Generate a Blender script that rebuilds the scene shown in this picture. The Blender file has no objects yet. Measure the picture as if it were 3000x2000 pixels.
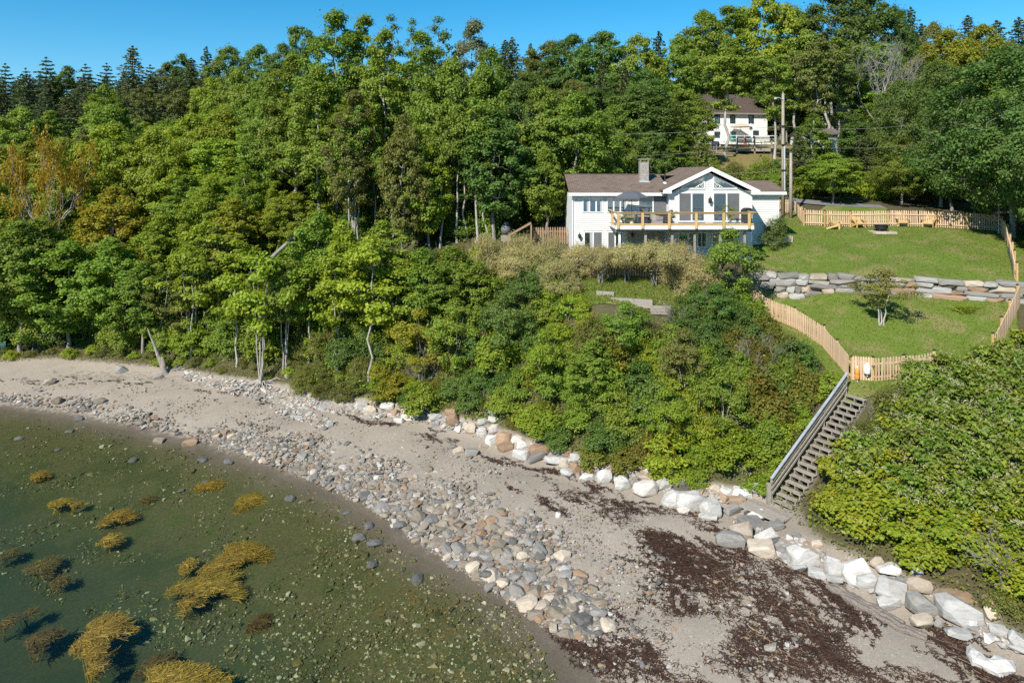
import bpy, math, random
import numpy as np
from mathutils import Vector, Matrix
R = np.random.RandomState(7)
random.seed(7)
SC = bpy.context.scene
COL = SC.collection

# ------------------------------------------------------------------ camera
CAMZ = 17.0
F = 2000.0                      # focal length in pixels of the 3000 px wide photograph
cd = bpy.data.cameras.new('camera')
cam = bpy.data.objects.new('camera', cd)
COL.objects.link(cam)
cam.location = (0, 0, CAMZ)
cam.rotation_euler = (math.radians(90), 0, 0)
cd.sensor_width = 36.0
cd.lens = 36.0 * F / 3000.0
cd.shift_y = -500.0 / 3000.0    # level camera with a lens shift, verticals stay vertical
cd.clip_start = 0.5
cd.clip_end = 3000
SC.camera = cam

# ------------------------------------------------------------------ sky and sun
LX, LY, LZ = 0.60, 0.90, -0.95  # direction the sunlight travels
w = bpy.data.worlds.new('World')
SC.world = w
w.use_nodes = True
wn = w.node_tree
sky = wn.nodes.new('ShaderNodeTexSky')
sky.sky_type = 'NISHITA'
sky.sun_disc = False
sky.sun_elevation = math.atan2(-LZ, math.hypot(LX, LY))
sky.sun_rotation = math.atan2(-LX, -LY)
sky.altitude = 0
sky.air_density = 1.0
sky.dust_density = 0.0
sky.ozone_density = 6.0
hs = wn.nodes.new('ShaderNodeHueSaturation')
hs.inputs['Hue'].default_value = 0.485
hs.inputs['Saturation'].default_value = 1.32
wn.links.new(sky.outputs[0], hs.inputs['Color'])
bg = wn.nodes['Background']
bg.inputs['Strength'].default_value = 0.105
wn.links.new(hs.outputs[0], bg.inputs['Color'])
sd = bpy.data.lights.new('sun', 'SUN')
sd.energy = 4.9
sd.angle = math.radians(0.55)
sd.color = (1.0, 0.945, 0.86)
sun = bpy.data.objects.new('sun', sd)
COL.objects.link(sun)
sun.rotation_euler = Vector((LX, LY, LZ)).to_track_quat('-Z', 'Y').to_euler()
SC.view_settings.view_transform = 'Standard'
SC.view_settings.look = 'None'
SC.view_settings.exposure = 0.52
SC.view_settings.gamma = 1.0
SC.view_settings.use_curve_mapping = False
cy = SC.cycles
SC.render.engine = 'CYCLES'
cy.max_bounces = 5
cy.diffuse_bounces = 3
cy.glossy_bounces = 2
cy.transmission_bounces = 3
cy.transparent_max_bounces = 8
cy.volume_bounces = 0
cy.use_denoising = False
cy.sample_clamp_indirect = 4.0
cy.caustics_reflective = False
cy.caustics_refractive = False

# ------------------------------------------------------------------ mesh helpers
ORG = {}                         # world origin of every thing's root

def pw(u, v, Y):
    return np.array(((u - 1500.0) * Y / F, Y, CAMZ - (v - 500.0) * Y / F))

def raw_mesh(name, V, faces, mats=(), midx=None, smooth=False):
    """faces: list of int arrays (n,3) / (n,4) or lists of tuples"""
    me = bpy.data.meshes.new(name)
    V = np.asarray(V, dtype=np.float32).reshape(-1, 3)
    st, tot, flat, mi = [], [], [], []
    off = 0
    for k, fa in enumerate(faces):
        if isinstance(fa, np.ndarray):
            n, c = fa.shape
            if n == 0:
                continue
            flat.append(fa.astype(np.int32).ravel())
            st.append(off + np.arange(n, dtype=np.int32) * c)
            tot.append(np.full(n, c, dtype=np.int32))
            off += n * c
            mi.append(np.full(n, 0 if midx is None else midx[k], dtype=np.int32))
        else:
            for t in fa:
                flat.append(np.array(t, dtype=np.int32))
                st.append(np.array([off], dtype=np.int32))
                tot.append(np.array([len(t)], dtype=np.int32))
                off += len(t)
                mi.append(np.array([0 if midx is None else midx[k]], dtype=np.int32))
    me.vertices.add(len(V))
    me.vertices.foreach_set('co', V.ravel())
    me.loops.add(off)
    me.loops.foreach_set('vertex_index', np.concatenate(flat))
    st, tot, mi = np.concatenate(st), np.concatenate(tot), np.concatenate(mi)
    me.polygons.add(len(st))
    me.polygons.foreach_set('loop_start', st)
    me.polygons.foreach_set('loop_total', tot)
    me.polygons.foreach_set('material_index', mi)
    me.polygons.foreach_set('use_smooth', np.full(len(st), smooth, dtype=bool))
    for m in mats:
        me.materials.append(m)
    me.update(calc_edges=True)
    me.validate()
    return me

def link(name, me, parent=None, loc=None):
    o = bpy.data.objects.new(name, me)
    COL.objects.link(o)
    if parent is not None:
        o.parent = parent
    if loc is not None:
        o.location = loc
    return o

def tag(o, label=None, cat=None, group=None, kind=None):
    if label: o['label'] = label
    if cat: o['category'] = cat
    if group: o['group'] = group
    if kind: o['kind'] = kind
    return o

def thing(name, label, cat, loc, group=None, rz=0.0):
    o = bpy.data.objects.new(name, None)
    COL.objects.link(o)
    o.empty_display_size = 0.2
    o.location = loc
    o.rotation_euler = (0, 0, rz)
    ORG[o.name] = np.array(loc, dtype=float)
    return tag(o, label, cat, group)

def origin_of(o):
    while o.parent is not None:
        o = o.parent
    return ORG.get(o.name, np.zeros(3))

class MB:
    """collects shapes into one mesh"""
    def __init__(s):
        s.V = []; s.Fs = []; s.n = 0
    def add(s, V, faces):
        V = np.asarray(V, dtype=float).reshape(-1, 3)
        s.V.append(V)
        for f in faces:
            if isinstance(f, np.ndarray):
                s.Fs.append(f + s.n)
            else:
                s.Fs.append([tuple(i + s.n for i in t) for t in f])
        s.n += len(V)
        return s
    BF = np.array([(0, 3, 2, 1), (4, 5, 6, 7), (0, 1, 5, 4), (1, 2, 6, 5), (2, 3, 7, 6), (3, 0, 4, 7)])
    def box(s, x0, x1, y0, y1, z0, z1):
        return s.add([(x0, y0, z0), (x1, y0, z0), (x1, y1, z0), (x0, y1, z0),
                      (x0, y0, z1), (x1, y0, z1), (x1, y1, z1), (x0, y1, z1)], [s.BF])
    def obox(s, c, ax, ay, az):
        c, ax, ay, az = map(np.asarray, (c, ax, ay, az))
        V = [c - ax - ay - az, c + ax - ay - az, c + ax + ay - az, c - ax + ay - az,
             c - ax - ay + az, c + ax - ay + az, c + ax + ay + az, c - ax + ay + az]
        return s.add(V, [s.BF])
    def beam(s, p0, p1, wd, ht, up=(0, 0, 1)):
        p0, p1 = np.asarray(p0, float), np.asarray(p1, float)
        d = p1 - p0; L = np.linalg.norm(d) + 1e-9; d = d / L
        up = np.asarray(up, float)
        sd_ = np.cross(d, up); n_ = np.linalg.norm(sd_)
        if n_ < 1e-5:
            sd_ = np.cross(d, (1, 0, 0)); n_ = np.linalg.norm(sd_)
        sd_ /= n_
        u2 = np.cross(sd_, d)
        return s.obox((p0 + p1) / 2, d * L / 2, sd_ * wd / 2, u2 * ht / 2)
    def tube(s, pts, rad, n=6, cap=True):
        V, fs = tube_np(pts, rad, n, cap)
        return s.add(V, fs)
    def prism(s, poly, y0, y1):
        """poly: list of (x,z) seen from -Y, extruded in Y"""
        n = len(poly)
        V = [(x, y0, z) for x, z in poly] + [(x, y1, z) for x, z in poly]
        fs = [tuple(range(n)), tuple(range(2 * n - 1, n - 1, -1))]
        fs += [(i, i + n, (i + 1) % n + n, (i + 1) % n) for i in range(n)]
        return s.add(V, [fs])
    def lathe(s, c, prof, n=12):
        """prof: list of (r,z)"""
        c = np.asarray(c, float)
        a = np.arange(n) * 2 * math.pi / n
        V = np.concatenate([np.stack([c[0] + r * np.cos(a), c[1] + r * np.sin(a), np.full(n, c[2] + z)], 1) for r, z in prof])
        q = []
        for k in range(len(prof) - 1):
            for i in range(n):
                j = (i + 1) % n
                q.append((k * n + i, k * n + j, (k + 1) * n + j, (k + 1) * n + i))
        caps = [tuple(range(n - 1, -1, -1)), tuple(range((len(prof) - 1) * n, len(prof) * n))]
        return s.add(V, [np.array(q), caps])
    def build(s, name, mat, parent=None, smooth=False, kind=None, label=None):
        V = np.concatenate(s.V)
        if parent is not None:
            V = V - origin_of(parent)
        mats = mat if isinstance(mat, (list, tuple)) else [mat]
        o = link(name, raw_mesh(name, V, s.Fs, mats, smooth=smooth), parent)
        if kind: o['kind'] = kind
        if label: o['label'] = label
        return o

def tube_np(pts, rad, n=6, cap=True):
    pts = np.asarray(pts, float)
    m = len(pts)
    rad = np.broadcast_to(np.asarray(rad, float), (m,))
    t = np.gradient(pts, axis=0)
    t /= np.linalg.norm(t, axis=1)[:, None] + 1e-9
    ref = np.array((0.31, 0.17, 0.93)) if abs(t[:, 2]).mean() < 0.8 else np.array((1.0, 0.1, 0.05))
    a = np.cross(t, ref); a /= np.linalg.norm(a, axis=1)[:, None] + 1e-9
    b = np.cross(t, a)
    ang = np.arange(n) * 2 * math.pi / n
    V = (pts[:, None, :] + rad[:, None, None] * (np.cos(ang)[None, :, None] * a[:, None, :] + np.sin(ang)[None, :, None] * b[:, None, :])).reshape(-1, 3)
    i = np.arange(n); j = (i + 1) % n
    q = np.concatenate([np.stack([k * n + i, k * n + j, (k + 1) * n + j, (k + 1) * n + i], 1) for k in range(m - 1)])
    fs = [q]
    if cap:
        fs.append([tuple(range(n - 1, -1, -1)), tuple(range((m - 1) * n, m * n))])
    return V, fs

# ------------------------------------------------------------------ materials
def newmat(name):
    m = bpy.data.materials.new(name)
    m.use_nodes = True
    nt = m.node_tree
    return m, nt, nt.nodes['Principled BSDF'], nt.nodes['Material Output']

def N(nt, typ, **kw):
    n = nt.nodes.new(typ)
    for k, v in kw.items():
        if k in n.inputs.keys() if hasattr(n.inputs, 'keys') else False:
            n.inputs[k].default_value = v
        else:
            setattr(n, k, v)
    return n

def ramp(nt, stops, interp='LINEAR'):
    r = nt.nodes.new('ShaderNodeValToRGB')
    cr = r.color_ramp
    cr.interpolation = interp
    while len(cr.elements) < len(stops):
        cr.elements.new(0.5)
    for e, (p, c) in zip(cr.elements, stops):
        e.position = p
        e.color = (c[0], c[1], c[2], 1.0) if not np.isscalar(c) else (c, c, c, 1.0)
    return r

def coords(nt, mode='Object'):
    if mode == 'World':
        g = nt.nodes.new('ShaderNodeNewGeometry')
        return g.outputs['Position']
    t = nt.nodes.new('ShaderNodeTexCoord')
    return t.outputs[mode]

def noise(nt, vec, scale, detail=4.0, rough=0.55, dist=0.0, stretch=None):
    if stretch is not None:
        mp = nt.nodes.new('ShaderNodeMapping')
        mp.inputs['Scale'].default_value = stretch
        nt.links.new(vec, mp.inputs['Vector'])
        vec = mp.outputs[0]
    n = nt.nodes.new('ShaderNodeTexNoise')
    n.inputs['Scale'].default_value = scale
    n.inputs['Detail'].default_value = detail
    n.inputs['Roughness'].default_value = rough
    n.inputs['Distortion'].default_value = dist
    nt.links.new(vec, n.inputs['Vector'])
    return n.outputs['Fac']

def mixc(nt, fac, a, b, typ='MIX'):
    m = nt.nodes.new('ShaderNodeMix')
    m.data_type = 'RGBA'
    m.blend_type = typ
    for sock, val in ((m.inputs[0], fac), (m.inputs[6], a), (m.inputs[7], b)):
        if isinstance(val, bpy.types.NodeSocket):
            nt.links.new(val, sock)
        elif np.isscalar(val):
            sock.default_value = val
        else:
            sock.default_value = (val[0], val[1], val[2], 1.0)
    return m.outputs[2]

def mth(nt, op, a, b=None, clamp=False):
    m = nt.nodes.new('ShaderNodeMath')
    m.operation = op
    m.use_clamp = clamp
    for s_, val in zip(m.inputs, (a, b)):
        if val is None: continue
        if isinstance(val, bpy.types.NodeSocket):
            nt.links.new(val, s_)
        else:
            s_.default_value = val
    return m.outputs[0]

def maprange(nt, v, a, b, c=0.0, d=1.0, smooth=True):
    m = nt.nodes.new('ShaderNodeMapRange')
    m.interpolation_type = 'SMOOTHSTEP' if smooth else 'LINEAR'
    nt.links.new(v, m.inputs[0])
    for i, x in enumerate((a, b, c, d)):
        m.inputs[i + 1].default_value = x
    return m.outputs[0]

def bump(nt, bsdf, h, strength=0.4, dist=0.05):
    b = nt.nodes.new('ShaderNodeBump')
    b.inputs['Strength'].default_value = strength
    b.inputs['Distance'].default_value = dist
    nt.links.new(h, b.inputs['Height'])
    nt.links.new(b.outputs[0], bsdf.inputs['Normal'])

def simple(name, c1, c2=None, scale=6.0, rough=0.7, spec=0.3, bmp=0.0, stretch=None, objvar=0.12, islandvar=0.0, mode='Object', metal=0.0, lo=0.35, hi=0.65, detail=5.0):
    m, nt, b, out = newmat(name)
    b.inputs['Roughness'].default_value = rough
    b.inputs['Specular IOR Level'].default_value = spec
    b.inputs['Metallic'].default_value = metal
    c2 = c2 or c1
    f = noise(nt, coords(nt, mode), scale, detail, 0.6, 0.0, stretch)
    r = ramp(nt, [(lo, c1), (hi, c2)])
    nt.links.new(f, r.inputs[0])
    colr = r.outputs[0]
    if objvar:
        oi = nt.nodes.new('ShaderNodeObjectInfo')
        v = maprange(nt, oi.outputs['Random'], 0, 1, 1 - objvar, 1 + objvar, False)
        colr = mixc(nt, 1.0, colr, v, 'MULTIPLY')
    if islandvar:
        g = nt.nodes.new('ShaderNodeNewGeometry')
        v = maprange(nt, g.outputs['Random Per Island'], 0, 1, 1 - islandvar, 1 + islandvar, False)
        colr = mixc(nt, 1.0, colr, v, 'MULTIPLY')
    nt.links.new(colr, b.inputs['Base Color'])
    if bmp:
        bump(nt, b, f, bmp, 0.03)
    return m

def leafmat(name, cols, objvar=0.18, huevar=0.016, trans=0.43, rough=0.5, spec=0.3):
    """cols: colours of single leaves; picked leaf by leaf, shifted a little plant by plant"""
    m, nt, b, out = newmat(name)
    g = nt.nodes.new('ShaderNodeNewGeometry')
    k = len(cols)
    r = ramp(nt, [(i / max(1, k - 1), c) for i, c in enumerate(cols)])
    nt.links.new(g.outputs['Random Per Island'], r.inputs[0])
    oi = nt.nodes.new('ShaderNodeObjectInfo')
    h = nt.nodes.new('ShaderNodeHueSaturation')
    nt.links.new(r.outputs[0], h.inputs['Color'])
    nt.links.new(maprange(nt, oi.outputs['Random'], 0, 1, 1 - objvar, 1 + objvar, False), h.inputs['Value'])
    # hue wanders with a scrambled copy of the plant's number
    sc = mth(nt, 'FRACT', mth(nt, 'MULTIPLY', oi.outputs['Random'], 37.7))
    nt.links.new(maprange(nt, sc, 0, 1, 0.5 - huevar, 0.5 + huevar, False), h.inputs['Hue'])
    nt.links.new(h.outputs[0], b.inputs['Base Color'])
    b.inputs['Roughness'].default_value = rough
    b.inputs['Specular IOR Level'].default_value = spec
    tr = nt.nodes.new('ShaderNodeBsdfTranslucent')
    br = mixc(nt, 1.0, h.outputs[0], (1.25, 1.2, 0.7), 'MULTIPLY')
    nt.links.new(br, tr.inputs['Color'])
    mx = nt.nodes.new('ShaderNodeMixShader')
    mx.inputs[0].default_value = trans
    nt.links.new(b.outputs[0], mx.inputs[1])
    nt.links.new(tr.outputs[0], mx.inputs[2])
    nt.links.new(mx.outputs[0], out.inputs['Surface'])
    return m

M = {}
M['white'] = simple('white_paint', (0.80, 0.79, 0.76), (0.74, 0.73, 0.70), 3.0, 0.55, 0.3, 0, objvar=0.03)
M['siding'] = simple('white_clapboard', (0.70, 0.67, 0.615), (0.63, 0.605, 0.555), 1.6, 0.6, 0.3, 0, stretch=(0.4, 1, 5), objvar=0.02)
M['cream'] = simple('shade_panel', (0.42, 0.38, 0.31), (0.36, 0.32, 0.26), 2.0, 0.8)  # beige darkened to carry the shade below the deck
M['cedar'] = simple('new_cedar', (0.54, 0.36, 0.215), (0.62, 0.45, 0.30), 5.0, 0.7, 0.2, 0.1, stretch=(3, 3, 0.5), objvar=0.14)
M['cedar_gold'] = simple('golden_cedar', (0.50, 0.315, 0.12), (0.58, 0.39, 0.17), 5.0, 0.6, 0.25, 0.1, stretch=(3, 3, 0.6), objvar=0.1)
M['fence_old'] = simple('weathered_fence', (0.24, 0.15, 0.09), (0.34, 0.23, 0.14), 5.0, 0.8, 0.2, 0.1, stretch=(3, 3, 0.5), objvar=0.22)
M['greywood'] = simple('grey_wood', (0.22, 0.19, 0.155), (0.36, 0.32, 0.27), 6.0, 0.8, 0.2, 0.2, stretch=(1, 4, 4), objvar=0.12)
M['rail'] = simple('grey_rail', (0.27, 0.29, 0.32), (0.36, 0.38, 0.41), 4.0, 0.5, 0.4, 0.0)
M['roof'] = None
M['metalroof'] = simple('brown_metal_roof', (0.085, 0.06, 0.05), (0.105, 0.075, 0.065), 2.0, 0.5, 0.4)
M['darkroof'] = simple('dark_shingle_roof', (0.10, 0.09, 0.08), (0.15, 0.13, 0.12), 8.0, 0.9)
M['black'] = simple('black_metal', (0.018, 0.018, 0.02), (0.03, 0.03, 0.032), 8.0, 0.5, 0.4)
M['dark'] = simple('dark_interior', (0.03, 0.032, 0.036), None, 3.0, 0.9)
M['screen'] = simple('insect_screen', (0.115, 0.115, 0.115), (0.14, 0.14, 0.138), 3.0, 0.6, 0.3)
M['chimney'] = simple('grey_block', (0.24, 0.21, 0.18), (0.36, 0.33, 0.30), 6.0, 0.9, 0.2, 0.3)
M['umbrella'] = simple('charcoal_canvas', (0.085, 0.09, 0.10), (0.10, 0.105, 0.115), 3.0, 0.85)
M['tan'] = simple('tan_canvas', (0.45, 0.38, 0.27), None, 3.0, 0.85)
M['redcloth'] = simple('red_canvas', (0.42, 0.13, 0.08), None, 3.0, 0.85)
M['bluecloth'] = simple('dark_blue_cover', (0.03, 0.045, 0.08), None, 3.0, 0.7)
M['wicker'] = simple('grey_wicker', (0.22, 0.20, 0.18), (0.34, 0.31, 0.28), 40.0, 0.8, 0.2, 0.4)
M['cushion'] = simple('pale_cushion', (0.68, 0.67, 0.63), (0.6, 0.6, 0.56), 4.0, 0.85)
M['orange'] = simple('orange_float', (0.80, 0.24, 0.04), (0.86, 0.32, 0.06), 5.0, 0.5)
M['steel'] = simple('pale_steel', (0.5, 0.52, 0.54), (0.42, 0.44, 0.46), 3.0, 0.45, 0.5)
M['tank'] = simple('shade_grey_tank', (0.12, 0.125, 0.13), (0.16, 0.165, 0.165), 3.0, 0.5, 0.4)  # grey set darker than the tank's own, shade put into the colour
M['teal'] = simple('teal_paint', (0.05, 0.32, 0.32), (0.07, 0.38, 0.36), 4.0, 0.5)
M['terracotta'] = simple('terracotta', (0.42, 0.17, 0.09), (0.48, 0.22, 0.12), 6.0, 0.8)
M['pole'] = simple('pole_wood', (0.27, 0.22, 0.17), (0.38, 0.33, 0.27), 5.0, 0.85, 0.2, 0.2, stretch=(3, 3, 0.4))
M['paver'] = simple('beige_paver', (0.44, 0.36, 0.29), (0.52, 0.44, 0.36), 9.0, 0.9, 0.2, 0.1)
M['asphalt'] = simple('asphalt', (0.16, 0.16, 0.165), (0.21, 0.21, 0.21), 5.0, 0.9, 0.2, mode='World')
M['driftwood'] = simple('driftwood', (0.13, 0.105, 0.085), (0.27, 0.23, 0.195), 5.0, 0.9, 0.15, 0.5, stretch=(0.6, 6, 6))
M['bark'] = simple('grey_bark', (0.17, 0.145, 0.12), (0.34, 0.31, 0.275), 5.0, 0.9, 0.15, 0.4, stretch=(1.5, 1.5, 0.4))
M['bark_pale'] = simple('pale_bark', (0.42, 0.39, 0.35), (0.26, 0.23, 0.2), 4.0, 0.9, 0.15, 0.3, stretch=(1.5, 1.5, 0.6))
M['bark_dark'] = simple('dark_bark', (0.10, 0.075, 0.055), (0.18, 0.14, 0.11), 5.0, 0.95, 0.1, 0.4)
M['deadwood'] = simple('silver_deadwood', (0.22, 0.20, 0.18), (0.34, 0.32, 0.29), 5.0, 0.9, 0.15, 0.3)

# leaves
M['lf_bright'] = leafmat('leaf_bright_green', [(0.255, 0.335, 0.025), (0.318, 0.391, 0.029), (0.187, 0.272, 0.025), (0.352, 0.396, 0.045)])
M['lf_mid'] = leafmat('leaf_mid_green', [(0.198, 0.274, 0.034), (0.255, 0.338, 0.038), (0.140, 0.217, 0.028), (0.312, 0.371, 0.054)])
M['lf_deep'] = leafmat('leaf_deep_green', [(0.119, 0.194, 0.039), (0.156, 0.230, 0.042), (0.089, 0.156, 0.033), (0.200, 0.275, 0.054)])
M['lf_olive'] = leafmat('leaf_olive', [(0.163, 0.184, 0.036), (0.210, 0.221, 0.044), (0.116, 0.147, 0.032), (0.247, 0.236, 0.068)])
M['lf_yellow'] = leafmat('leaf_yellow_green', [(0.26, 0.27, 0.022), (0.33, 0.31, 0.024), (0.19, 0.235, 0.022), (0.37, 0.29, 0.035)])
M['lf_gold'] = leafmat('leaf_golden', [(0.42, 0.265, 0.016), (0.36, 0.245, 0.02), (0.48, 0.31, 0.02), (0.28, 0.25, 0.025)])
M['lf_rust'] = leafmat('leaf_rusty', [(0.14, 0.19, 0.026), (0.30, 0.17, 0.035), (0.18, 0.20, 0.03), (0.26, 0.22, 0.04), (0.12, 0.17, 0.026), (0.16, 0.20, 0.03)])
M['lf_willow'] = leafmat('leaf_pale_willow', [(0.50, 0.45, 0.21), (0.40, 0.38, 0.13), (0.60, 0.55, 0.33), (0.46, 0.34, 0.16), (0.33, 0.34, 0.09)], huevar=0.008, objvar=0.1)
M['lf_knot'] = leafmat('leaf_knotweed', [(0.145, 0.215, 0.022), (0.19, 0.255, 0.026), (0.105, 0.17, 0.02), (0.24, 0.28, 0.04), (0.16, 0.225, 0.024)], objvar=0.14, trans=0.36)
M['lf_knoty'] = leafmat('leaf_knotweed_yellow', [(0.24, 0.29, 0.018), (0.30, 0.33, 0.022), (0.18, 0.25, 0.02), (0.35, 0.30, 0.03)], objvar=0.1, trans=0.36)
M['flower'] = leafmat('cream_flower', [(0.46, 0.45, 0.24), (0.54, 0.51, 0.31), (0.38, 0.39, 0.18)], objvar=0.05, trans=0.2)
M['lf_spruce'] = leafmat('needle_spruce', [(0.125, 0.156, 0.056), (0.163, 0.188, 0.069), (0.094, 0.125, 0.048), (0.200, 0.206, 0.088)], trans=0.2)
M['lf_pine'] = leafmat('needle_pine', [(0.114, 0.168, 0.072), (0.144, 0.198, 0.084), (0.084, 0.132, 0.060)], trans=0.2)
M['lf_young'] = leafmat('needle_young_spruce', [(0.12, 0.155, 0.026), (0.155, 0.185, 0.032), (0.09, 0.125, 0.024)], trans=0.12)
M['lf_silver'] = leafmat('leaf_silver_green', [(0.20, 0.235, 0.10), (0.29, 0.31, 0.19), (0.14, 0.18, 0.07), (0.37, 0.38, 0.27)])
M['lf_crab'] = leafmat('leaf_crabapple', [(0.252, 0.264, 0.048), (0.336, 0.324, 0.072), (0.192, 0.216, 0.048), (0.372, 0.300, 0.084)])
M['petal_red'] = leafmat('petal_crimson', [(0.35, 0.03, 0.10), (0.22, 0.02, 0.08), (0.08, 0.10, 0.02)])
M['petal_pink'] = leafmat('petal_pink', [(0.55, 0.15, 0.28), (0.6, 0.45, 0.45), (0.3, 0.08, 0.30)])
# ------------------------------------------------------------------ the lie of the land
def water_pt(u, v):
    Y = CAMZ * F / (v - 500.0)
    return ((u - 1500.0) * Y / F, Y)

SHORE_PX = [(0, 1195), (200, 1225), (330, 1252), (450, 1280), (560, 1305), (660, 1340), (740, 1365), (830, 1398), (930, 1430), (1010, 1462), (1075, 1505),
            (1130, 1560), (1200, 1600), (1290, 1648), (1360, 1695), (1440, 1740), (1510, 1775), (1555, 1830), (1600, 1885), (1660, 1950), (1700, 2000)]
SHORE = np.array([(-150, 54), (-110, 52.5), (-75, 51), (-52, 50)] + [water_pt(u, v) for u, v in SHORE_PX] + [(4.5, 19), (7, 14), (9, 8), (11, 0), (14, -12), (20, -32), (30, -60), (45, -100)])
BASE_Z = 1.4
BASE_PX = [(0, 1068), (150, 1060), (350, 1078), (480, 1088), (620, 1110), (750, 1128), (860, 1142), (980, 1162), (1100, 1180), (1200, 1200), (1300, 1222),
           (1400, 1245), (1480, 1270), (1560, 1300), (1650, 1330), (1750, 1362), (1850, 1388), (2000, 1415), (2100, 1432), (2180, 1450), (2260, 1488), (2330, 1560), (2420, 1625),
           (2560, 1695), (2680, 1740), (2800, 1790), (2920, 1870), (3000, 1935)]
def at_z(u, v, z):
    Y = (CAMZ - z) * F / (v - 500.0)
    return ((u - 1500.0) * Y / F, Y)
BASE = np.array([(-150, 64), (-110, 61), (-75, 58.5), (-52, 57)] + [at_z(u, v, BASE_Z) for u, v in BASE_PX] + [(17.5, 17.5), (19.5, 12), (22, 4), (25, -8), (31, -30), (42, -60), (58, -100)])

def resample(P, step):
    d = np.r_[0, np.cumsum(np.linalg.norm(np.diff(P, axis=0), axis=1))]
    s = np.arange(0, d[-1], step)
    return np.stack([np.interp(s, d, P[:, k]) for k in range(P.shape[1])], 1)

def normals2(P):
    t = np.gradient(P, axis=0)
    t /= np.linalg.norm(t, axis=1)[:, None]
    return np.stack([-t[:, 1], t[:, 0]], 1)     # left of travel = landward

ctrl = []
S3 = resample(SHORE, 3.0)
S3 = S3[(S3[:, 0] > -140) & (S3[:, 1] > -95)]
nrm = normals2(S3)
nrm = np.stack([np.convolve(np.pad(nrm[:, k], 2, 'edge'), np.ones(5) / 5, 'valid') for k in range(2)], 1)
for p in S3: ctrl.append((p[0], p[1], 0.0))
for off, z, st in ((-4, -0.42, 2), (-9, -0.95, 3), (-16, -1.55, 4), (-26, -2.3, 6), (-45, -3.6, 9), (-90, -6, 14)):
    for p, n in list(zip(S3, nrm))[::st]:
        q = p + n * off
        ctrl.append((q[0], q[1], z))
B3 = resample(BASE, 3.0)
B3 = B3[(B3[:, 0] > -140) & (B3[:, 1] > -95)]
for p in B3: ctrl.append((p[0], p[1], BASE_Z))
for off in (2.2, 4.6, 7.2, 10.0):          # the beach itself, an even slope between water and bank
    for p, n in zip(S3, nrm):
        q = p + n * off
        db = np.min(np.linalg.norm(B3 - q, axis=1)); ds = np.min(np.linalg.norm(S3 - q, axis=1))
        k_ = int(np.argmin(np.linalg.norm(B3 - q, axis=1))); k_ = min(max(k_, 1), len(B3) - 2)
        t_ = B3[k_ + 1] - B3[k_ - 1]
        if db > 1.3 and ds > off * 0.8 and (-t_[1] * (q - B3[k_])[0] + t_[0] * (q - B3[k_])[1]) < 0:
            ctrl.append((q[0], q[1], BASE_Z * (ds / (ds + db)) ** 0.92))
def C(u, Y, z): ctrl.append(((u - 1500.0) * Y / F, Y, z))
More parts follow.
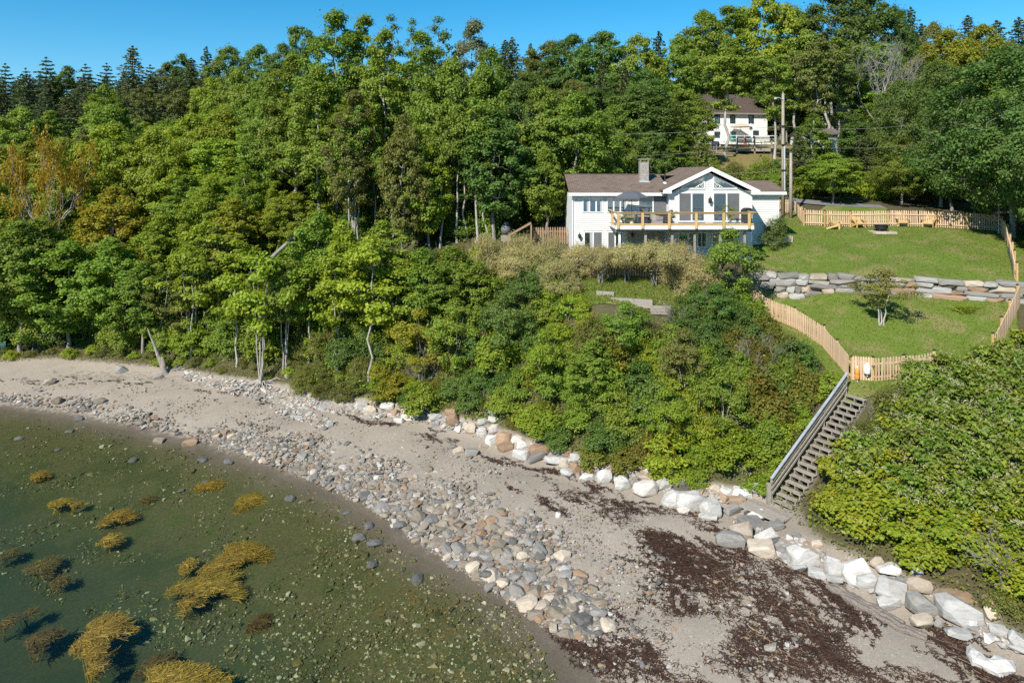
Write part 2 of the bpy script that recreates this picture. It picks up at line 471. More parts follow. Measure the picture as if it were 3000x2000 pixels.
for u, Y, z in [
    # bench in front of and behind the house
    (1680, 47, 10.3), (1950, 46.5, 10.3), (2180, 47, 10.3), (1680, 51, 10.35), (2000, 51, 10.3), (2190, 51.3, 10.6), (1680, 58.5, 12.3), (2000, 59, 12.6), (2250, 60, 12.6), (2300, 53.3, 11.6),
    (1740, 44.6, 9.6), (2060, 44.4, 9.3), (1900, 42.4, 8.9), (1750, 42.4, 9.0), (2100, 42.4, 8.1),
    (1700, 39.6, 5.2), (1900, 38, 5.3), (2080, 37, 5.4), (2200, 36.2, 5.0), (2300, 35.6, 4.7),
    (1500, 43.0, 4.9), (1500, 45.5, 7.3), (1500, 48.5, 9.5), (1500, 54, 10.8), (1300, 46, 4.6), (1300, 49, 6.8), (1300, 53, 9.2), (1300, 60, 11.2),
    (1100, 49.5, 4.8), (1100, 54, 8.0), (1100, 60, 10.8), (860, 53, 4.6), (860, 58, 7.6), (860, 65, 10.8), (650, 56, 4.0), (650, 64, 8.2),
    (480, 58, 3.8), (480, 65, 7.2), (480, 76, 11.5), (150, 61, 3.6), (150, 69, 7.2), (150, 80, 11.5), (-200, 66, 4.5), (-200, 82, 11), (-600, 72, 5), (-600, 95, 12),
    # the hill behind
    (-700, 130, 19), (-200, 105, 18), (300, 100, 17.5), (900, 95, 17), (1500, 85, 16.2), (1500, 70, 13.3), (1900, 70, 13.4),
    (-600, 160, 25), (0, 140, 25), (600, 135, 25), (1200, 130, 25), (1700, 120, 25), (-400, 200, 33), (300, 190, 34), (1000, 185, 36), (1700, 170, 36),
    (-600, 300, 40), (500, 300, 46), (1500, 300, 50), (2500, 300, 48), (3300, 300, 44),
    (2100, 70, 13.8), (2130, 86, 18.2), (2130, 95, 19.6), (2150, 105, 21.2), (2150, 130, 26), (2200, 170, 35), (2440, 67, 13.4), (2440, 75, 15), (2450, 96, 19.7), (2450, 112, 24), (2500, 150, 31),
    (2700, 63, 13.4), (2900, 62, 13.4), (2800, 80, 16.5), (2850, 105, 21.5), (2850, 150, 30), (2900, 200, 37), (3300, 60, 13.5), (3400, 80, 17), (3400, 110, 22), (3500, 160, 30),
    # lower lawn
    (2225, 45, 7.6), (2300, 46, 8.3), (2410, 40, 6.62), (2493, 36.4, 6.0), (2560, 36, 5.85), (2700, 36.5, 5.9), (2450, 45.2, 8.95), (2700, 43.6, 8.85), (2900, 42, 8.75), (2980, 41.5, 8.7), (2600, 40.2, 7.35), (2800, 39, 7.1), (2920, 37.3, 6.8),
    (2330, 42.5, 7.5),
    # under the upper lawn (the lawn sheet itself lies above)
    (2250, 48, 9.6), (2450, 47.5, 9.4), (2700, 46.2, 9.4), (2900, 44.5, 9.4), (2330, 57, 11.9), (2410, 57.5, 12.1), (2600, 56.5, 12.1), (2900, 54.8, 12.2), (2310, 66, 12.9), (2450, 52, 10.8), (2700, 50, 10.7),
    (3050, 54, 12.3), (3050, 43, 9.6), (3100, 38, 7.5),
    # bank by the stairs and under the knotweed
    (2508, 34.9, 5.2), (2420, 33.4, 3.6), (2600, 33.6, 5.1), (2560, 29.5, 3.4), (2700, 33, 5.3), (2750, 28.5, 3.7), (2950, 27, 4.0), (2990, 33, 6.2), (3150, 33, 6.4), (3100, 26, 4.2), (3400, 24, 5), (3400, 32, 6.6)]:
    C(u, Y, z)
for p in ((13.6, 32.2, 1.75), (15.05, 33.2, 2.75), (16.4, 34.1, 3.8), (14.4, 31.9, 2.0), (15.8, 33.0, 3.0), (24, 16, 4.0), (27, 9, 4.6), (31, -2, 5), (36, -20, 6), (48, -50, 6), (40, 22, 7), (46, 4, 8), (70, -40, 9), (70, 20, 11), (90, 60, 15), (-120, 100, 12), (-150, 160, 24), (140, 120, 22), (150, 0, 14), (110, -90, 9)):
    ctrl.append(p)
ctrl = np.array(ctrl)
_keep = [0]
for i in range(1, len(ctrl)):
    if np.min(np.linalg.norm(ctrl[_keep, :2] - ctrl[i, :2], axis=1)) > 0.9: _keep.append(i)
ctrl = ctrl[_keep]
CC = 1.6
_D = np.sqrt(((ctrl[:, None, :2] - ctrl[None, :, :2]) ** 2).sum(2) + CC * CC)
_n = len(ctrl)
_A = np.zeros((_n + 3, _n + 3))
_A[:_n, :_n] = _D - np.eye(_n) * 0.25
_A[:_n, _n:] = np.c_[np.ones(_n), ctrl[:, :2]]
_A[_n:, :_n] = _A[:_n, _n:].T
_W = np.linalg.solve(_A, np.r_[ctrl[:, 2], 0, 0, 0])

def base_z(x, y):
    x = np.atleast_1d(np.asarray(x, float)).ravel(); y = np.atleast_1d(np.asarray(y, float)).ravel()
    out = np.empty(len(x))
    for i in range(0, len(x), 20000):
        a, b = x[i:i + 20000], y[i:i + 20000]
        D = np.sqrt((a[:, None] - ctrl[None, :, 0]) ** 2 + (b[:, None] - ctrl[None, :, 1]) ** 2 + CC * CC)
        out[i:i + 20000] = D @ _W[:_n] + _W[_n] + _W[_n + 1] * a + _W[_n + 2] * b
    return out

def in_poly(x, y, poly):
    x = np.asarray(x, float); y = np.asarray(y, float)
    ins = np.zeros(x.shape, bool)
    n = len(poly)
    for i in range(n):
        x0, y0 = poly[i][:2]; x1, y1 = poly[(i + 1) % n][:2]
        c = ((y0 > y) != (y1 > y)) & (x < (x1 - x0) * (y - y0) / (y1 - y0 + 1e-12) + x0)
        ins ^= c
    return ins

def along(P, t):
    P = np.asarray(P, float)
    d = np.r_[0, np.cumsum(np.linalg.norm(np.diff(P[:, :2], axis=0), axis=1))]
    s = np.asarray(t) * d[-1]
    return np.stack([np.interp(s, d, P[:, k]) for k in range(P.shape[1])], 1)

# retaining wall line (its face), front foot of the upper lawn
WALL = np.array([pw(u, 500, Y)[:2] for u, Y in ((2185, 47.0), (2240, 46.5), (2330, 46.1), (2450, 45.5), (2560, 44.8), (2700, 44.0), (2810, 43.2), (2900, 42.6), (2978, 42.1), (3060, 41.8))])
WALL_TOP = 10.02
UP_FRONT = WALL + np.array((0.0, 0.25))
UP_BACK = np.array([pw(u, 500, Y)[:2] for u, Y in ((2150, 52.5), (2285, 53.5), (2300, 62), (2322, 66.3), (2340, 60.5), (2356, 58), (2420, 57.8), (2500, 57.4), (2600, 56.8), (2720, 55.9), (2850, 55.0), (2935, 54.4), (3060, 53.5))])
UP_POLY = np.concatenate([UP_FRONT, UP_BACK[::-1]])
_nu = 70
_t = np.linspace(0, 1, _nu)
_fr = along(UP_FRONT, _t)
_bk = along(UP_BACK, _t)
def up_z(x, y):
    """upper lawn: level along the wall top, rising to the back fence, a little crowned"""
    x = np.asarray(x, float); y = np.asarray(y, float)
    yf = np.interp(x, UP_FRONT[:, 0], UP_FRONT[:, 1])
    d = np.clip(y - yf, 0, 60)
    k = np.clip((x - 18.0) / 8.0, 0, 1)
    zb = WALL_TOP - 0.06 + (0.26 - 0.03 * k) * d - 0.0035 * d * d * k * 1.0 - (1 - k) * 0.004 * d * d
    return zb + 0.05 * np.sin(x * 0.9 + y * 0.5) + 0.03 * np.sin(y * 1.7 - x * 0.6)

def gz(x, y):
    z = base_z(x, y)
    xa = np.atleast_1d(np.asarray(x, float)).ravel(); ya = np.atleast_1d(np.asarray(y, float)).ravel()
    i = in_poly(xa, ya, UP_POLY)
    if i.any():
        z = z.copy()
        z[i] = np.maximum(z[i], up_z(xa[i], ya[i]))
    return z

def g1(x, y):
    return float(gz([x], [y])[0])

def pix(u, v, y0=14.0, y1=330.0):
    """where the sight line of a photograph pixel meets the ground"""
    Y = np.concatenate([np.arange(y0, 70, 0.25), np.arange(70, y1, 1.0)])
    x = (u - 1500.0) * Y / F; z = CAMZ - (v - 500.0) * Y / F
    d = z - gz(x, Y)
    k = np.argmax(d < 0)
    if d[k] >= 0: return None
    if k == 0: Yh = Y[0]
    else: Yh = Y[k - 1] + (Y[k] - Y[k - 1]) * d[k - 1] / (d[k - 1] - d[k])
    xx = (u - 1500.0) * Yh / F
    return np.array((xx, Yh, g1(xx, Yh)))

# --- ground sheet
def axis(segs):
    a = [segs[0][0]]
    for s, e, st in segs:
        k = max(1, int(round((e - s) / st)))
        a += list(s + (e - s) * (np.arange(k) + 1) / k)
    return np.array(a)
gx = axis([(-700, -160, 60), (-160, -60, 5), (-60, -32, 1.2), (-32, 24, 0.42), (24, 42, 0.8), (42, 120, 4), (120, 700, 60)])
gy = axis([(-500, -100, 50), (-100, 10, 6), (10, 20, 0.8), (20, 52, 0.42), (52, 70, 0.8), (70, 130, 2), (130, 330, 8), (330, 900, 80)])
GX, GY = np.meshgrid(gx, gy)
cxx, cyy = np.clip(GX, -160, 160), np.clip(GY, -100, 330)
GZ = base_z(cxx, cyy).reshape(GX.shape)
def _hash2(ix, iy):
    h = np.sin(ix * 127.1 + iy * 311.7) * 43758.5453
    return h - np.floor(h)
def vnoise(x, y):
    ix, iy = np.floor(x), np.floor(y); fx, fy = x - ix, y - iy
    fx, fy = fx * fx * (3 - 2 * fx), fy * fy * (3 - 2 * fy)
    return (_hash2(ix, iy) * (1 - fx) + _hash2(ix + 1, iy) * fx) * (1 - fy) + (_hash2(ix, iy + 1) * (1 - fx) + _hash2(ix + 1, iy + 1) * fx) * fy
_rough = (vnoise(GX * 0.45, GY * 0.45) - 0.5) * 0.11 + (vnoise(GX * 1.1 + 9, GY * 1.1) - 0.5) * 0.09 + (np.sin(GX * 1.9 + 1.3 * np.sin(GY * 0.8)) * np.sin(GY * 2.3 + GX * 0.4) * 0.02 + np.sin(GX * 0.7 - GY * 0.9) * 0.03)
GZ += _rough * np.clip((GZ + 0.1) * 2, 0.3, 1) * np.clip((2.2 - GZ) * 1.2, 0.06, 1)
def grid_faces(nx, ny):
    i = np.arange(nx - 1)[None, :] + nx * np.arange(ny - 1)[:, None]
    i = i.ravel()
    return np.stack([i, i + 1, i + nx + 1, i + nx], 1)
gq = grid_faces(len(gx), len(gy))
# leave out the ground cells wholly under the upper lawn so that nothing pokes through it
cxy = np.stack([GX, GY, GZ], -1).reshape(-1, 3)

def ground_material():
    m, nt, b, out = newmat('shore_ground')
    P = coords(nt, 'World')
    sep = nt.nodes.new('ShaderNodeSeparateXYZ'); nt.links.new(P, sep.inputs[0])
    n_big = noise(nt, P, 0.35, 4, 0.6)
    n_mid = noise(nt, P, 2.2, 6, 0.65)
    n_fin = noise(nt, P, 16.0, 5, 0.7)
    zj = mth(nt, 'ADD', sep.outputs['Z'], mth(nt, 'MULTIPLY', mth(nt, 'SUBTRACT', n_mid, 0.5), 0.35))
    # dry gravelly sand
    vo = nt.nodes.new('ShaderNodeTexVoronoi'); vo.inputs['Scale'].default_value = 13.0; nt.links.new(P, vo.inputs['Vector'])
    vo2 = nt.nodes.new('ShaderNodeTexVoronoi'); vo2.inputs['Scale'].default_value = 5.5; nt.links.new(P, vo2.inputs['Vector'])
    sandr = ramp(nt, [(0.3, (0.235, 0.195, 0.152)), (0.55, (0.32, 0.27, 0.212)), (0.8, (0.39, 0.335, 0.27))])
    nt.links.new(n_fin, sandr.inputs[0])
    sepc = nt.nodes.new('ShaderNodeSeparateColor'); nt.links.new(vo.outputs['Color'], sepc.inputs[0])
    peb = ramp(nt, [(0.0, (0.14, 0.135, 0.13)), (0.4, (0.30, 0.27, 0.235)), (0.7, (0.36, 0.30, 0.23)), (0.93, (0.48, 0.44, 0.39)), (1.0, (0.6, 0.57, 0.53))])
    nt.links.new(sepc.outputs[0], peb.inputs[0])
    pm = mth(nt, 'MULTIPLY', mth(nt, 'LESS_THAN', vo.outputs['Distance'], 0.36), mth(nt, 'GREATER_THAN', sepc.outputs[1], 0.45))
    sand = mixc(nt, mth(nt, 'MULTIPLY', pm, 0.8), sandr.outputs[0], peb.outputs[0])
    sand = mixc(nt, maprange(nt, n_big, 0.42, 0.7, 0, 0.5), sand, (0.22, 0.185, 0.15))
    # wet strip at the water's edge
    wet = maprange(nt, zj, 0.02, 0.22, 1, 0)
    sand = mixc(nt, wet, sand, mixc(nt, 1.0, sand, (0.42, 0.40, 0.36), 'MULTIPLY'))
    # seabed: olive silt with algae on small stones
    bedr = ramp(nt, [(0.25, (0.032, 0.032, 0.012)), (0.5, (0.085, 0.076, 0.03)), (0.72, (0.165, 0.142, 0.062)), (0.92, (0.32, 0.28, 0.15))])
    n_bed = noise(nt, P, 9.0, 7, 0.78, 0.6)
    nt.links.new(n_bed, bedr.inputs[0])
    n_alg = noise(nt, P, 0.8, 6, 0.7, 1.5)
    bed = mixc(nt, maprange(nt, n_alg, 0.46, 0.68, 0, 0.7), bedr.outputs[0], (0.065, 0.085, 0.016))
    n_big2 = noise(nt, P, 0.28, 5, 0.65, 0.8)
    bed = mixc(nt, maprange(nt, n_big2, 0.47, 0.62, 0, 0.65), bed, (0.045, 0.055, 0.018))
    n_gold = noise(nt, P, 1.3, 6, 0.75, 1.0)
    rightside = maprange(nt, sep.outputs['X'], -9, -3, 0, 1)
    bed = mixc(nt, mth(nt, 'MULTIPLY', maprange(nt, n_gold, 0.5, 0.64, 0, 0.8), rightside), bed, (0.115, 0.075, 0.012))
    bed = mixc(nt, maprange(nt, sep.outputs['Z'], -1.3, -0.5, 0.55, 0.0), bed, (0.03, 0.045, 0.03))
    sub = maprange(nt, zj, -0.26, 0.0, 1, 0)
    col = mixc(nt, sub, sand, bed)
    # soil and leaf litter above the beach
    soil = ramp(nt, [(0.3, (0.055, 0.042, 0.024)), (0.55, (0.085, 0.075, 0.034)), (0.8, (0.06, 0.075, 0.02))])
    nt.links.new(n_mid, soil.inputs[0])
    up = maprange(nt, zj, 1.5, 1.8, 0, 1)
    col = mixc(nt, up, col, soil.outputs[0])
    nt.links.new(col, b.inputs['Base Color'])
    rr = maprange(nt, wet, 0, 1, 0.92, 0.45)
    nt.links.new(rr, b.inputs['Roughness'])
    b.inputs['Specular IOR Level'].default_value = 0.25
    hsum = mth(nt, 'ADD', mth(nt, 'MULTIPLY', n_fin, 0.6), mth(nt, 'MULTIPLY', pm, 0.7))
    bump(nt, b, hsum, 0.55, 0.03)
    return m
M['ground'] = ground_material()
# drop ground cells that lie under the lawn sheet, well inside it
cc = cxy[gq].mean(1)
yf = np.interp(cc[:, 0], UP_FRONT[:, 0], UP_FRONT[:, 1])
drop = in_poly(cc[:, 0], cc[:, 1], UP_POLY) & (cc[:, 1] - yf > 0.5) & (cc[:, 1] < 53.0) & (cc[:, 0] > 19.5)
ground = link('ground', raw_mesh('ground', cxy, [gq[~drop]], [M['ground']], smooth=True))
tag(ground, kind='structure')

# --- lawns and small sheets
def grass_material(name, c_lo, c_mid, c_hi, dry, dry_lo=0.56):
    m, nt, b, out = newmat(name)
    P = coords(nt, 'World')
    n1 = noise(nt, P, 14.0, 6, 0.75)
    n2 = noise(nt, P, 0.55, 4, 0.6, 0.4)
    n3 = noise(nt, P, 1.6, 5, 0.65, 0.5)
    r = ramp(nt, [(0.25, c_lo), (0.5, c_mid), (0.78, c_hi)])
    nt.links.new(mth(nt, 'ADD', mth(nt, 'MULTIPLY', n1, 0.7), mth(nt, 'MULTIPLY', n3, 0.3)), r.inputs[0])
    c = mixc(nt, maprange(nt, n2, dry_lo - 0.08, dry_lo + 0.12, 0, 0.75), r.outputs[0], dry)
    nt.links.new(c, b.inputs['Base Color'])
    b.inputs['Roughness'].default_value = 0.85
    b.inputs['Specular IOR Level'].default_value = 0.15
    bump(nt, b, n1, 0.8, 0.06)
    return m
M['lawn'] = grass_material('lawn_grass', (0.078, 0.125, 0.018), (0.115, 0.168, 0.025), (0.165, 0.21, 0.04), (0.225, 0.195, 0.08), 0.54)
M['hillgrass'] = grass_material('dry_hill_grass', (0.14, 0.12, 0.035), (0.20, 0.165, 0.055), (0.26, 0.21, 0.08), (0.22, 0.16, 0.07), 0.5)

def sheet(name, front, back, nu, nv, zf, mat, bulge=0.0):
    t = np.linspace(0, 1, nu)
    a, b = along(front, t), along(back, t)
    s = np.linspace(0, 1, nv)
    XY = a[None, :, :2] * (1 - s)[:, None, None] + b[None, :, :2] * s[:, None, None]
    X, Y = XY[..., 0], XY[..., 1]
    Z = zf(X.ravel(), Y.ravel()).reshape(X.shape)
    o = link(name, raw_mesh(name, np.stack([X, Y, Z], -1).reshape(-1, 3), [grid_faces(nu, nv)], [mat], smooth=True))
    return tag(o, kind='structure')
sheet('upper_lawn', UP_FRONT, UP_BACK, 110, 40, lambda x, y: np.maximum(up_z(x, y), base_z(x, y) + 0.03), M['lawn'])
LOW_FRONT = np.array([pw(u, 500, Y)[:2] for u, Y in ((2130, 44.4), (2215, 42.6), (2330, 40.6), (2400, 38.2), (2450, 36.2), (2465, 35.0), (2560, 34.9), (2660, 35.3), (2800, 35.8), (2990, 36.6))])
sheet('lower_lawn', LOW_FRONT, WALL[:9] + np.array((0, 0.1)), 90, 40, lambda x, y: base_z(x, y) + 0.07, M['lawn'])
HG_F = np.array([pw(u, 500, Y)[:2] for u, Y in ((1960, 80), (2130, 81), (2300, 82))])
HG_B = np.array([pw(u, 500, Y)[:2] for u, Y in ((1960, 102), (2130, 102), (2330, 101))])
sheet('hillside_grass', HG_F, HG_B, 24, 20, lambda x, y: base_z(x, y) + 0.06, M['hillgrass'])
RD_F = np.array([pw(u, 500, Y)[:2] for u, Y in ((1700, 66), (2100, 66.5), (2300, 70), (2420, 67.6), (2520, 65.6), (2600, 64.0))])
RD_B = RD_F + np.array((0.3, 1.9))
sheet('road', RD_F, RD_B, 60, 4, lambda x, y: base_z(x, y) + 0.12, M['asphalt'])
sheet('verge', UP_BACK[4:9], RD_F[3:], 50, 6, lambda x, y: base_z(x, y) + 0.10, M['lawn'])
GB_F = np.array([XYp for XYp in (pw(u, 500, Y)[:2] for u, Y in ((1690, 42.6), (1800, 41.9), (1950, 41.2), (2090, 41.2)))])
GB_B = np.array([XYp for XYp in (pw(u, 500, Y)[:2] for u, Y in ((1690, 46.5), (1800, 46.3), (1950, 46.2), (2100, 46.0)))])
sheet('garden_bed', GB_F, GB_B, 40, 20, lambda x, y: base_z(x, y) + 0.07, M['lawn'])
M['path'] = simple('worn_path', (0.30, 0.25, 0.17), (0.20, 0.19, 0.09), 3.0, 0.95, 0.1, mode='World')
PT_F = np.array([(20.8, 54.8), (22.6, 58.4), (25.5, 63.6)])
sheet('path', PT_F, PT_F + np.array((-0.1, 0.9)), 16, 3, lambda x, y: np.maximum(up_z(x, y), base_z(x, y)) + 0.05, M['path'])

# --- water: a closed body of clear green water lying on the seabed
m, nt, b, out = newmat('sea_water')
nt.nodes.remove(b)
P = coords(nt, 'World')
tb = nt.nodes.new('ShaderNodeBsdfTransparent')
gl = nt.nodes.new('ShaderNodeBsdfGlossy'); gl.inputs['Roughness'].default_value = 0.06
fr = nt.nodes.new('ShaderNodeLayerWeight'); fr.inputs['Blend'].default_value = 0.5
bp = nt.nodes.new('ShaderNodeBump'); bp.inputs['Strength'].default_value = 0.3; bp.inputs['Distance'].default_value = 0.12
wv = mth(nt, 'ADD', noise(nt, P, 1.6, 4, 0.55, 0.3, (1.0, 2.2, 1)), mth(nt, 'MULTIPLY', noise(nt, P, 7.0, 3, 0.6, 0.4, (1.0, 1.8, 1)), 0.35))
nt.links.new(wv, bp.inputs['Height'])
nt.links.new(bp.outputs[0], gl.inputs['Normal']); nt.links.new(bp.outputs[0], fr.inputs['Normal'])
mx = nt.nodes.new('ShaderNodeMixShader')
nt.links.new(mth(nt, 'ADD', mth(nt, 'MULTIPLY', mth(nt, 'POWER', fr.outputs['Facing'], 5.0), 0.98), 0.02), mx.inputs[0]); nt.links.new(tb.outputs[0], mx.inputs[1]); nt.links.new(gl.outputs[0], mx.inputs[2])
nt.links.new(mx.outputs[0], out.inputs['Surface'])
va = nt.nodes.new('ShaderNodeVolumeAbsorption')
va.inputs['Color'].default_value = (0.48, 0.68, 0.42, 1)
va.inputs['Density'].default_value = 0.26
nt.links.new(va.outputs[0], out.inputs['Volume'])
M['water'] = m
wt = MB().box(-690, 18, -490, 58, -14, 0.0).build('water', M['water'])
tag(wt, kind='structure')
# ------------------------------------------------------------------ plants: one mesh set per kind, shared by its copies
def unit(a):
    return a / (np.linalg.norm(a, axis=-1, keepdims=True) + 1e-9)

def leaf_quads(Pts, Nrm, L, Wd, rng, droop=0.25, var=0.35):
    n = len(Pts)
    a = unit(np.cross(rng.normal(size=(n, 3)), Nrm))
    a[:, 2] -= droop
    a = unit(a)
    b = unit(np.cross(Nrm, a))
    s = (1 + var * rng.uniform(-1, 1, n))[:, None]
    a = a * (L * s); b = b * (Wd * s * 0.5)
    lift = unit(Nrm) * (L * 0.08)
    V = np.stack([Pts - a * 0.5, Pts + b - a * 0.05 + lift, Pts + a * 0.5, Pts - b - a * 0.05 + lift], 1).reshape(-1, 3)
    q = np.arange(4 * n).reshape(n, 4)
    return V, q

def cloud(centers, radii, per, rng, L, Wd, flat=0.65, crown_c=None, up=0.5, rnd=0.55, droop=0.25, shell=0.45):
    """leaves spread through flattened clumps, denser towards each clump's skin"""
    k = np.maximum(8, (per * (radii / radii.mean()) ** 2)).astype(int)
    idx = np.repeat(np.arange(len(centers)), k)
    n = len(idx)
    d = unit(rng.normal(size=(n, 3)))
    d[:, 2] = np.where(rng.uniform(size=n) < 0.3, np.abs(d[:, 2]), d[:, 2])
    r = rng.uniform(size=n) ** shell * (0.75 + 0.5 * rng.uniform(size=n))
    r = np.where(rng.uniform(size=n) < 0.14, r * rng.uniform(1.1, 1.75, n), r)
    off = d * (r * radii[idx])[:, None] * np.array((1, 1, flat))
    Pt = centers[idx] + off
    nr = 0.55 * d + np.array((0, 0, up)) + rnd * rng.normal(size=(n, 3)) * 0.7
    if crown_c is not None:
        nr += 0.35 * unit(Pt - crown_c)
    return leaf_quads(Pt, unit(nr), L, Wd, rng, droop)

class Tubes:
    def __init__(s): s.V = []; s.q = []; s.n = 0
    def add(s, pts, rad, n=5):
        V, fs = tube_np(pts, rad, n, False)
        s.V.append(V); s.q.append(fs[0] + s.n); s.n += len(V)
    def mesh(s, name, mat):
        return raw_mesh(name, np.concatenate(s.V), [np.concatenate(s.q)], [mat], smooth=True)

def curve(p0, p1, rng, wig=0.08, sag=0.12, n=6):
    p0, p1 = np.asarray(p0, float), np.asarray(p1, float)
    t = np.linspace(0, 1, n)[:, None]
    L = np.linalg.norm(p1 - p0)
    pts = p0 + (p1 - p0) * t
    pts[:, 2] += (np.sin(t[:, 0] * math.pi) * -sag * L)
    w_ = rng.normal(size=(n, 3)) * wig * L * 0.5
    w_[0] = w_[-1] = 0
    return pts + w_

PROF = {
    'round': lambda t: np.sin(np.pi * np.clip(t, 0.02, 1) ** 0.8) ** 0.6,
    'oval': lambda t: np.sin(np.pi * np.clip(t * 0.93 + 0.05, 0, 1) ** 0.9) ** 0.75,
    'dome': lambda t: np.clip(1 - t ** 2.2, 0, 1) ** 0.5,
    'fan': lambda t: np.clip(0.25 + 0.9 * t, 0, 1) * np.clip(1.02 - t ** 6, 0, 1) ** 0.5,
    'tall': lambda t: np.clip(np.minimum(1, (t + 0.08) * 3.5), 0, 1) * np.clip(1 - t ** 2.5, 0, 1) ** 0.55}

PROTO = {}
def broadleaf(key, seed, H, W, base, ncl, cr, per, L, Wd, leaf, bark, prof='round', stems=1, trunk_r=None, flat=0.6, up=0.5, inner=0.5, droop=0.25, twig=0.012, lean=0.0):
    rng = np.random.RandomState(seed)
    tb = Tubes()
    ch = H - base
    t = rng.uniform(0, 1, ncl * 3) ** 0.85
    pr = PROF[prof](t)
    acc = rng.uniform(size=len(t)) < (0.25 + 0.75 * pr)
    t, pr = t[acc][:ncl], pr[acc][:ncl]
    az = np.arange(len(t)) * 2.39996 + rng.uniform(-0.5, 0.5, len(t))
    lob = 1 + 0.22 * np.sin(az * 2 + seed) + 0.14 * np.sin(az * 3 + t * 5 + seed * 2)
    rad = np.maximum(0, W / 2 * pr * lob - cr * 0.6) * (inner + (1 - inner) * rng.uniform(size=len(t)) ** 0.6)
    cen = np.stack([rad * np.cos(az) + lean * t * ch, rad * np.sin(az), base + cr * 0.4 + t * (ch - cr * 0.9)], 1)
    radii = cr * rng.uniform(0.45, 1.4, len(t))
    tr = trunk_r or H * 0.014
    samples = []
    for s in range(stems):
        a0 = s * 2 * math.pi / max(1, stems) + rng.uniform(0, 1)
        spread = 0.0 if stems == 1 else W * 0.16
        top = np.array((spread * math.cos(a0) + lean * ch * 0.8, spread * math.sin(a0), base + ch * 0.82))
        b0 = np.array((math.cos(a0), math.sin(a0), 0)) * (0 if stems == 1 else tr * 0.9)
        pts = curve(b0 + np.array((0, 0, -0.5)), top, rng, 0.03, 0.0, 9)
        if stems > 1:
            k = np.linspace(0, 1, 9)[:, None]
            pts[:, :2] = b0[:2] + (top[:2] - b0[:2]) * k ** 1.4 + rng.normal(size=(9, 2)) * 0.05
        rr = tr * (1.0 if stems == 1 else 0.72) * np.linspace(1.12, 0.22, 9)
        rr[0] *= 1.35
        tb.add(pts, rr, 7)
        samples += [(p, r_) for p, r_ in zip(pts[3:], rr[3:])]
    order = np.argsort(cen[:, 2] + rng.normal(size=len(cen)) * ch * 0.1)
    for n_, i in enumerate(order):
        c = cen[i]
        SP = np.array([p for p, _ in samples]); SR = np.array([r_ for _, r_ in samples])
        dd = c - SP
        cost = np.linalg.norm(dd, axis=1) + np.maximum(0, -(dd[:, 2] - 0.25 * np.linalg.norm(dd[:, :2], axis=1))) * 2.0
        j = int(np.argmin(cost))
        r0 = max(twig * 0.8, min(SR[j] * 0.62, 0.02 * np.linalg.norm(dd[j]) + twig))
        pts = curve(SP[j], c, rng, 0.07, 0.05, 5)
        rr = np.linspace(r0, twig * 0.5, 5)
        tb.add(pts, rr, 5)
        samples += [(pts[2], rr[2]), (pts[3], rr[3])]
        for q_ in range(2):
            tip = c + unit(rng.normal(size=3)) * radii[i] * np.array((1, 1, 0.5)) + np.array((0, 0, radii[i] * 0.2))
            tb.add(curve(pts[3], tip, rng, 0.08, 0, 3), [twig * 0.7, twig * 0.5, twig * 0.3], 4)
    V, q = cloud(cen, radii, per, rng, L, Wd, flat, np.array((0, 0, base + ch * 0.4)), up, 0.55, droop)
    PROTO[key] = dict(H=H, W=W, parts=[('crown', raw_mesh(key + '_crown', V, [q], [leaf])), ('trunk', tb.mesh(key + '_trunk', bark))])

def conifer(key, seed, H, W, base, leaf, bark, whorls=26, open_=0.0, L=0.46, Wd=0.17, per=52):
    rng = np.random.RandomState(seed)
    tb = Tubes()
    tb.add(curve((0, 0, -0.5), (0, 0, H * 0.985), rng, 0.006, 0, 8), np.linspace(H * 0.015, 0.015, 8), 6)
    Vs, Qs, nv = [], [], 0
    for k in range(whorls):
        f = k / (whorls - 1)
        z = base + (H - base) * f ** 0.92
        Lb = W / 2 * (1 - f) ** 0.66 * rng.uniform(0.78, 1.12) + 0.12
        nb = max(4, int(9 - 4 * f))
        for j in range(nb):
            if rng.uniform() < open_: continue
            az = j * 2 * math.pi / nb + k * 0.9 + rng.uniform(-0.25, 0.25)
            l = Lb * rng.uniform(0.75, 1.12)
            tip = np.array((math.cos(az) * l, math.sin(az) * l, z - l * (0.28 - 0.55 * f)))
            pts = curve((0, 0, z), tip, rng, 0.03, 0.05 if f < 0.7 else 0, 4)
            tb.add(pts, np.linspace(0.03, 0.008, 4) * (1.2 - f), 4)
            m_ = max(5, int(per * l / (W / 2) + 4))
            u_ = rng.uniform(0.12, 1.03, m_)
            c = np.stack([np.interp(u_, np.linspace(0, 1, 4), pts[:, i]) for i in range(3)], 1)
            side = np.array((-math.sin(az), math.cos(az), 0))
            c += side * (rng.uniform(-1, 1, m_) * 0.22 * l * (1.15 - u_))[:, None]
            c[:, 2] += rng.uniform(-0.16, 0.05, m_) - 0.10 * u_
            nr = np.array((0, 0, 1.0)) + 0.45 * rng.normal(size=(m_, 3)) + 0.3 * unit(tip)
            a = np.array((math.cos(az), math.sin(az), -0.25)) + 0.5 * rng.normal(size=(m_, 3))
            a = unit(a); nr = unit(nr); b = unit(np.cross(nr, a))
            s = rng.uniform(0.65, 1.25, m_)[:, None]
            V = np.stack([c - a * L * s * 0.5, c + b * Wd * s * 0.5, c + a * L * s * 0.5, c - b * Wd * s * 0.5], 1).reshape(-1, 3)
            Vs.append(V); Qs.append(np.arange(len(V)).reshape(-1, 4) + nv); nv += len(V)
    PROTO[key] = dict(H=H, W=W, parts=[('crown', raw_mesh(key + '_crown', np.concatenate(Vs), [np.concatenate(Qs)], [leaf])), ('trunk', tb.mesh(key + '_trunk', bark))])

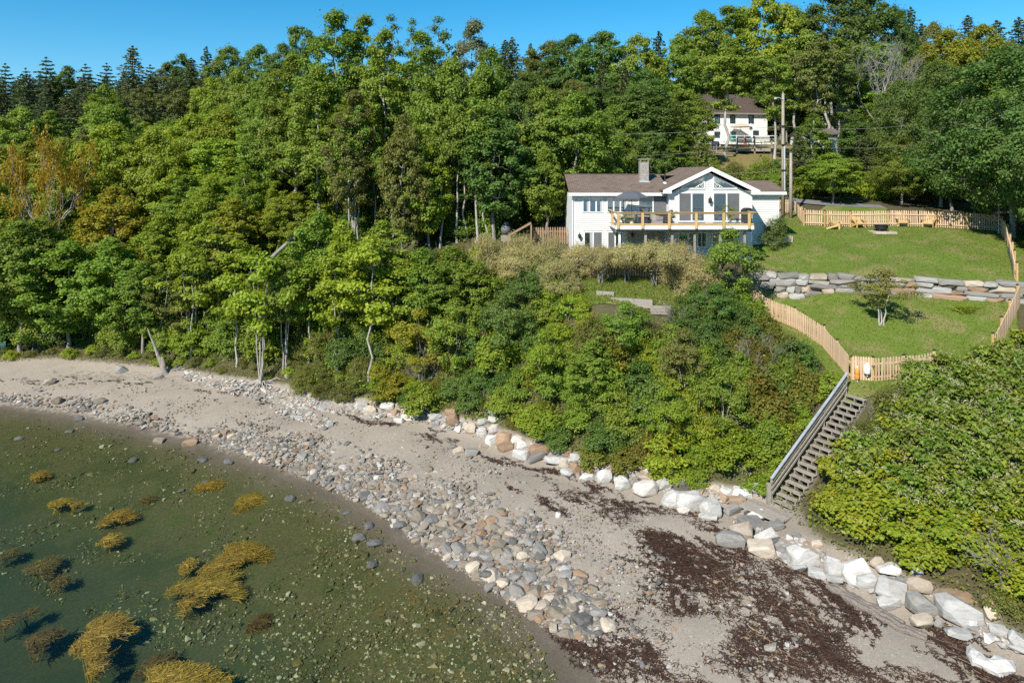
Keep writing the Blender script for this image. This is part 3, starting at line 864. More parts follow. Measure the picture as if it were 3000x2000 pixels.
def grow(tb, p, d, L, r, depth, rng, up=0.15, kids=3, tips=None):
    p = np.asarray(p, float)
    q = p + unit(d) * L
    pts = curve(p, q, rng, 0.07, -0.03, 5)
    tb.add(pts, np.linspace(r, r * 0.55, 5), 6 if r > 0.05 else 4)
    if depth == 0:
        if tips is not None: tips.append(pts[-1])
        return
    for k in range(kids):
        f = rng.uniform(0.45, 1.0) if k else 1.0
        i = min(4, int(f * 4 + 0.5))
        nd = unit(unit(d) + rng.normal(size=3) * 0.55 + np.array((0, 0, up)))
        grow(tb, pts[i], nd, L * rng.uniform(0.55, 0.8), r * (0.6 if k else 0.62), depth - 1, rng, up, kids, tips)

def skeleton(key, seed, H, W, bark, leaf=None, depth=4, kids=3, per=26, L=0.2, limbs=4, up=0.2, cr=0.5, fork=0.28):
    rng = np.random.RandomState(seed)
    tb = Tubes(); tips = []
    fz = H * fork
    tb.add(curve((0, 0, -0.5), (0, 0, fz), rng, 0.05, 0, 5), np.linspace(H * 0.016, H * 0.012, 5), 7)
    for k in range(limbs):
        a = k * 2 * math.pi / limbs + rng.uniform(-0.4, 0.4)
        d = np.array((math.cos(a) * W / H * 1.1, math.sin(a) * W / H * 1.1, 1.0))
        grow(tb, (0, 0, fz - 0.1), d, H * 0.32, H * 0.0085, depth, rng, up, kids, tips)
    parts = []
    if leaf is not None:
        tips = np.array(tips)
        V, q = cloud(tips, np.full(len(tips), cr) * rng.uniform(0.5, 1.3, len(tips)), per, rng, L, L * 0.65, 0.6)
        parts.append(('crown', raw_mesh(key + '_crown', V, [q], [leaf])))
    parts.append(('trunk', tb.mesh(key + '_trunk', bark)))
    Vz = np.concatenate(tb.V)
    PROTO[key] = dict(H=float(Vz[:, 2].max()), W=float(np.ptp(Vz[:, 0])), parts=parts)

def bush(key, seed, H, W, ncl, cr, per, L, Wd, leaf, bark, flat=0.7, up=0.55, droop=0.3, stems=7, top=None):
    """a shrub in one mesh: leaves and stems"""
    rng = np.random.RandomState(seed)
    tb = Tubes()
    az = np.arange(ncl) * 2.39996 + rng.uniform(-0.4, 0.4, ncl)
    t = rng.uniform(0, 1, ncl)
    hv = rng.uniform(0.72, 1.28, ncl)
    lob = 1 + 0.2 * np.sin(az * 2 + seed) + 0.12 * np.sin(az * 5 + seed)
    rad = (W / 2 - cr * 0.5) * PROF['dome'](t) * lob * (0.55 + 0.45 * rng.uniform(size=ncl) ** 0.5)
    cen = np.stack([rad * np.cos(az), rad * np.sin(az), cr * 0.5 + t * (H - cr * 1.1) * hv], 1)
    radii = cr * rng.uniform(0.4, 1.5, ncl)
    for i in range(0, ncl, max(1, ncl // (stems * 3))):
        b = np.array((rng.normal() * 0.12 * W, rng.normal() * 0.12 * W, -0.4))
        tb.add(curve(b, cen[i], rng, 0.06, -0.05, 5), np.linspace(0.022, 0.006, 5), 4)
    V, q = cloud(cen, radii, per, rng, L, Wd, flat, np.array((0, 0, H * 0.2)), up, 0.5, droop)
    Vt, qt = np.concatenate(tb.V), np.concatenate(tb.q)
    fs, mats, mi = [q, qt + len(V)], [leaf, bark], [0, 1]
    VV = [V, Vt]
    if top is not None:                      # upright shoots or flower sprays over the top
        kind, cnt, h_, mat = top
        c = cen[rng.choice(ncl, cnt)] + rng.normal(size=(cnt, 3)) * cr * 0.5
        c[:, 2] = np.maximum(c[:, 2], H * 0.45) + radii.mean() * 0.45
        n0 = len(V) + len(Vt)
        if kind == 'shoots':
            m_ = 9
            k = np.linspace(0, 1, m_)
            ds = unit(np.stack([rng.normal(size=cnt) * 0.35, rng.normal(size=cnt) * 0.35, np.ones(cnt)], 1))
            Pt = (c[:, None, :] + ds[:, None, :] * (k[None, :, None] * h_ * rng.uniform(0.5, 1.2, cnt)[:, None, None])).reshape(-1, 3)
            nr = unit(rng.normal(size=Pt.shape) + np.array((0, 0, 0.3)))
            V2, q2 = leaf_quads(Pt, nr, L * 0.95, Wd, rng, -0.5)
        else:
            m_ = 7
            Pt = (c[:, None, :] + rng.normal(size=(cnt, m_, 3)) * np.array((h_, h_, h_ * 0.5))).reshape(-1, 3)
            nr = unit(rng.normal(size=Pt.shape) + np.array((0, 0, 0.8)))
            V2, q2 = leaf_quads(Pt, nr, L * 0.8, L * 0.16, rng, -0.1)
        VV.append(V2); fs.append(q2 + n0); mats.append(mat); mi.append(2)
    PROTO[key] = dict(H=H, W=W, parts=None, mesh=raw_mesh(key, np.concatenate(VV), fs, mats, mi))

# trees
for i in range(3):
    broadleaf('maple%d' % i, 11 + i, 13.5, 10.0, 3.0, 175, 0.76, 135, 0.25, 0.19, M['lf_mid'], M['bark'], 'round', twig=0.014)
for i in range(2):
    broadleaf('poplar%d' % i, 31 + i, 20.0, 9.0, 5.2, 190, 0.74, 135, 0.25, 0.19, M['lf_mid'], M['bark_pale'], 'tall', twig=0.016, inner=0.42)
broadleaf('oval0', 41, 12.0, 6.5, 1.6, 130, 0.64, 135, 0.23, 0.17, M['lf_mid'], M['bark'], 'oval', twig=0.012)
broadleaf('ash0', 45, 13.0, 13.5, 1.2, 240, 0.82, 170, 0.20, 0.13, M['lf_deep'], M['bark_pale'], 'round', twig=0.016, inner=0.4)
broadleaf('sapling0', 51, 7.0, 4.6, 2.7, 38, 0.60, 120, 0.19, 0.15, M['lf_bright'], M['bark_pale'], 'oval', stems=4, trunk_r=0.085, twig=0.008, flat=0.4, up=0.9)
broadleaf('sapling1', 52, 7.5, 4.2, 2.6, 32, 0.62, 120, 0.19, 0.15, M['lf_bright'], M['bark_pale'], 'tall', stems=1, trunk_r=0.075, twig=0.008, flat=0.4, up=0.9)
broadleaf('open0', 55, 15.0, 10.0, 6.0, 95, 0.72, 135, 0.25, 0.19, M['lf_mid'], M['bark_pale'], 'fan', twig=0.02, inner=0.35, flat=0.45)
broadleaf('wispy0', 57, 18.0, 5.0, 5.0, 46, 0.6, 90, 0.22, 0.16, M['lf_deep'], M['bark_pale'], 'tall', twig=0.014, inner=0.2)
broadleaf('crab0', 61, 3.2, 3.0, 1.0, 46, 0.36, 120, 0.10, 0.06, M['lf_crab'], M['bark_pale'], 'oval', stems=3, trunk_r=0.07, twig=0.007, flat=0.4, inner=0.35)
broadleaf('decktree0', 63, 5.2, 5.2, 0.9, 70, 0.50, 130, 0.14, 0.10, M['lf_mid'], M['bark'], 'oval', stems=3, trunk_r=0.08, twig=0.008, flat=0.55, inner=0.35)
conifer('spruce0', 71, 15.0, 6.0, 1.2, M['lf_spruce'], M['bark_dark'], 34, 0.03)
conifer('spruce1', 72, 13.0, 5.4, 0.8, M['lf_spruce'], M['bark_dark'], 31, 0.08)
conifer('pine0', 73, 15.0, 8.0, 3.0, M['lf_pine'], M['bark_dark'], 17, 0.12, 0.55, 0.2, 90)
conifer('young0', 74, 6.5, 4.2, 0.2, M['lf_young'], M['bark_dark'], 26, 0.0, 0.26, 0.12, 60)
skeleton('bare0', 81, 12.0, 9.0, M['deadwood'], None, 5, 3, limbs=4, up=0.22)
skeleton('golden0', 83, 9.0, 10.0, M['bark_pale'], M['lf_gold'], 3, 3, 46, 0.22, limbs=5, up=0.12, cr=0.75)
skeleton('twigs0', 86, 2.3, 2.2, M['bark'], None, 4, 3, limbs=6, up=0.3, fork=0.08)
broadleaf('pale_stem', 58, 12.0, 4.2, 6.5, 34, 0.62, 110, 0.22, 0.16, M['lf_mid'], M['bark_pale'], 'tall', twig=0.012, inner=0.3, trunk_r=0.13)
# shrubs
for i, (lf, H, W, L, Wd) in enumerate([(M['lf_mid'], 2.2, 2.9, 0.15, 0.10), (M['lf_deep'], 2.3, 2.9, 0.135, 0.09), (M['lf_bright'], 2.0, 2.7, 0.16, 0.11)]):
    bush('bush%d' % i, 101 + i, H, W, 52, 0.40, 135, L, Wd, lf, M['bark'], top=('shoots', 46, 0.6, lf))
bush('bush3', 105, 2.4, 2.6, 48, 0.40, 135, 0.15, 0.08, M['lf_mid'], M['bark'], flat=0.5, top=('shoots', 60, 0.7, M['lf_mid']))
bush('olive0', 111, 1.9, 2.7, 48, 0.38, 140, 0.12, 0.055, M['lf_olive'], M['bark'], 0.8, top=('shoots', 60, 0.6, M['lf_olive']))
bush('sumac0', 113, 1.8, 2.3, 38, 0.38, 110, 0.19, 0.075, M['lf_yellow'], M['bark'], 0.5, droop=0.5, top=('shoots', 40, 0.6, M['lf_yellow']))
bush('rusty0', 115, 1.7, 2.6, 44, 0.38, 120, 0.15, 0.10, M['lf_rust'], M['bark'], top=('shoots', 40, 0.5, M['lf_rust']))
bush('willow0', 121, 2.3, 3.1, 60, 0.42, 190, 0.125, 0.026, M['lf_willow'], M['bark'], 0.85, up=0.4, droop=0.1, top=('shoots', 70, 0.55, M['lf_willow']))
bush('willow1', 122, 2.0, 2.7, 52, 0.40, 190, 0.125, 0.026, M['lf_willow'], M['bark'], 0.85, up=0.4, droop=0.1, top=('shoots', 50, 0.45, M['lf_willow']))
broadleaf('willowtree', 124, 3.0, 3.2, 1.25, 60, 0.42, 190, 0.125, 0.026, M['lf_willow'], M['bark'], 'round', stems=5, trunk_r=0.05, twig=0.008, flat=0.8, droop=0.1)
for i, lf in enumerate((M['lf_knot'], M['lf_knoty'])):
    for j in range(2):
        bush('knotweed%d%d' % (i, j), 131 + i * 5 + j, 2.1, 2.4, 36, 0.40, 75, 0.185, 0.135, lf, M['bark'], 0.5, up=0.85, droop=0.55, top=(('flower', 110 if i == 0 else 14, 0.10, M['flower'])))
bush('lowweed0', 141, 0.8, 1.6, 26, 0.28, 80, 0.12, 0.07, M['lf_bright'], M['bark'], 0.6)
bush('lowweed1', 142, 0.7, 1.5, 26, 0.28, 80, 0.10, 0.05, M['lf_olive'], M['bark'], 0.6)
bush('darkshrub0', 145, 2.1, 2.0, 34, 0.36, 150, 0.10, 0.05, M['lf_deep'], M['bark_dark'])

def plant(kind, name, label, cat, loc, sx=1.0, sz=1.0, rz=None, group=None, leaf=None, rng=random, tilt=(0, 0)):
    pr = PROTO[kind]
    rz = rng.uniform(0, 6.283) if rz is None else rz
    if pr['parts'] is None:
        o = bpy.data.objects.new(name, pr['mesh']); COL.objects.link(o)
        obs = [o]
        tag(o, label, cat, group)
        o.location = loc
    else:
        o = bpy.data.objects.new(name, None); COL.objects.link(o)
        o.location = loc
        o.empty_display_size = 0.3
        tag(o, label, cat, group)
        obs = []
        for pn, me in pr['parts']:
            c = bpy.data.objects.new(pn, me); COL.objects.link(c); c.parent = o
            obs.append(c)
    o.scale = (sx, sx, sz)
    o.rotation_euler = (tilt[0], tilt[1], rz)
    if leaf is not None:
        c = obs[0]
        c.material_slots[0].link = 'OBJECT'
        c.material_slots[0].material = leaf
        if pr['parts'] is None and kind.startswith('bush') and len(c.material_slots) > 2:
            c.material_slots[2].link = 'OBJECT'
            c.material_slots[2].material = leaf
    return o
# ------------------------------------------------------------------ the white cottage
def hx(u, Y): return (u - 1500.0) * Y / F
def hz(v, Y): return CAMZ - (v - 500.0) * Y / F

def roof_material():
    m, nt, b, out = newmat('brown_shingles')
    P = coords(nt, 'World')
    br = nt.nodes.new('ShaderNodeTexBrick')
    mp = nt.nodes.new('ShaderNodeMapping'); mp.inputs['Scale'].default_value = (1, 1, 1)
    sp = nt.nodes.new('ShaderNodeSeparateXYZ'); nt.links.new(P, sp.inputs[0])
    cb = nt.nodes.new('ShaderNodeCombineXYZ'); nt.links.new(sp.outputs['X'], cb.inputs[0]); nt.links.new(sp.outputs['Y'], cb.inputs[1])
    nt.links.new(cb.outputs[0], br.inputs['Vector'])
    br.inputs['Scale'].default_value = 1.0
    br.inputs['Brick Width'].default_value = 0.32; br.inputs['Row Height'].default_value = 0.14
    br.inputs['Mortar Size'].default_value = 0.016; br.inputs['Color1'].default_value = (0.225, 0.165, 0.125, 1); br.inputs['Color2'].default_value = (0.13, 0.098, 0.078, 1)
    br.inputs['Mortar'].default_value = (0.06, 0.045, 0.036, 1); br.inputs['Bias'].default_value = -0.1
    c = mixc(nt, maprange(nt, noise(nt, P, 1.2, 4), 0.35, 0.7, 0, 0.35), br.outputs['Color'], (0.20, 0.16, 0.125))
    nt.links.new(c, b.inputs['Base Color']); b.inputs['Roughness'].default_value = 0.92; b.inputs['Specular IOR Level'].default_value = 0.15
    bump(nt, b, noise(nt, P, 30, 3), 0.3, 0.02)
    return m
M['roof'] = roof_material()
def glass_material(name, tint=(0.045, 0.085, 0.125), refl=0.45, rtint=(0.75, 0.9, 1.0)):  # bluish default base puts reflected sky into the pane colour
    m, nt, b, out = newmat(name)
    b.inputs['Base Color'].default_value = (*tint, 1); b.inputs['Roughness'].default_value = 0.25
    g = nt.nodes.new('ShaderNodeBsdfGlossy'); g.inputs['Roughness'].default_value = 0.03; g.inputs['Color'].default_value = (*rtint, 1)
    bp = nt.nodes.new('ShaderNodeBump'); bp.inputs['Strength'].default_value = 0.008; bp.inputs['Distance'].default_value = 0.2
    nt.links.new(noise(nt, coords(nt, 'World'), 1.4, 2), bp.inputs['Height']); nt.links.new(bp.outputs[0], g.inputs['Normal'])
    mx = nt.nodes.new('ShaderNodeMixShader'); mx.inputs[0].default_value = refl
    nt.links.new(b.outputs[0], mx.inputs[1]); nt.links.new(g.outputs[0], mx.inputs[2]); nt.links.new(mx.outputs[0], out.inputs['Surface'])
    return m
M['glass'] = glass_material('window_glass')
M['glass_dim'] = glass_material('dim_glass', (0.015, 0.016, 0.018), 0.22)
M['curtain'] = simple('white_curtain', (0.55, 0.56, 0.56), None, 3, 0.9)

def siding(mb, x0, x1, z0, z1, y, holes=(), clip=None, step=0.14):
    """lapped boards on a wall that faces the sea; clip(z) -> (xa, xb)"""
    n = int(math.ceil((z1 - z0) / step))
    for i in range(n):
        za = z0 + i * step; zb = min(z1, za + step)
        a, b = x0, x1
        if clip:
            ca, cb = clip(zb)
            a, b = max(a, ca), min(b, cb)
        if b - a < 0.05: continue
        segs = [(a, b)]
        for hx0, hx1, hz0, hz1 in holes:
            if zb > hz0 + 0.01 and za < hz1 - 0.01:
                ns = []
                for p, q in segs:
                    if hx0 > p: ns.append((p, min(q, hx0)))
                    if hx1 < q: ns.append((max(p, hx1), q))
                segs = [(p, q) for p, q in ns if q - p > 0.02]
        for p, q in segs:
            mb.add([(p, y - 0.034, za), (q, y - 0.034, za), (q, y - 0.006, zb), (p, y - 0.006, zb), (p, y + 0.03, za), (q, y + 0.03, za)],
                   [np.array([(0, 1, 2, 3), (0, 4, 5, 1)])])
    return mb

def window(parent, x0, x1, z0, z1, y, npane=3, name='window', fw=0.075, mul=0.1, gm=None, curtain=False, screens=(), door=False):
    """frame ring with mullions standing a little proud, a pane behind each opening"""
    mb = MB()
    yo, yi = y - 0.055, y + 0.04
    mb.box(x0 - fw, x0, yo, yi, z0 - fw, z1 + fw).box(x1, x1 + fw, yo, yi, z0 - fw, z1 + fw)
    mb.box(x0, x1, yo, yi, z1, z1 + fw).box(x0, x1, yo, yi, z0 - fw, z0)
    w_ = (x1 - x0 - (npane - 1) * mul) / npane
    rects = []
    for i in range(npane):
        a = x0 + i * (w_ + mul)
        rects.append((a, a + w_))
        if i: mb.box(a - mul, a, yo + 0.008, yi, z0, z1)
    fr = mb.build(name, M['white'], parent)
    for i, (a, b) in enumerate(rects):
        mt = M['screen'] if i in screens else (gm or M['glass'])
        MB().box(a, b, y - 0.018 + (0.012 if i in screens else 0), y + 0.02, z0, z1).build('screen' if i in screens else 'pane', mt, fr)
    if curtain:
        for i, (a, b) in enumerate(rects):
            if i in curtain:
                c = MB()
                q = b - (b - a) * 0.35
                for k in range(4):
                    xx = q + (b - q) * k / 4
                    c.box(xx, xx + (b - q) / 4 - 0.012, y - 0.024 - 0.004 * (k % 2), y - 0.0185, z0 + 0.03, z1 - 0.02)
                c.build('curtain', M['curtain'], fr)
    return fr

house = thing('cottage', 'white clapboard cottage with brown roof, big gable and sea-facing windows', 'house', (11.0, 50.0, 10.3))
YL, YG, YW = 50.0, 49.2, 52.4
XL0, XL1 = 4.5, 11.3
XG0, XG1 = 11.3, 17.3
XW1 = 20.5
ZB, ZE = 10.25, 15.25
# core walls
wall = MB()
wall.box(XL0, XL1, YL + 0.03, 58.0, ZB - 1.2, ZE)
wall.build('wall', M['white'], house)
gc = 14.25
g = MB()
gx0, gx1 = XG0 + 0.01, XG1 - 0.01
g.prism([(gx0, ZB - 1.2), (gx1, ZB - 1.2), (gx1, 15.3), (gc, 15.3 + (gx1 - gc) * 0.5 + 0.02), (gx0, 15.3)], YG + 0.03, 57.9)
g.build('gable_wall', M['white'], house)
MB().box(XG1, XW1 - 0.01, YW + 0.03, 58.0, 11.0, 15.28).build('wing_wall', M['white'], house)
# openings
def R_(u0, u1, v0, v1, Y): return (hx(u0, Y), hx(u1, Y), hz(v1, Y), hz(v0, Y))
w1 = R_(1709, 1764, 580, 620, YL); w2 = R_(1780, 1835, 580, 620, YL)
sl = R_(1872, 1954, 574, 651, YL)
l1 = R_(1713, 1763, 681, 752, YL); l2 = R_(1782, 1822, 681, 752, YL)
ga = R_(1990, 2062, 567, 647, YG); gb = R_(2091, 2166, 567, 647, YG)
lw = R_(1990, 2068, 683, 722, YG); lw2 = R_(2088, 2150, 683, 722, YG)
e = 0.07
def grow_(r): return (r[0] - e, r[1] + e, r[2] - e, r[3] + e)
sb = MB()
siding(sb, XL0 + 0.1, XL1, ZB, 15.05, YL, [grow_(r) for r in (w1, w2, sl, l1, l2)])
tri_z = hz(551, YG)
pitch = 0.5
def gclip(z):
    hw = max(0, (15.3 + (XG1 - gc) * pitch - 0.03 - z) / pitch)
    return gc - hw, gc + hw
tl = (hx(1999, YG), hx(2062, YG), hz(551, YG), hz(518, YG)); tr_ = (hx(2090, YG), hx(2155, YG), hz(551, YG), hz(518, YG))
siding(sb, XG0 + 0.1, XG1 - 0.1, ZB, 17.1, YG, [grow_(r) for r in (ga, gb, lw, lw2)], gclip)
siding(sb, XG1 + 0.02, XW1 - 0.1, 11.2, 15.1, YW)
sb.build('siding', M['siding'], house, kind='stuff')
# corner boards
for x, y, z0, z1 in ((XL0, YL, ZB - 0.3, 15.1), (XG0, YG, 13.3, 15.1), (XG1 - 0.1, YG, ZB, 15.1), (XW1 - 0.1, YW, 11.0, 15.1)):
    MB().box(x, x + 0.1, y - 0.035, y + 0.02, z0, z1).build('corner_board', M['white'], house)
MB().tube([(XL0 - 0.06, YL - 0.08, 15.1), (XL0 - 0.06, YL - 0.08, 10.0)], 0.045, 8).build('downspout', M['white'], house)
# windows and doors
window(house, *w1, YL, 3, curtain=(0, 2)); window(house, *w2, YL, 3, curtain=(2,))
window(house, *sl, YL, 2, 'sliding_door', mul=0.09, screens=(1,))
window(house, *l1, YL, 2, 'sliding_door', mul=0.09, screens=(1,), gm=M['glass_dim'], curtain=(0,)); window(house, *l2, YL, 2, 'sliding_door', mul=0.09, gm=M['glass_dim'], screens=(0,))
window(house, *ga, YG, 2, 'sliding_door', mul=0.1, screens=(0,)); window(house, *gb, YG, 2, 'sliding_door', mul=0.1, screens=(1,))
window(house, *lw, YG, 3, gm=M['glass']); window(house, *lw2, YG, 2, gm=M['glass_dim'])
# triangular gable lights with scrollwork
for side in (-1, 1):
    xi = hx(2061.5, YG) if side < 0 else hx(2091, YG)
    xo = hx(2000, YG) if side < 0 else hx(2154, YG)
    zb, zt = hz(550.5, YG), hz(519.5, YG)
    fr = MB()
    fr.beam((xi - side * 0.03, YG - 0.05, zb - 0.1), (xi - side * 0.03, YG - 0.05, zt + 0.08), 0.07, 0.08)
    fr.beam((xo + side * 0.15, YG - 0.051, zb - 0.04), (xi - side * 0.065, YG - 0.051, zb - 0.04), 0.08, 0.08)
    fr.beam((xo + side * 0.1, YG - 0.052, zb + 0.02), (xi - side * 0.02, YG - 0.052, zt + 0.07), 0.08, 0.09)
    f = fr.build('gable_window', M['white'], house)
    tri = [(xo, zb), (xi, zb), (xi, zt)] if side < 0 else [(xi, zb), (xo, zb), (xi, zt)]
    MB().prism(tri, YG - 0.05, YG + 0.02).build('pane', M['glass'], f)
    sc = MB()
    for cx_, cz_, r_ in ((0.16, 0.12, 0.10), (0.42, 0.09, 0.07)):
        a = np.linspace(0, 5.2, 14)
        rr = r_ * (1 - a / 9)
        sc.tube(np.stack([xi + side * (cx_ + rr * np.cos(a)), np.full(14, YG - 0.10), zb + cz_ + rr * np.sin(a)], 1), 0.022, 5)
    sc.tube([(xi + side * 0.02, YG - 0.10, zb + 0.46), (xi + side * 0.12, YG - 0.10, zb + 0.3), (xi + side * 0.34, YG - 0.10, zb + 0.22), (xi + side * 0.6, YG - 0.10, zb + 0.02)], 0.028, 5)
    sc.build('scroll_bracket', M['white'], f)
# flat beige panel, its darker tone paints in the shade under the deck
MB().box(hx(1846, YG), hx(1953, YG), YL - 0.06, YL + 0.02, ZB, hz(680, YG)).build('shade_panel', M['cream'], house)
for u in (1838, 1849, 1957):
    MB().box(hx(u, YL) - 0.06, hx(u, YL) + 0.06, YL - 0.1, YL - 0.062, ZB, hz(678, YL)).build('door_post', M['cedar_gold'] if u != 1957 else M['white'], house)
# roofs: slabs with thickness
def slab(mb, p0, p1, p2, p3, th):
    P_ = [np.asarray(p, float) for p in (p0, p1, p2, p3)]
    n_ = unit(np.cross(P_[1] - P_[0], P_[3] - P_[0]))
    V = P_ + [p - n_ * th for p in P_]
    return mb.add(V, [np.array([(0, 1, 2, 3), (7, 6, 5, 4), (0, 4, 5, 1), (1, 5, 6, 2), (2, 6, 7, 3), (3, 7, 4, 0)])])
ZR, YR = 16.72, 54.0
r = MB()
slab(r, (4.15, 49.6, 15.40), (11.6, 49.6, 15.40), (11.6, YR, ZR), (4.15, YR, ZR), 0.1)
slab(r, (4.15, YR, ZR), (13, YR, ZR), (13, 58.4, 15.40), (4.15, 58.4, 15.40), 0.1)
main_roof = r.build('roof', M['roof'], house)
MB().box(4.15, 11.6, YR - 0.1, YR + 0.1, ZR - 0.01, ZR + 0.035).build('ridge_cap', M['metalroof'], main_roof)
r = MB()
slab(r, (16.5, 52.0, 15.40), (XW1 + 0.4, 52.0, 15.40), (XW1 + 0.4, 55.2, 16.2), (16.5, 55.2, 16.2), 0.1)
slab(r, (16.5, 55.2, 16.2), (XW1 + 0.4, 55.2, 16.2), (XW1 + 0.4, 58.4, 15.40), (16.5, 58.4, 15.40), 0.1)
r.build('roof', M['roof'], house)
GE0, GE1, GP = gc - 3.45, gc + 3.45, 17.27
gs = (GP - 15.6) / 3.45
r = MB()
YF = 48.75
slab(r, (GE0, YF, 15.6), (gc, YF, GP), (gc, 58.3, GP), (GE0, 58.3, 15.6), 0.10)
slab(r, (gc, YF, GP), (GE1, YF, 15.6), (GE1, 58.3, 15.6), (gc, 58.3, GP), 0.10)
gable_roof = r.build('roof', M['roof'], house)
# barge boards, fascia, soffit
bb = MB()
for s in (-1, 1):
    x0 = gc + s * 3.47
    poly = [(x0, 15.59), (gc, GP + 0.0), (gc, GP - 0.30), (x0 - s * 0.62, 15.59 + 0.62 * gs - 0.30), (x0 - s * 0.62, 15.36), (x0, 15.36)]
    if s > 0: poly = poly[::-1]
    bb.prism(poly, YF - 0.03, YF + 0.005)
bb.build('barge_board', M['white'], house)
MB().box(GE0, GE0 + 0.58, YF + 0.006, 50.0, 15.36, 15.40).box(GE1 - 0.58, GE1, YF + 0.006, 53, 15.36, 15.40).build('soffit', M['white'], house)
so = MB()
slab(so, (GE0 + 0.1, YF + 0.006, 15.48), (gc, YF + 0.006, GP - 0.14), (gc, YG, GP - 0.14), (GE0 + 0.1, YG, 15.48), 0.02)
slab(so, (gc, YF + 0.006, GP - 0.14), (GE1 - 0.1, YF + 0.006, 15.48), (GE1 - 0.1, YG, 15.48), (gc, YG, GP - 0.14), 0.02)
so.build('soffit', M['white'], house)
MB().box(4.13, 11.0, 49.56, 49.62, 15.17, 15.385).box(4.13, 11.2, 49.625, 50.0, 15.17, 15.2).build('fascia', M['white'], house)
MB().box(17.6, XW1 + 0.42, 51.96, 52.02, 15.17, 15.385).box(17.4, XW1 + 0.42, 52.025, 52.4, 15.17, 15.2).build('fascia', M['white'], house)
# chimney, vent, lanterns
ch = MB()
cxm, cyw = hx(1885, 52.5), 52.4
zc0 = 16.0
for i in range(8):
    z = zc0 + i * 0.2
    o_ = 0.004 * (i % 2)
    ch.box(cxm - 0.33 - o_, cxm + 0.33 + o_, cyw - 0.3 - o_, cyw + 0.3 + o_, z, z + 0.192)
chim = ch.build('chimney', M['chimney'], main_roof)
MB().box(cxm - 0.24, cxm + 0.24, cyw - 0.2, cyw + 0.2, 17.6, 17.66).box(cxm - 0.4, cxm + 0.4, cyw - 0.36, cyw + 0.36, 17.83, 17.9).box(cxm - 0.34, cxm - 0.24, cyw - 0.3, cyw + 0.3, 17.6, 17.83).box(cxm + 0.24, cxm + 0.34, cyw - 0.3, cyw + 0.3, 17.6, 17.83).build('chimney_cap', M['chimney'], main_roof)
MB().box(cxm - 0.4, cxm + 0.4, cyw - 0.42, cyw - 0.3, 16.04, 16.2).build('flashing', M['steel'], main_roof)
vx = hx(1948, 51.8)
MB().tube([(vx, 51.8, 16.0), (vx, 51.8, 16.75)], 0.055, 8).build('vent_pipe', M['black'], main_roof)
MB().lathe((vx, 51.8, 16.0), [(0.17, 0), (0.15, 0.08), (0.07, 0.14)], 10).build('vent_boot', M['white'], main_roof)
def lantern(x, y, z, s=1.0):
    mb = MB()
    mb.box(x - 0.06 * s, x + 0.06 * s, y - 0.05, y, z - 0.12 * s, z + 0.12 * s)
    mb.tube([(x, y - 0.04, z + 0.05 * s), (x, y - 0.12 * s, z + 0.16 * s), (x, y - 0.18 * s, z + 0.2 * s)], 0.014 * s, 5)
    mb.lathe((x, y - 0.18 * s, z - 0.12 * s), [(0.05 * s, 0), (0.075 * s, 0.02 * s), (0.1 * s, 0.2 * s), (0.12 * s, 0.21 * s), (0.03 * s, 0.32 * s), (0.012 * s, 0.38 * s)], 8)
    mb.build('wall_lantern', M['black'], house)
lantern(hx(2078, YG), YG - 0.02, hz(588, YG), 1.25); lantern(hx(1697, YL), YL - 0.02, hz(692, YL), 1.1); lantern(hx(1851, YL), YL - 0.06, hz(688, YL))
# lattice skirt under the wing
lt = MB()
for k in range(9):
    lt.beam((17.4 + k * 0.12, YW - 0.04, 11.1), (17.4 + k * 0.12 + 0.5, YW - 0.04, 11.6), 0.03, 0.012, (0, 1, 0))
    lt.beam((17.4 + k * 0.12 + 0.5, YW - 0.055, 11.1), (17.4 + k * 0.12, YW - 0.055, 11.6), 0.03, 0.012, (0, 1, 0))
lt.build('lattice', M['white'], house)
st = MB().box(XW1 + 0.15, XW1 + 1.1, YW + 0.1, YW + 0.9, 11.35, 11.95).build('step', M['paver'], house)

# ---- the deck
deck = thing('deck', 'raised deck along the cottage front with golden wooden railing and white fascia', 'deck', (11.8, 48.0, 10.3))
DX0, DX1, DY0 = 7.1, 16.5, 46.6
DZ = 13.25
for i in range(22):
    y0 = DY0 + 0.03 + i * 0.145
    x1 = DX1 if y0 < YG - 0.15 else XL1 - 0.02
    if y0 + 0.14 > YL: break
    MB().box(DX0, x1, y0, y0 + 0.138, DZ - 0.035, DZ).build('deck_board', M['greywood'], deck)
MB().box(DX0 - 0.02, DX1 + 0.02, DY0 - 0.02, DY0 + 0.025, DZ - 0.26, DZ - 0.002).box(DX0 - 0.021, DX0 + 0.02, DY0 + 0.026, YL - 0.1, DZ - 0.26, DZ - 0.037).build('fascia', M['white'], deck)
jm = MB()
for i in range(20):
    x = DX0 + 0.15 + i * 0.48
    jm.box(x, x + 0.04, DY0 + 0.03, YG - 0.05, DZ - 0.25, DZ - 0.037)
jm.build('joists', M['greywood'], deck)
MB().box(DX0, DX1, DY0 + 0.35, DY0 + 0.5, DZ - 0.45, DZ - 0.255).build('beam', M['greywood'], deck)
for u in (1811, 1882, 1960, 2039, 2119, 2194):
    x = hx(u, DY0)
    MB().box(x - 0.085, x + 0.085, DY0 - 0.11, DY0 - 0.022, DZ - 0.2, DZ + 0.88).build('railing_post', M['cedar_gold'], deck)
for x in (DX0, DX1 + 0.05):
    MB().box(x - 0.07, x + 0.07, 48.2, 48.34, DZ - 0.2, DZ + 0.88).build('railing_post', M['cedar_gold'], deck)
    MB().box(x - 0.08, x + 0.08, DY0 + 0.04, YG - 0.1 if x > 10 else YL - 0.1, DZ + 0.885, DZ + 0.925).build('top_rail', M['cedar_gold'], deck)
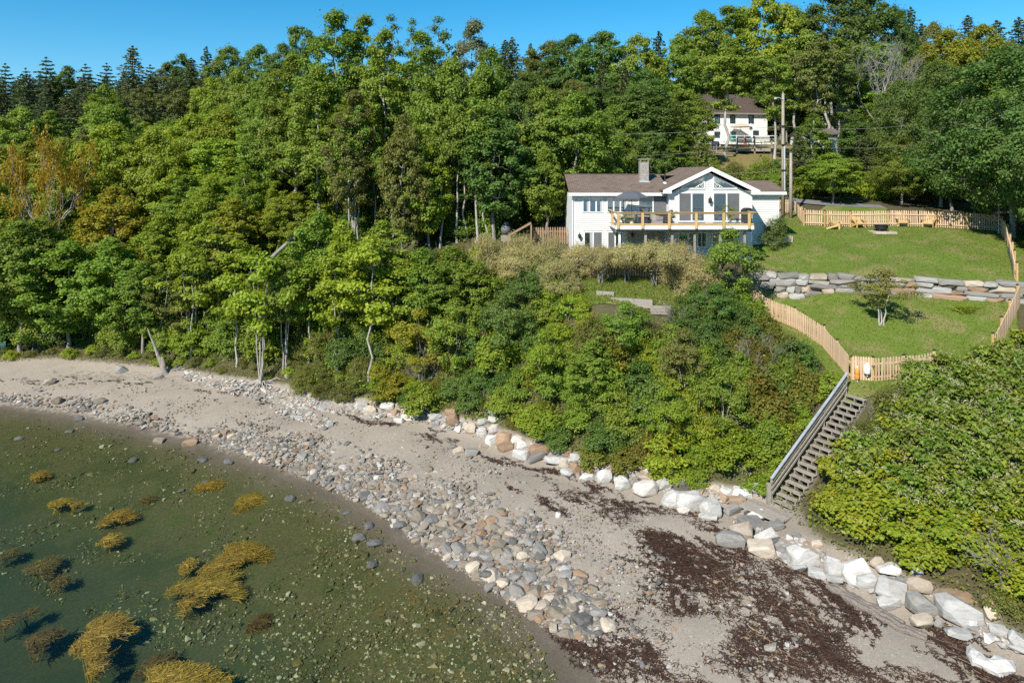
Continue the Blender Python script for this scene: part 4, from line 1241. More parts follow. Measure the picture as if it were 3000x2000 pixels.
MB().box(DX0 - 0.1, DX1 + 0.14, DY0 - 0.13, DY0 + 0.035, DZ + 0.882, DZ + 0.922).build('top_rail', M['cedar_gold'], deck)
MB().box(DX0, DX1, DY0 - 0.06, DY0 - 0.021, DZ + 0.78, DZ + 0.88).build('upper_rail', M['cedar_gold'], deck)
MB().box(DX0, DX1, DY0 - 0.06, DY0 - 0.021, DZ + 0.04, DZ + 0.15).build('bottom_rail', M['cedar_gold'], deck)
cb = MB()
for i in range(6):
    z = DZ + 0.24 + i * 0.09
    cb.tube([(DX0 + 0.05, DY0 - 0.04, z), (DX1 - 0.05, DY0 - 0.04, z)], 0.0022, 4)
cb.build('railing_wire', M['steel'], deck)
for u in (1815, 1891, 1969, 2035, 2110, 2181):
    x = hx(u, DY0 + 0.42)
    MB().box(x - 0.075, x + 0.075, DY0 + 0.35, DY0 + 0.5, g1(x, DY0 + 0.4) - 0.3, DZ - 0.455).build('support_post', M['greywood'] if u != 1815 else M['white'], deck)

# ---- things on the deck
um = thing('patio_umbrella', 'dark grey patio umbrella open over the left end of the deck', 'umbrella', (hx(1851, 48.2), 48.2, DZ))
ux, uy = hx(1851, 48.2), 48.2
cn = MB(); n = 8; Rr = 1.28; zr, za = 15.12, 15.62
a = np.arange(n) * 2 * math.pi / n + 0.25
ring2 = np.stack([ux + Rr * np.cos(a), uy + Rr * np.sin(a), np.full(n, zr)], 1)
ring1 = np.stack([ux + Rr * 0.5 * np.cos(a), uy + Rr * 0.5 * np.sin(a), np.full(n, zr + (za - zr) * 0.62)], 1)
val = np.stack([ux + Rr * np.cos(a), uy + Rr * np.sin(a), np.full(n, zr - 0.12)], 1)
V = np.concatenate([[(ux, uy, za)], ring1, ring2, val])
fs = [(0, 1 + i, 1 + (i + 1) % n) for i in range(n)] + [(1 + i, 9 + i, 9 + (i + 1) % n, 1 + (i + 1) % n) for i in range(n)]
cn.add(V, [fs]); cn.build('canopy', M['umbrella'], um)
cn2 = MB(); cn2.add(V, [[(9 + i, 17 + i, 17 + (i + 1) % n, 9 + (i + 1) % n) for i in range(n)]]); cn2.build('valance', M['umbrella'], um)
MB().tube([(ux, uy, DZ), (ux, uy, za + 0.06)], 0.022, 7).build('pole', M['black'], um)
MB().lathe((ux, uy, DZ), [(0.25, 0), (0.25, 0.05), (0.06, 0.1), (0.04, 0.3)], 12).build('base', M['black'], um)
for i in range(n):
    MB().beam((ux, uy, za - 0.08), ring2[i] + np.array((0, 0, -0.01)), 0.015, 0.015).build('rib', M['black'], um)

def wicker_chair(x, y, rz, label):
    t = thing('wicker_armchair', label, 'armchair', (x, y, DZ), 'wicker armchairs on the deck', rz)
    ORG[t.name] = np.zeros(3)
    mb = MB(); mb.box(-0.36, 0.36, -0.36, 0.36, 0.04, 0.32); mb.build('seat', M['wicker'], t)
    bk = MB()
    for k in range(9):
        an = math.pi * (0.05 + 0.9 * k / 8)
        h_ = 0.58 + 0.3 * math.sin(an) ** 2
        c_ = np.array((0.37 * math.cos(an), 0.33 * math.sin(an) + 0.02, 0.32 + (h_ - 0.32) / 2))
        bk.obox(c_, np.array((-math.sin(an), math.cos(an), 0)) * 0.085, np.array((math.cos(an), math.sin(an), 0.1)) * 0.03, (0, 0, (h_ - 0.32) / 2 + 0.01))
    bk.build('backrest', M['wicker'], t)
    for s in (-1, 1):
        MB().box(s * 0.36 - 0.045, s * 0.36 + 0.045, -0.36, 0.1, 0.321, 0.56).build('armrest', M['wicker'], t)
        for yy in (-0.33, 0.33):
            MB().box(s * 0.32 - 0.025, s * 0.32 + 0.025, yy - 0.025, yy + 0.025, 0, 0.04).build('leg', M['wicker'], t)
    MB().box(-0.3, 0.3, -0.34, 0.26, 0.322, 0.42).build('cushion', M['cushion'], t)
wicker_chair(hx(1848, 47.9), 47.9, -1.9, 'grey wicker armchair with pale cushion left of the deck table')
wicker_chair(hx(1922, 47.9), 47.9, 1.7, 'grey wicker armchair with pale cushion right of the deck table')
t = thing('fire_table', 'low dark square table between the wicker chairs on the deck', 'table', (hx(1884, 47.8), 47.8, DZ))
tx, ty = hx(1884, 47.8), 47.8
MB().box(tx - 0.4, tx + 0.4, ty - 0.35, ty + 0.35, DZ + 0.55, DZ + 0.6).build('table_top', M['wicker'], t)
MB().box(tx - 0.28, tx + 0.28, ty - 0.25, ty + 0.25, DZ, DZ + 0.549).build('base', M['black'], t)
t = thing('loveseat', 'dark wicker loveseat against the sliding screen behind the deck chairs', 'loveseat', (hx(1943, 48.9), 48.9, DZ))
bx, by = hx(1943, 48.9), 48.9
MB().box(bx - 0.5, bx + 0.5, by - 0.35, by + 0.35, DZ + 0.05, DZ + 0.35).build('seat', M['black'], t)
MB().box(bx - 0.5, bx + 0.5, by + 0.25, by + 0.36, DZ + 0.351, DZ + 0.8).build('backrest', M['black'], t)
for s in (-1, 1): MB().box(bx + s * 0.46 - 0.06, bx + s * 0.46 + 0.06, by - 0.35, by + 0.24, DZ + 0.351, DZ + 0.58).build('armrest', M['black'], t)
MB().box(bx - 0.38, bx + 0.38, by - 0.33, by + 0.22, DZ + 0.352, DZ + 0.46).build('cushion', M['dark'], t)
# grill
gx_, gy_ = hx(2187, 48.1), 48.1
t = thing('barbecue_grill', 'black covered barbecue grill at the right end of the deck', 'grill', (gx_, gy_, DZ))
MB().prism([(gx_ - 0.36, DZ + 0.72), (gx_ + 0.3, DZ + 0.72), (gx_ + 0.34, DZ + 1.0), (gx_ + 0.24, DZ + 1.13), (gx_ - 0.1, DZ + 1.13), (gx_ - 0.3, DZ + 0.98)], gy_ - 0.28, gy_ + 0.28).build('lid', M['black'], t)
MB().box(gx_ - 0.3, gx_ + 0.28, gy_ - 0.25, gy_ + 0.25, DZ + 0.1, DZ + 0.719).build('cabinet', M['black'], t)
MB().box(gx_ - 0.56, gx_ - 0.361, gy_ - 0.22, gy_ + 0.22, DZ + 0.72, DZ + 0.75).box(gx_ + 0.341, gx_ + 0.5, gy_ - 0.22, gy_ + 0.22, DZ + 0.72, DZ + 0.75).build('side_shelf', M['black'], t)
for sx_ in (-0.25, 0.23):
    for sy_ in (-0.2, 0.2):
        MB().lathe((gx_ + sx_, gy_ + sy_, DZ), [(0.045, 0), (0.045, 0.1)], 8).build('wheel', M['black'], t)

def potplant(name, label, cat, x, y, z, h, w_, leaf, petal=None, pot=None, seed=1, L=0.1, hang=False):
    rng = np.random.RandomState(seed)
    t = thing(name, label, cat, (x, y, z))
    pr = 0.16
    if hang:
        MB().lathe((x, y, z), [(0.08, 0), (0.16, 0.14), (0.17, 0.16)], 10).build('basket', M['greywood'], t)
        MB().tube([(x, y, z + 0.16), (x, y, z + 0.75)], 0.008, 4).build('hook', M['black'], t)
        z0 = z + 0.16
    else:
        MB().lathe((x, y, z), [(pr * 0.75, 0), (pr, 0.28), (pr * 1.08, 0.3)], 12).build('pot', pot or M['terracotta'], t)
        z0 = z + 0.3
    c = np.stack([x + rng.normal(size=14) * w_ * 0.28, y + rng.normal(size=14) * w_ * 0.25, z0 + rng.uniform(-0.15 if hang else 0, 1, 14) * h], 1)
    V, q = cloud(c, np.full(14, w_ * 0.22), 26, rng, L, L * 0.5, 0.8)
    link('foliage', raw_mesh(name + '_foliage', V - ORG[t.name], [q], [leaf]), t)
    if not hang:
        tb = Tubes()
        for i in range(5): tb.add(curve((x, y, z0 - 0.05), c[i], rng, 0.05), 0.008, 4)
        o = link('stem', tb.mesh(name + '_stem', M['bark']), t); o.data.transform(Matrix.Translation(-Vector(ORG[t.name])))
    if petal:
        c2 = c + np.array((0, -0.08, 0.04))
        V, q = cloud(c2, np.full(14, w_ * 0.2), 9, rng, L * 0.75, L * 0.6, 0.8)
        link('flowers', raw_mesh(name + '_flowers', V - ORG[t.name], [q], [petal]), t)
potplant('potted_plant', 'leafy green potted plant behind the railing at the left end of the deck', 'potted plant', hx(1829, 47.2), 47.2, DZ, 0.35, 0.8, M['lf_bright'], None, M['greywood'], 3)
potplant('potted_plant', 'low green potted herb beside the leafy pot at the left end of the deck', 'potted plant', hx(1851, 47.1), 47.1, DZ, 0.15, 0.55, M['lf_yellow'], None, M['cushion'], 4)
potplant('hanging_basket', 'hanging basket of crimson flowers beside the third railing post', 'hanging basket', hx(1971, 47.1), 47.1, DZ + 0.45, 0.35, 0.5, M['lf_mid'], M['petal_red'], None, 5, 0.08, True)
potplant('potted_plant', 'tall potted plant standing before the right sliding door', 'potted plant', hx(2137, 47.4), 47.4, DZ, 1.0, 0.55, M['lf_bright'], None, M['white'], 6, 0.13)
potplant('flower_pot', 'low pot of pink and white flowers left of the barbecue', 'flower pot', hx(2158, 47.4), 47.4, DZ, 0.12, 0.5, M['lf_mid'], M['petal_pink'], M['white'], 7, 0.07)
# patio furniture half hidden in front of the lower storey
t = thing('patio_table', 'white patio table half hidden behind the pale willow hedge', 'table', (hx(1812, 46.9), 46.9, g1(hx(1812, 46.9), 46.9)))
o3 = ORG[t.name]
MB().lathe(o3 + np.array((0, 0, 0.7)), [(0.62, 0), (0.62, 0.04)], 18).build('table_top', M['white'], t)
for an in (0.6, 2.2, 3.8, 5.4):
    MB().tube([o3 + np.array((0.45 * math.cos(an), 0.45 * math.sin(an), 0)), o3 + np.array((0.3 * math.cos(an), 0.3 * math.sin(an), 0.7))], 0.022, 6).build('leg', M['white'], t)
for k, (u, du) in enumerate(((1785, -1), (1840, 1))):
    x, y = hx(u, 47.0), 47.0
    t = thing('patio_chair', 'white patio chair on the %s side of the half hidden patio table' % ('left' if du < 0 else 'right'), 'chair', (x, y, g1(x, y)), 'white chairs by the patio table')
    o3 = ORG[t.name]
    MB().obox(o3 + np.array((0, 0, 0.43)), (0.24, 0, 0), (0, 0.24, 0), (0, 0, 0.02)).build('seat', M['white'], t)
    MB().obox(o3 + np.array((du * 0.24, 0, 0.7)), (0.02, 0, 0), (0, 0.24, 0), (du * 0.04, 0, 0.26)).build('backrest', M['white'], t)
    for a_ in (-0.2, 0.2):
        for b_ in (-0.2, 0.2): MB().obox(o3 + np.array((a_, b_, 0.205)), (0.018, 0, 0), (0, 0.018, 0), (0, 0, 0.205)).build('leg', M['white'], t)
# ------------------------------------------------------------------ fences
PICKET = {}
def picket_mesh(h, wd, mat, th=0.02):
    k = (round(h, 2), wd, mat.name)
    if k not in PICKET:
        w2 = wd / 2
        prof = [(-w2, 0), (w2, 0), (w2, h - 0.07), (w2 * 0.55, h - 0.015), (0, h), (-w2 * 0.55, h - 0.015), (-w2, h - 0.07)]
        n = len(prof)
        V = [(x, -th / 2, z) for x, z in prof] + [(x, th / 2, z) for x, z in prof]
        fs = [tuple(range(n)), tuple(range(2 * n - 1, n - 1, -1))] + [(i, i + n, (i + 1) % n + n, (i + 1) % n) for i in range(n)]
        PICKET[k] = raw_mesh('picket', V, [fs], [mat])
    return PICKET[k]

def fence(name, label, pts, h=1.22, gap=0.155, wd=0.10, mat=None, posts=None, cap=True, face=-1, rng=None, zfun=None, group=None, postmat=None):
    """pts: (x, y) corners; pickets on the side face (+1 left of travel), posts at corners and every 2.4 m"""
    rng = np.random.RandomState(len(label))
    pts = np.asarray(pts, float)
    zf = zfun or (lambda x, y: g1(x, y))
    x0, y0 = pts[0]
    z0 = zf(x0, y0)
    t = thing(name, label, 'fence', (x0, y0, z0), group)
    o3 = ORG[t.name]
    mat = mat or M['cedar']
    for k in range(len(pts) - 1):
        a, b = pts[k], pts[k + 1]
        L = np.linalg.norm(b - a); d = (b - a) / L
        nrm_ = np.array((-d[1], d[0])) * face
        ang = math.atan2(d[1], d[0])
        n = int(L / gap)
        zz = gz(*(a[None] + d[None] * (np.arange(n) + 0.5)[:, None] * gap).T)
        for i in range(n):
            p = a + d * ((i + 0.5) * gap) + nrm_ * 0.055
            o = bpy.data.objects.new('picket', picket_mesh(h, wd, mat)); COL.objects.link(o); o.parent = t
            o.location = (p[0] - o3[0], p[1] - o3[1], zz[i] + 0.04 - o3[2] + rng.uniform(-0.012, 0.012))
            o.rotation_euler = (rng.normal() * 0.008, rng.normal() * 0.012, ang)
        za, zb = zf(*a), zf(*b)
        m_ = max(1, int(round(L / 2.4)))
        for hh in (0.25, h - 0.28):
            for i in range(m_):
                p, q = a + d * L * i / m_, a + d * L * (i + 1) / m_
                MB().beam((p[0], p[1], zf(*p) + hh), (q[0], q[1], zf(*q) + hh), 0.04, 0.085).build('rail', postmat or mat, t)
        for i in range(m_ + (1 if k == len(pts) - 2 else 0)):
            p = a + d * L * i / m_ - nrm_ * 0.075
            z = zf(*p)
            po = MB().box(p[0] - 0.05, p[0] + 0.05, p[1] - 0.05, p[1] + 0.05, z - 0.3, z + h + 0.03).build('post', postmat or M['cedar_gold'], t)
            if cap:
                MB().box(p[0] - 0.065, p[0] + 0.065, p[1] - 0.065, p[1] + 0.065, z + h + 0.031, z + h + 0.075).lathe((p[0], p[1], z + h + 0.075), [(0.085, 0), (0.02, 0.05)], 4).build('post_cap', M['black'], po)
    return t
XY = lambda u, Y: pw(u, 500, Y)[:2]
CORNER = XY(2491, 36.3)
fence('picket_fence', 'new cedar picket fence running down the lawn edge above the thicket', [XY(2180, 46.2), XY(2411, 40.0), CORNER], face=-1, gap=0.145)
fence('picket_fence', 'cedar picket fence right of the gate, sinking into the knotweed', [XY(2560, 36.0), XY(2740, 36.6)], face=-1, gap=0.17)
fence('picket_fence', 'low cedar picket fence seen edge-on between the lower lawn and the knotweed', [XY(2985, 41.6), XY(2913, 37.4)], face=1, gap=0.12)
fence('picket_fence', 'cedar picket fence behind the wooden garden chairs along the road', [XY(2354, 57.4), XY(2415, 57.0), XY(2490, 56.6), XY(2600, 56.0), XY(2740, 55.2), XY(2925, 54.2)], face=1, gap=0.165, h=1.28)
fence('picket_fence', 'short cedar picket fence between the cottage wing and the road', [XY(2284, 65.6), XY(2326, 65.8), XY(2354, 57.9)], face=-1, gap=0.17, h=1.28, cap=False)
fence('picket_fence', 'cedar picket fence with tall posts along the right edge of the upper lawn', [XY(2931, 54.0), XY(2949, 50.6), XY(2962, 46.4), XY(2975, 42.6)], face=-1, gap=0.12, h=1.25)
fence('picket_fence', 'weathered brown picket fence behind the pale willow hedge', [XY(1725, 45.2), XY(1900, 44.8), XY(2075, 44.2)], face=-1, gap=0.165, h=1.15, mat=M['fence_old'], cap=False, postmat=M['fence_old'])
fence('picket_fence', 'shaded brown picket fence beside the left end of the cottage', [XY(1560, 54.5), XY(1676, 54.2)], face=-1, gap=0.19, h=1.35, mat=M['fence_old'], cap=False, postmat=M['fence_old'])
# gate
gt = thing('garden_gate', 'cedar picket gate at the head of the beach stairs', 'gate', (*CORNER, g1(*CORNER)))
o3 = ORG[gt.name]
ga_, gb_ = CORNER + np.array((0.06, 0)), XY(2557, 36.02)
d = (gb_ - ga_) / np.linalg.norm(gb_ - ga_); nn_ = np.array((d[1], -d[0])); ang = math.atan2(d[1], d[0])
zg = g1(*CORNER)
for i in range(8):
    p = ga_ + d * (0.08 + i * (np.linalg.norm(gb_ - ga_) - 0.16) / 7) + nn_ * 0.05
    o = bpy.data.objects.new('picket', picket_mesh(1.3, 0.10, M['cedar'])); COL.objects.link(o); o.parent = gt
    o.location = (p[0] - o3[0], p[1] - o3[1], zg + 0.03 - 0.0 * i - o3[2]); o.rotation_euler = (0, 0, ang)
for hh in (0.28, 1.02):
    MB().beam((*ga_, zg + hh), (*gb_, zg + hh), 0.04, 0.09).build('rail', M['cedar'], gt)
MB().beam((*(gb_ + nn_ * 0.08 - d * 0.08), zg + 0.86), (*(gb_ + nn_ * 0.08 + d * 0.1), zg + 0.86), 0.02, 0.03).beam((*(gb_ + nn_ * 0.08 + d * 0.02), zg + 0.72), (*(gb_ + nn_ * 0.08 + d * 0.02), zg + 0.88), 0.02, 0.02).build('latch', M['black'], gt)
# buoys hanging on the gate
p = ga_ + d * 0.25 + nn_ * 0.18
b = thing('buoy', 'orange lobster buoy hanging at the left side of the gate', 'buoy', (p[0], p[1], zg + 0.1), 'lobster buoys on the garden gate')
MB().lathe((p[0], p[1], zg + 0.1), [(0.05, 0), (0.10, 0.06), (0.115, 0.2), (0.115, 0.27), (0.108, 0.275), (0.108, 0.285), (0.115, 0.29), (0.112, 0.45), (0.09, 0.58), (0.04, 0.63)], 14).build('float', M['orange'], b, smooth=True)
MB().tube([(p[0], p[1], zg - 0.02), (p[0], p[1], zg + 0.1)], 0.026, 8).tube([(p[0], p[1], zg + 0.72), (p[0], p[1], zg + 0.85)], 0.022, 8).build('spindle', M['white'], b)
MB().tube([(p[0], p[1], zg + 0.84), (p[0] - nn_[0] * 0.1, p[1] - nn_[1] * 0.1, zg + 1.08)], 0.012, 5).build('rope', M['greywood'], b)
p = ga_ + d * 0.72 + nn_ * 0.2
b = thing('buoy', 'white lobster buoy hanging in the middle of the gate', 'buoy', (p[0], p[1], zg + 0.48), 'lobster buoys on the garden gate')
MB().lathe((p[0], p[1], zg + 0.48), [(0.15, 0), (0.165, 0.03), (0.165, 0.26), (0.14, 0.42), (0.07, 0.53), (0.03, 0.56)], 16).build('float', M['white'], b, smooth=True)
MB().tube([(p[0], p[1], zg + 0.33), (p[0], p[1], zg + 0.48)], 0.03, 8).build('spindle', M['white'], b)
MB().tube([(p[0], p[1], zg + 1.03), (p[0] - nn_[0] * 0.12, p[1] - nn_[1] * 0.12, zg + 1.16)], 0.012, 5).build('rope', M['greywood'], b)

# ------------------------------------------------------------------ beach stairs
TB = np.array((12.55, 31.55, 1.62)); TT = np.array((17.55, 34.85, 5.42))
NT = 19
across = np.array((0.55, -0.835, 0.0)); run = np.array((0.835, 0.55, 0.0))
stairs = thing('beach_stairs', 'grey weathered wooden stairs from the beach up to the gate', 'stairs', tuple(TB - np.array((0, 0, 0.2))))
for i in range(NT):
    c = TB + (TT - TB) * i / (NT - 1)
    for q in (-0.075, 0.075):
        MB().obox(c + run * q, across * 0.52, run * 0.07, (0, 0, 0.02)).build('tread', M['greywood'], stairs)
for s in (-0.46, 0.0, 0.46):
    st_ = MB()
    for i in range(NT):
        c = TB + (TT - TB) * i / (NT - 1) + across * s
        st_.obox(c + np.array((0, 0, -0.115)), across * 0.02, run * 0.145, (0, 0, 0.094))
    a_, b_ = TB + across * s + np.array((0, 0, -0.32)) - run * 0.1, TT + across * s + np.array((0, 0, -0.32)) + run * 0.1
    st_.beam(a_, b_, 0.042, 0.2)
    st_.build('stringer', M['greywood'], stairs)
up_ = np.array((0, 0, 1.0))
sl_ = (TT - TB) / np.linalg.norm(TT - TB)
L0, L1 = TB - across * 0.56 - run * 0.12, TT - across * 0.56 + run * 0.25 + np.array((0, 0, 0.15))
MB().beam(L0 + up_ * 0.98, L1 + up_ * 0.98, 0.13, 0.045).build('handrail', M['rail'], stairs)
for hh in (0.74, 0.48, 0.22):
    MB().beam(L0 + up_ * hh, L1 + up_ * hh - sl_ * 0.1, 0.035, 0.10).build('side_rail', M['greywood'], stairs)
for f in (0.01, 0.34, 0.67, 0.98):
    q = L0 + (L1 - L0) * f - across * 0.05
    MB().obox(q + up_ * (0.36), (0.045, 0, 0), (0, 0.045, 0), (0, 0, 0.6)).build('post', M['greywood'], stairs)
LZ_ = max(g1(11.3, 31.0), g1(12.0, 31.4), g1(11.9, 30.5)) + 0.16
land = thing('landing_platform', 'low grey plank platform at the foot of the beach stairs', 'platform', (11.8, 30.6, 1.3))
for i in range(6):
    c = np.array((11.55, 31.15, 1.47)) + np.array((0.52, -0.5, 0)) * 0 + np.array((0.43, 0.30, 0)) * (i * 0.34 - 0.7)
    c[2] = LZ_ + 0.01 * (i % 2)
    MB().obox(c, np.array((0.62, -0.78, 0)) * 1.05, np.array((0.78, 0.62, 0)) * 0.085, (0, 0, 0.04)).build('plank', M['greywood'], land)
for s in (-0.7, 0.7):
    c = np.array((11.6, 31.2, LZ_ - 0.13)) + np.array((0.62, -0.78, 0)) * s
    MB().obox(c, np.array((0.78, 0.62, 0)) * 0.8, np.array((0.62, -0.78, 0)) * 0.07, (0, 0, 0.08)).build('bearer', M['greywood'], land)
pp = pix(2252, 1474)
t = thing('wooden_post', 'short grey wooden post left of the stair foot', 'post', tuple(pp))
MB().box(pp[0] - 0.09, pp[0] + 0.09, pp[1] - 0.08, pp[1] + 0.08, pp[2] - 0.4, pp[2] + 0.95).build('post_shaft', M['greywood'], t)

# ------------------------------------------------------------------ dry-stone retaining wall
def hull_rock(seed, n=16, box=0.75, bev=0.0):
    import bmesh
    rng = np.random.RandomState(seed)
    p = unit(rng.normal(size=(n, 3)))
    p = np.sign(p) * np.abs(p) ** box
    p *= rng.uniform(0.86, 1.0, n)[:, None]
    bm = bmesh.new()
    for q in p: bm.verts.new(q)
    r_ = bmesh.ops.convex_hull(bm, input=bm.verts)
    bmesh.ops.delete(bm, geom=[v for v in bm.verts if not v.link_faces], context='VERTS')
    if bev:
        bmesh.ops.bevel(bm, geom=list(bm.edges) + list(bm.verts), offset=bev, segments=1, affect='EDGES', profile=0.5, clamp_overlap=True)
    V = np.array([v.co for v in bm.verts]); idx = {v: i for i, v in enumerate(bm.verts)}
    fs = [tuple(idx[v] for v in f.verts) for f in bm.faces]
    bm.free()
    V = V / (np.ptp(V, axis=0) / 2)
    V -= (V.max(0) + V.min(0)) / 2
    return V, fs

def stone_mat(name, ca, cb_, streak=0.5, dark=(0.12, 0.11, 0.10)):
    m, nt, b, out = newmat(name)
    P = coords(nt, 'Object')
    oi = nt.nodes.new('ShaderNodeObjectInfo')
    off = nt.nodes.new('ShaderNodeVectorMath'); off.operation = 'ADD'
    sc_ = nt.nodes.new('ShaderNodeVectorMath'); sc_.operation = 'SCALE'; sc_.inputs[0].default_value = (17, 31, 23)
    nt.links.new(oi.outputs['Random'], sc_.inputs['Scale'])
    nt.links.new(P, off.inputs[0]); nt.links.new(sc_.outputs[0], off.inputs[1])
    n1 = noise(nt, off.outputs[0], 1.6, 7, 0.62, 0.8, (1, 1, 2.5))
    n2 = noise(nt, off.outputs[0], 7.0, 6, 0.7)
    r = ramp(nt, [(0.28, ca), (0.62, cb_)])
    nt.links.new(n1, r.inputs[0])
    c = mixc(nt, maprange(nt, n2, 0.56, 0.72, 0, streak), r.outputs[0], dark)
    n3 = noise(nt, off.outputs[0], 0.9, 5, 0.6, 1.2)
    c = mixc(nt, maprange(nt, n3, 0.5, 0.72, 0, 0.45), c, (0.24, 0.185, 0.12))
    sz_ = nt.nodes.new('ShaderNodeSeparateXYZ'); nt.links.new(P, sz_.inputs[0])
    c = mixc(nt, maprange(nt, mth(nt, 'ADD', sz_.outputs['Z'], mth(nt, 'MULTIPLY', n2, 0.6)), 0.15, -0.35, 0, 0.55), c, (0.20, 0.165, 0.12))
    c = mixc(nt, 1.0, c, maprange(nt, oi.outputs['Random'], 0, 1, 0.8, 1.18, False), 'MULTIPLY')
    nt.links.new(c, b.inputs['Base Color']); b.inputs['Roughness'].default_value = 0.88; b.inputs['Specular IOR Level'].default_value = 0.2
    bump(nt, b, mth(nt, 'ADD', n1, mth(nt, 'MULTIPLY', n2, 0.5)), 0.5, 0.06)
    return m
M['st_white'] = stone_mat('white_stone', (0.41, 0.38, 0.34), (0.56, 0.54, 0.50), 0.4, (0.34, 0.29, 0.23))
M['st_lgrey'] = stone_mat('light_grey_stone', (0.30, 0.285, 0.26), (0.415, 0.40, 0.37), 0.4, (0.28, 0.27, 0.255))
M['st_grey'] = stone_mat('grey_stone', (0.17, 0.16, 0.145), (0.265, 0.25, 0.225), 0.3)
M['st_tan'] = stone_mat('tan_stone', (0.36, 0.285, 0.205), (0.46, 0.39, 0.305), 0.4, (0.32, 0.20, 0.11))
M['st_rust'] = stone_mat('rust_stone', (0.24, 0.145, 0.085), (0.34, 0.235, 0.155), 0.4, (0.17, 0.10, 0.06))
M['st_dark'] = stone_mat('dark_stone', (0.085, 0.08, 0.075), (0.15, 0.145, 0.135), 0.2)
M['st_cob'] = stone_mat('cobble_tan', (0.175, 0.145, 0.108), (0.275, 0.23, 0.175), 0.35, (0.15, 0.12, 0.09))
M['st_pink'] = stone_mat('pinkish_stone', (0.50, 0.42, 0.36), (0.60, 0.54, 0.48), 0.35, (0.36, 0.28, 0.22))
ROCK = {}
def rock_proto(kind, i, mat):
    k = (kind, i, mat.name)
    if k not in ROCK:
        if kind == 'block': V, fs = hull_rock(200 + i, 22, 0.55, 0.08)
        elif kind == 'wall': V, fs = hull_rock(600 + i, 34, 0.40, 0.06)
        elif kind == 'slab': V, fs = hull_rock(300 + i, 22, 0.5, 0.06)
        elif kind == 'boulder': V, fs = hull_rock(400 + i, 30, 0.8, 0.07)
        else:
            V, fs = hull_rock(500 + i, 34, 0.95, 0.12)
        ROCK[k] = raw_mesh('rock', V, [fs], [mat])
    return ROCK[k]

wl = thing('retaining_wall', 'dry stone retaining wall of grey and rust slabs between the two lawns', 'retaining wall', (*WALL[3], 8.9))
rw = np.random.RandomState(5)
WL = resample(WALL[:-1], 0.05)
wlen = len(WL) * 0.05
def wall_at(s):
    i = np.clip(s / 0.05, 0, len(WL) - 2); k = int(i)
    p = WL[k] + (WL[k + 1] - WL[k]) * (i - k)
    t_ = WL[min(k + 4, len(WL) - 1)] - WL[max(0, k - 4)]
    return p, t_ / np.linalg.norm(t_)
ox = ORG[wl.name]
ws = np.arange(0.2, wlen, 0.4)
base_prof = np.array([g1(*(wall_at(s)[0] + np.array((0, -0.25)))) for s in ws])
ncourse = 4
for c_ in range(ncourse):
    s = rw.uniform(0, 0.5)
    while s < wlen - 0.3:
        big = s > wlen * 0.5
        ln = rw.uniform(0.65, 1.8) * (1.12 if big else 1.0)
        if rw.uniform() < 0.2: ln *= 0.55
        mid = min(s + ln / 2, wlen - 0.1)
        p, td = wall_at(mid)
        zb = np.interp(mid, ws, base_prof) - 0.06
        H_ = WALL_TOP + 0.06 + 0.05 * math.sin(mid * 1.3) - zb
        f0 = c_ / ncourse + 0.035 * math.sin(mid * 0.9 + c_ * 2); f1 = (c_ + 1) / ncourse + 0.035 * math.sin(mid * 0.9 + (c_ + 1) * 2)
        if c_ == 0: f0 = 0
        if c_ == ncourse - 1: f1 = 1
        z0_, z1_ = zb + H_ * f0, zb + H_ * f1
        rr_ = rw.uniform()
        mt = M['st_rust'] if rr_ < (0.13 if big else 0.11) else M['st_tan'] if rr_ < 0.21 else M['st_lgrey'] if rr_ < 0.62 else M['st_grey']
        o = bpy.data.objects.new('stone', rock_proto('wall', rw.randint(7), mt)); COL.objects.link(o); o.parent = wl
        jut = rw.uniform(-0.08, 0.05) + (0.12 if c_ < 1 else 0)
        nrm_ = np.array((td[1], -td[0]))
        q = p + nrm_ * (jut - 0.12)
        o.location = (q[0] - ox[0], q[1] - ox[1], (z0_ + z1_) / 2 - ox[2])
        o.scale = (ln / 2 * 1.1, rw.uniform(0.34, 0.44), (z1_ - z0_) / 2 * rw.uniform(1.12, 1.24))
        o.rotation_euler = (rw.normal() * 0.05 + (math.pi if rw.uniform() < 0.5 else 0), rw.normal() * 0.045, math.atan2(td[1], td[0]) + rw.normal() * 0.08)
        s += ln + 0.02
# packed earth behind the stones
core = MB()
for k in range(0, len(WL) - 20, 20):
    a_, b_ = WL[k], WL[min(k + 20, len(WL) - 1)]
    core.add([(a_[0], a_[1] + 0.12, 8.3), (b_[0], b_[1] + 0.12, 8.3), (b_[0], b_[1] + 0.12, WALL_TOP - 0.1), (a_[0], a_[1] + 0.12, WALL_TOP - 0.1), (a_[0], a_[1] + 0.4, WALL_TOP - 0.06), (b_[0], b_[1] + 0.4, WALL_TOP - 0.06)], [np.array([(0, 1, 2, 3), (3, 2, 5, 4)])])
core.build('packed_core', M['greywood'], wl)

# ------------------------------------------------------------------ timber edging below the willows
tm = thing('timber_edging', 'stepped grey timbers edging the slope below the pale willow hedge', 'timber edging', (*XY(1850, 42.2), 8.9))
for (ua, Ya, ub, Yb, z, nlay) in ((1748, 43.0, 1800, 42.6, 9.35, 2), (1790, 42.4, 1912, 41.6, 9.05, 3), (1905, 41.4, 2010, 41.0, 8.75, 3)):
    a_, b_ = XY(ua, Ya), XY(ub, Yb)
    for k in range(nlay):
        MB().beam((*a_, z - 0.17 * k), (*b_, z - 0.17 * k + 0.0), 0.2, 0.165).build('timber', M['greywood'], tm)

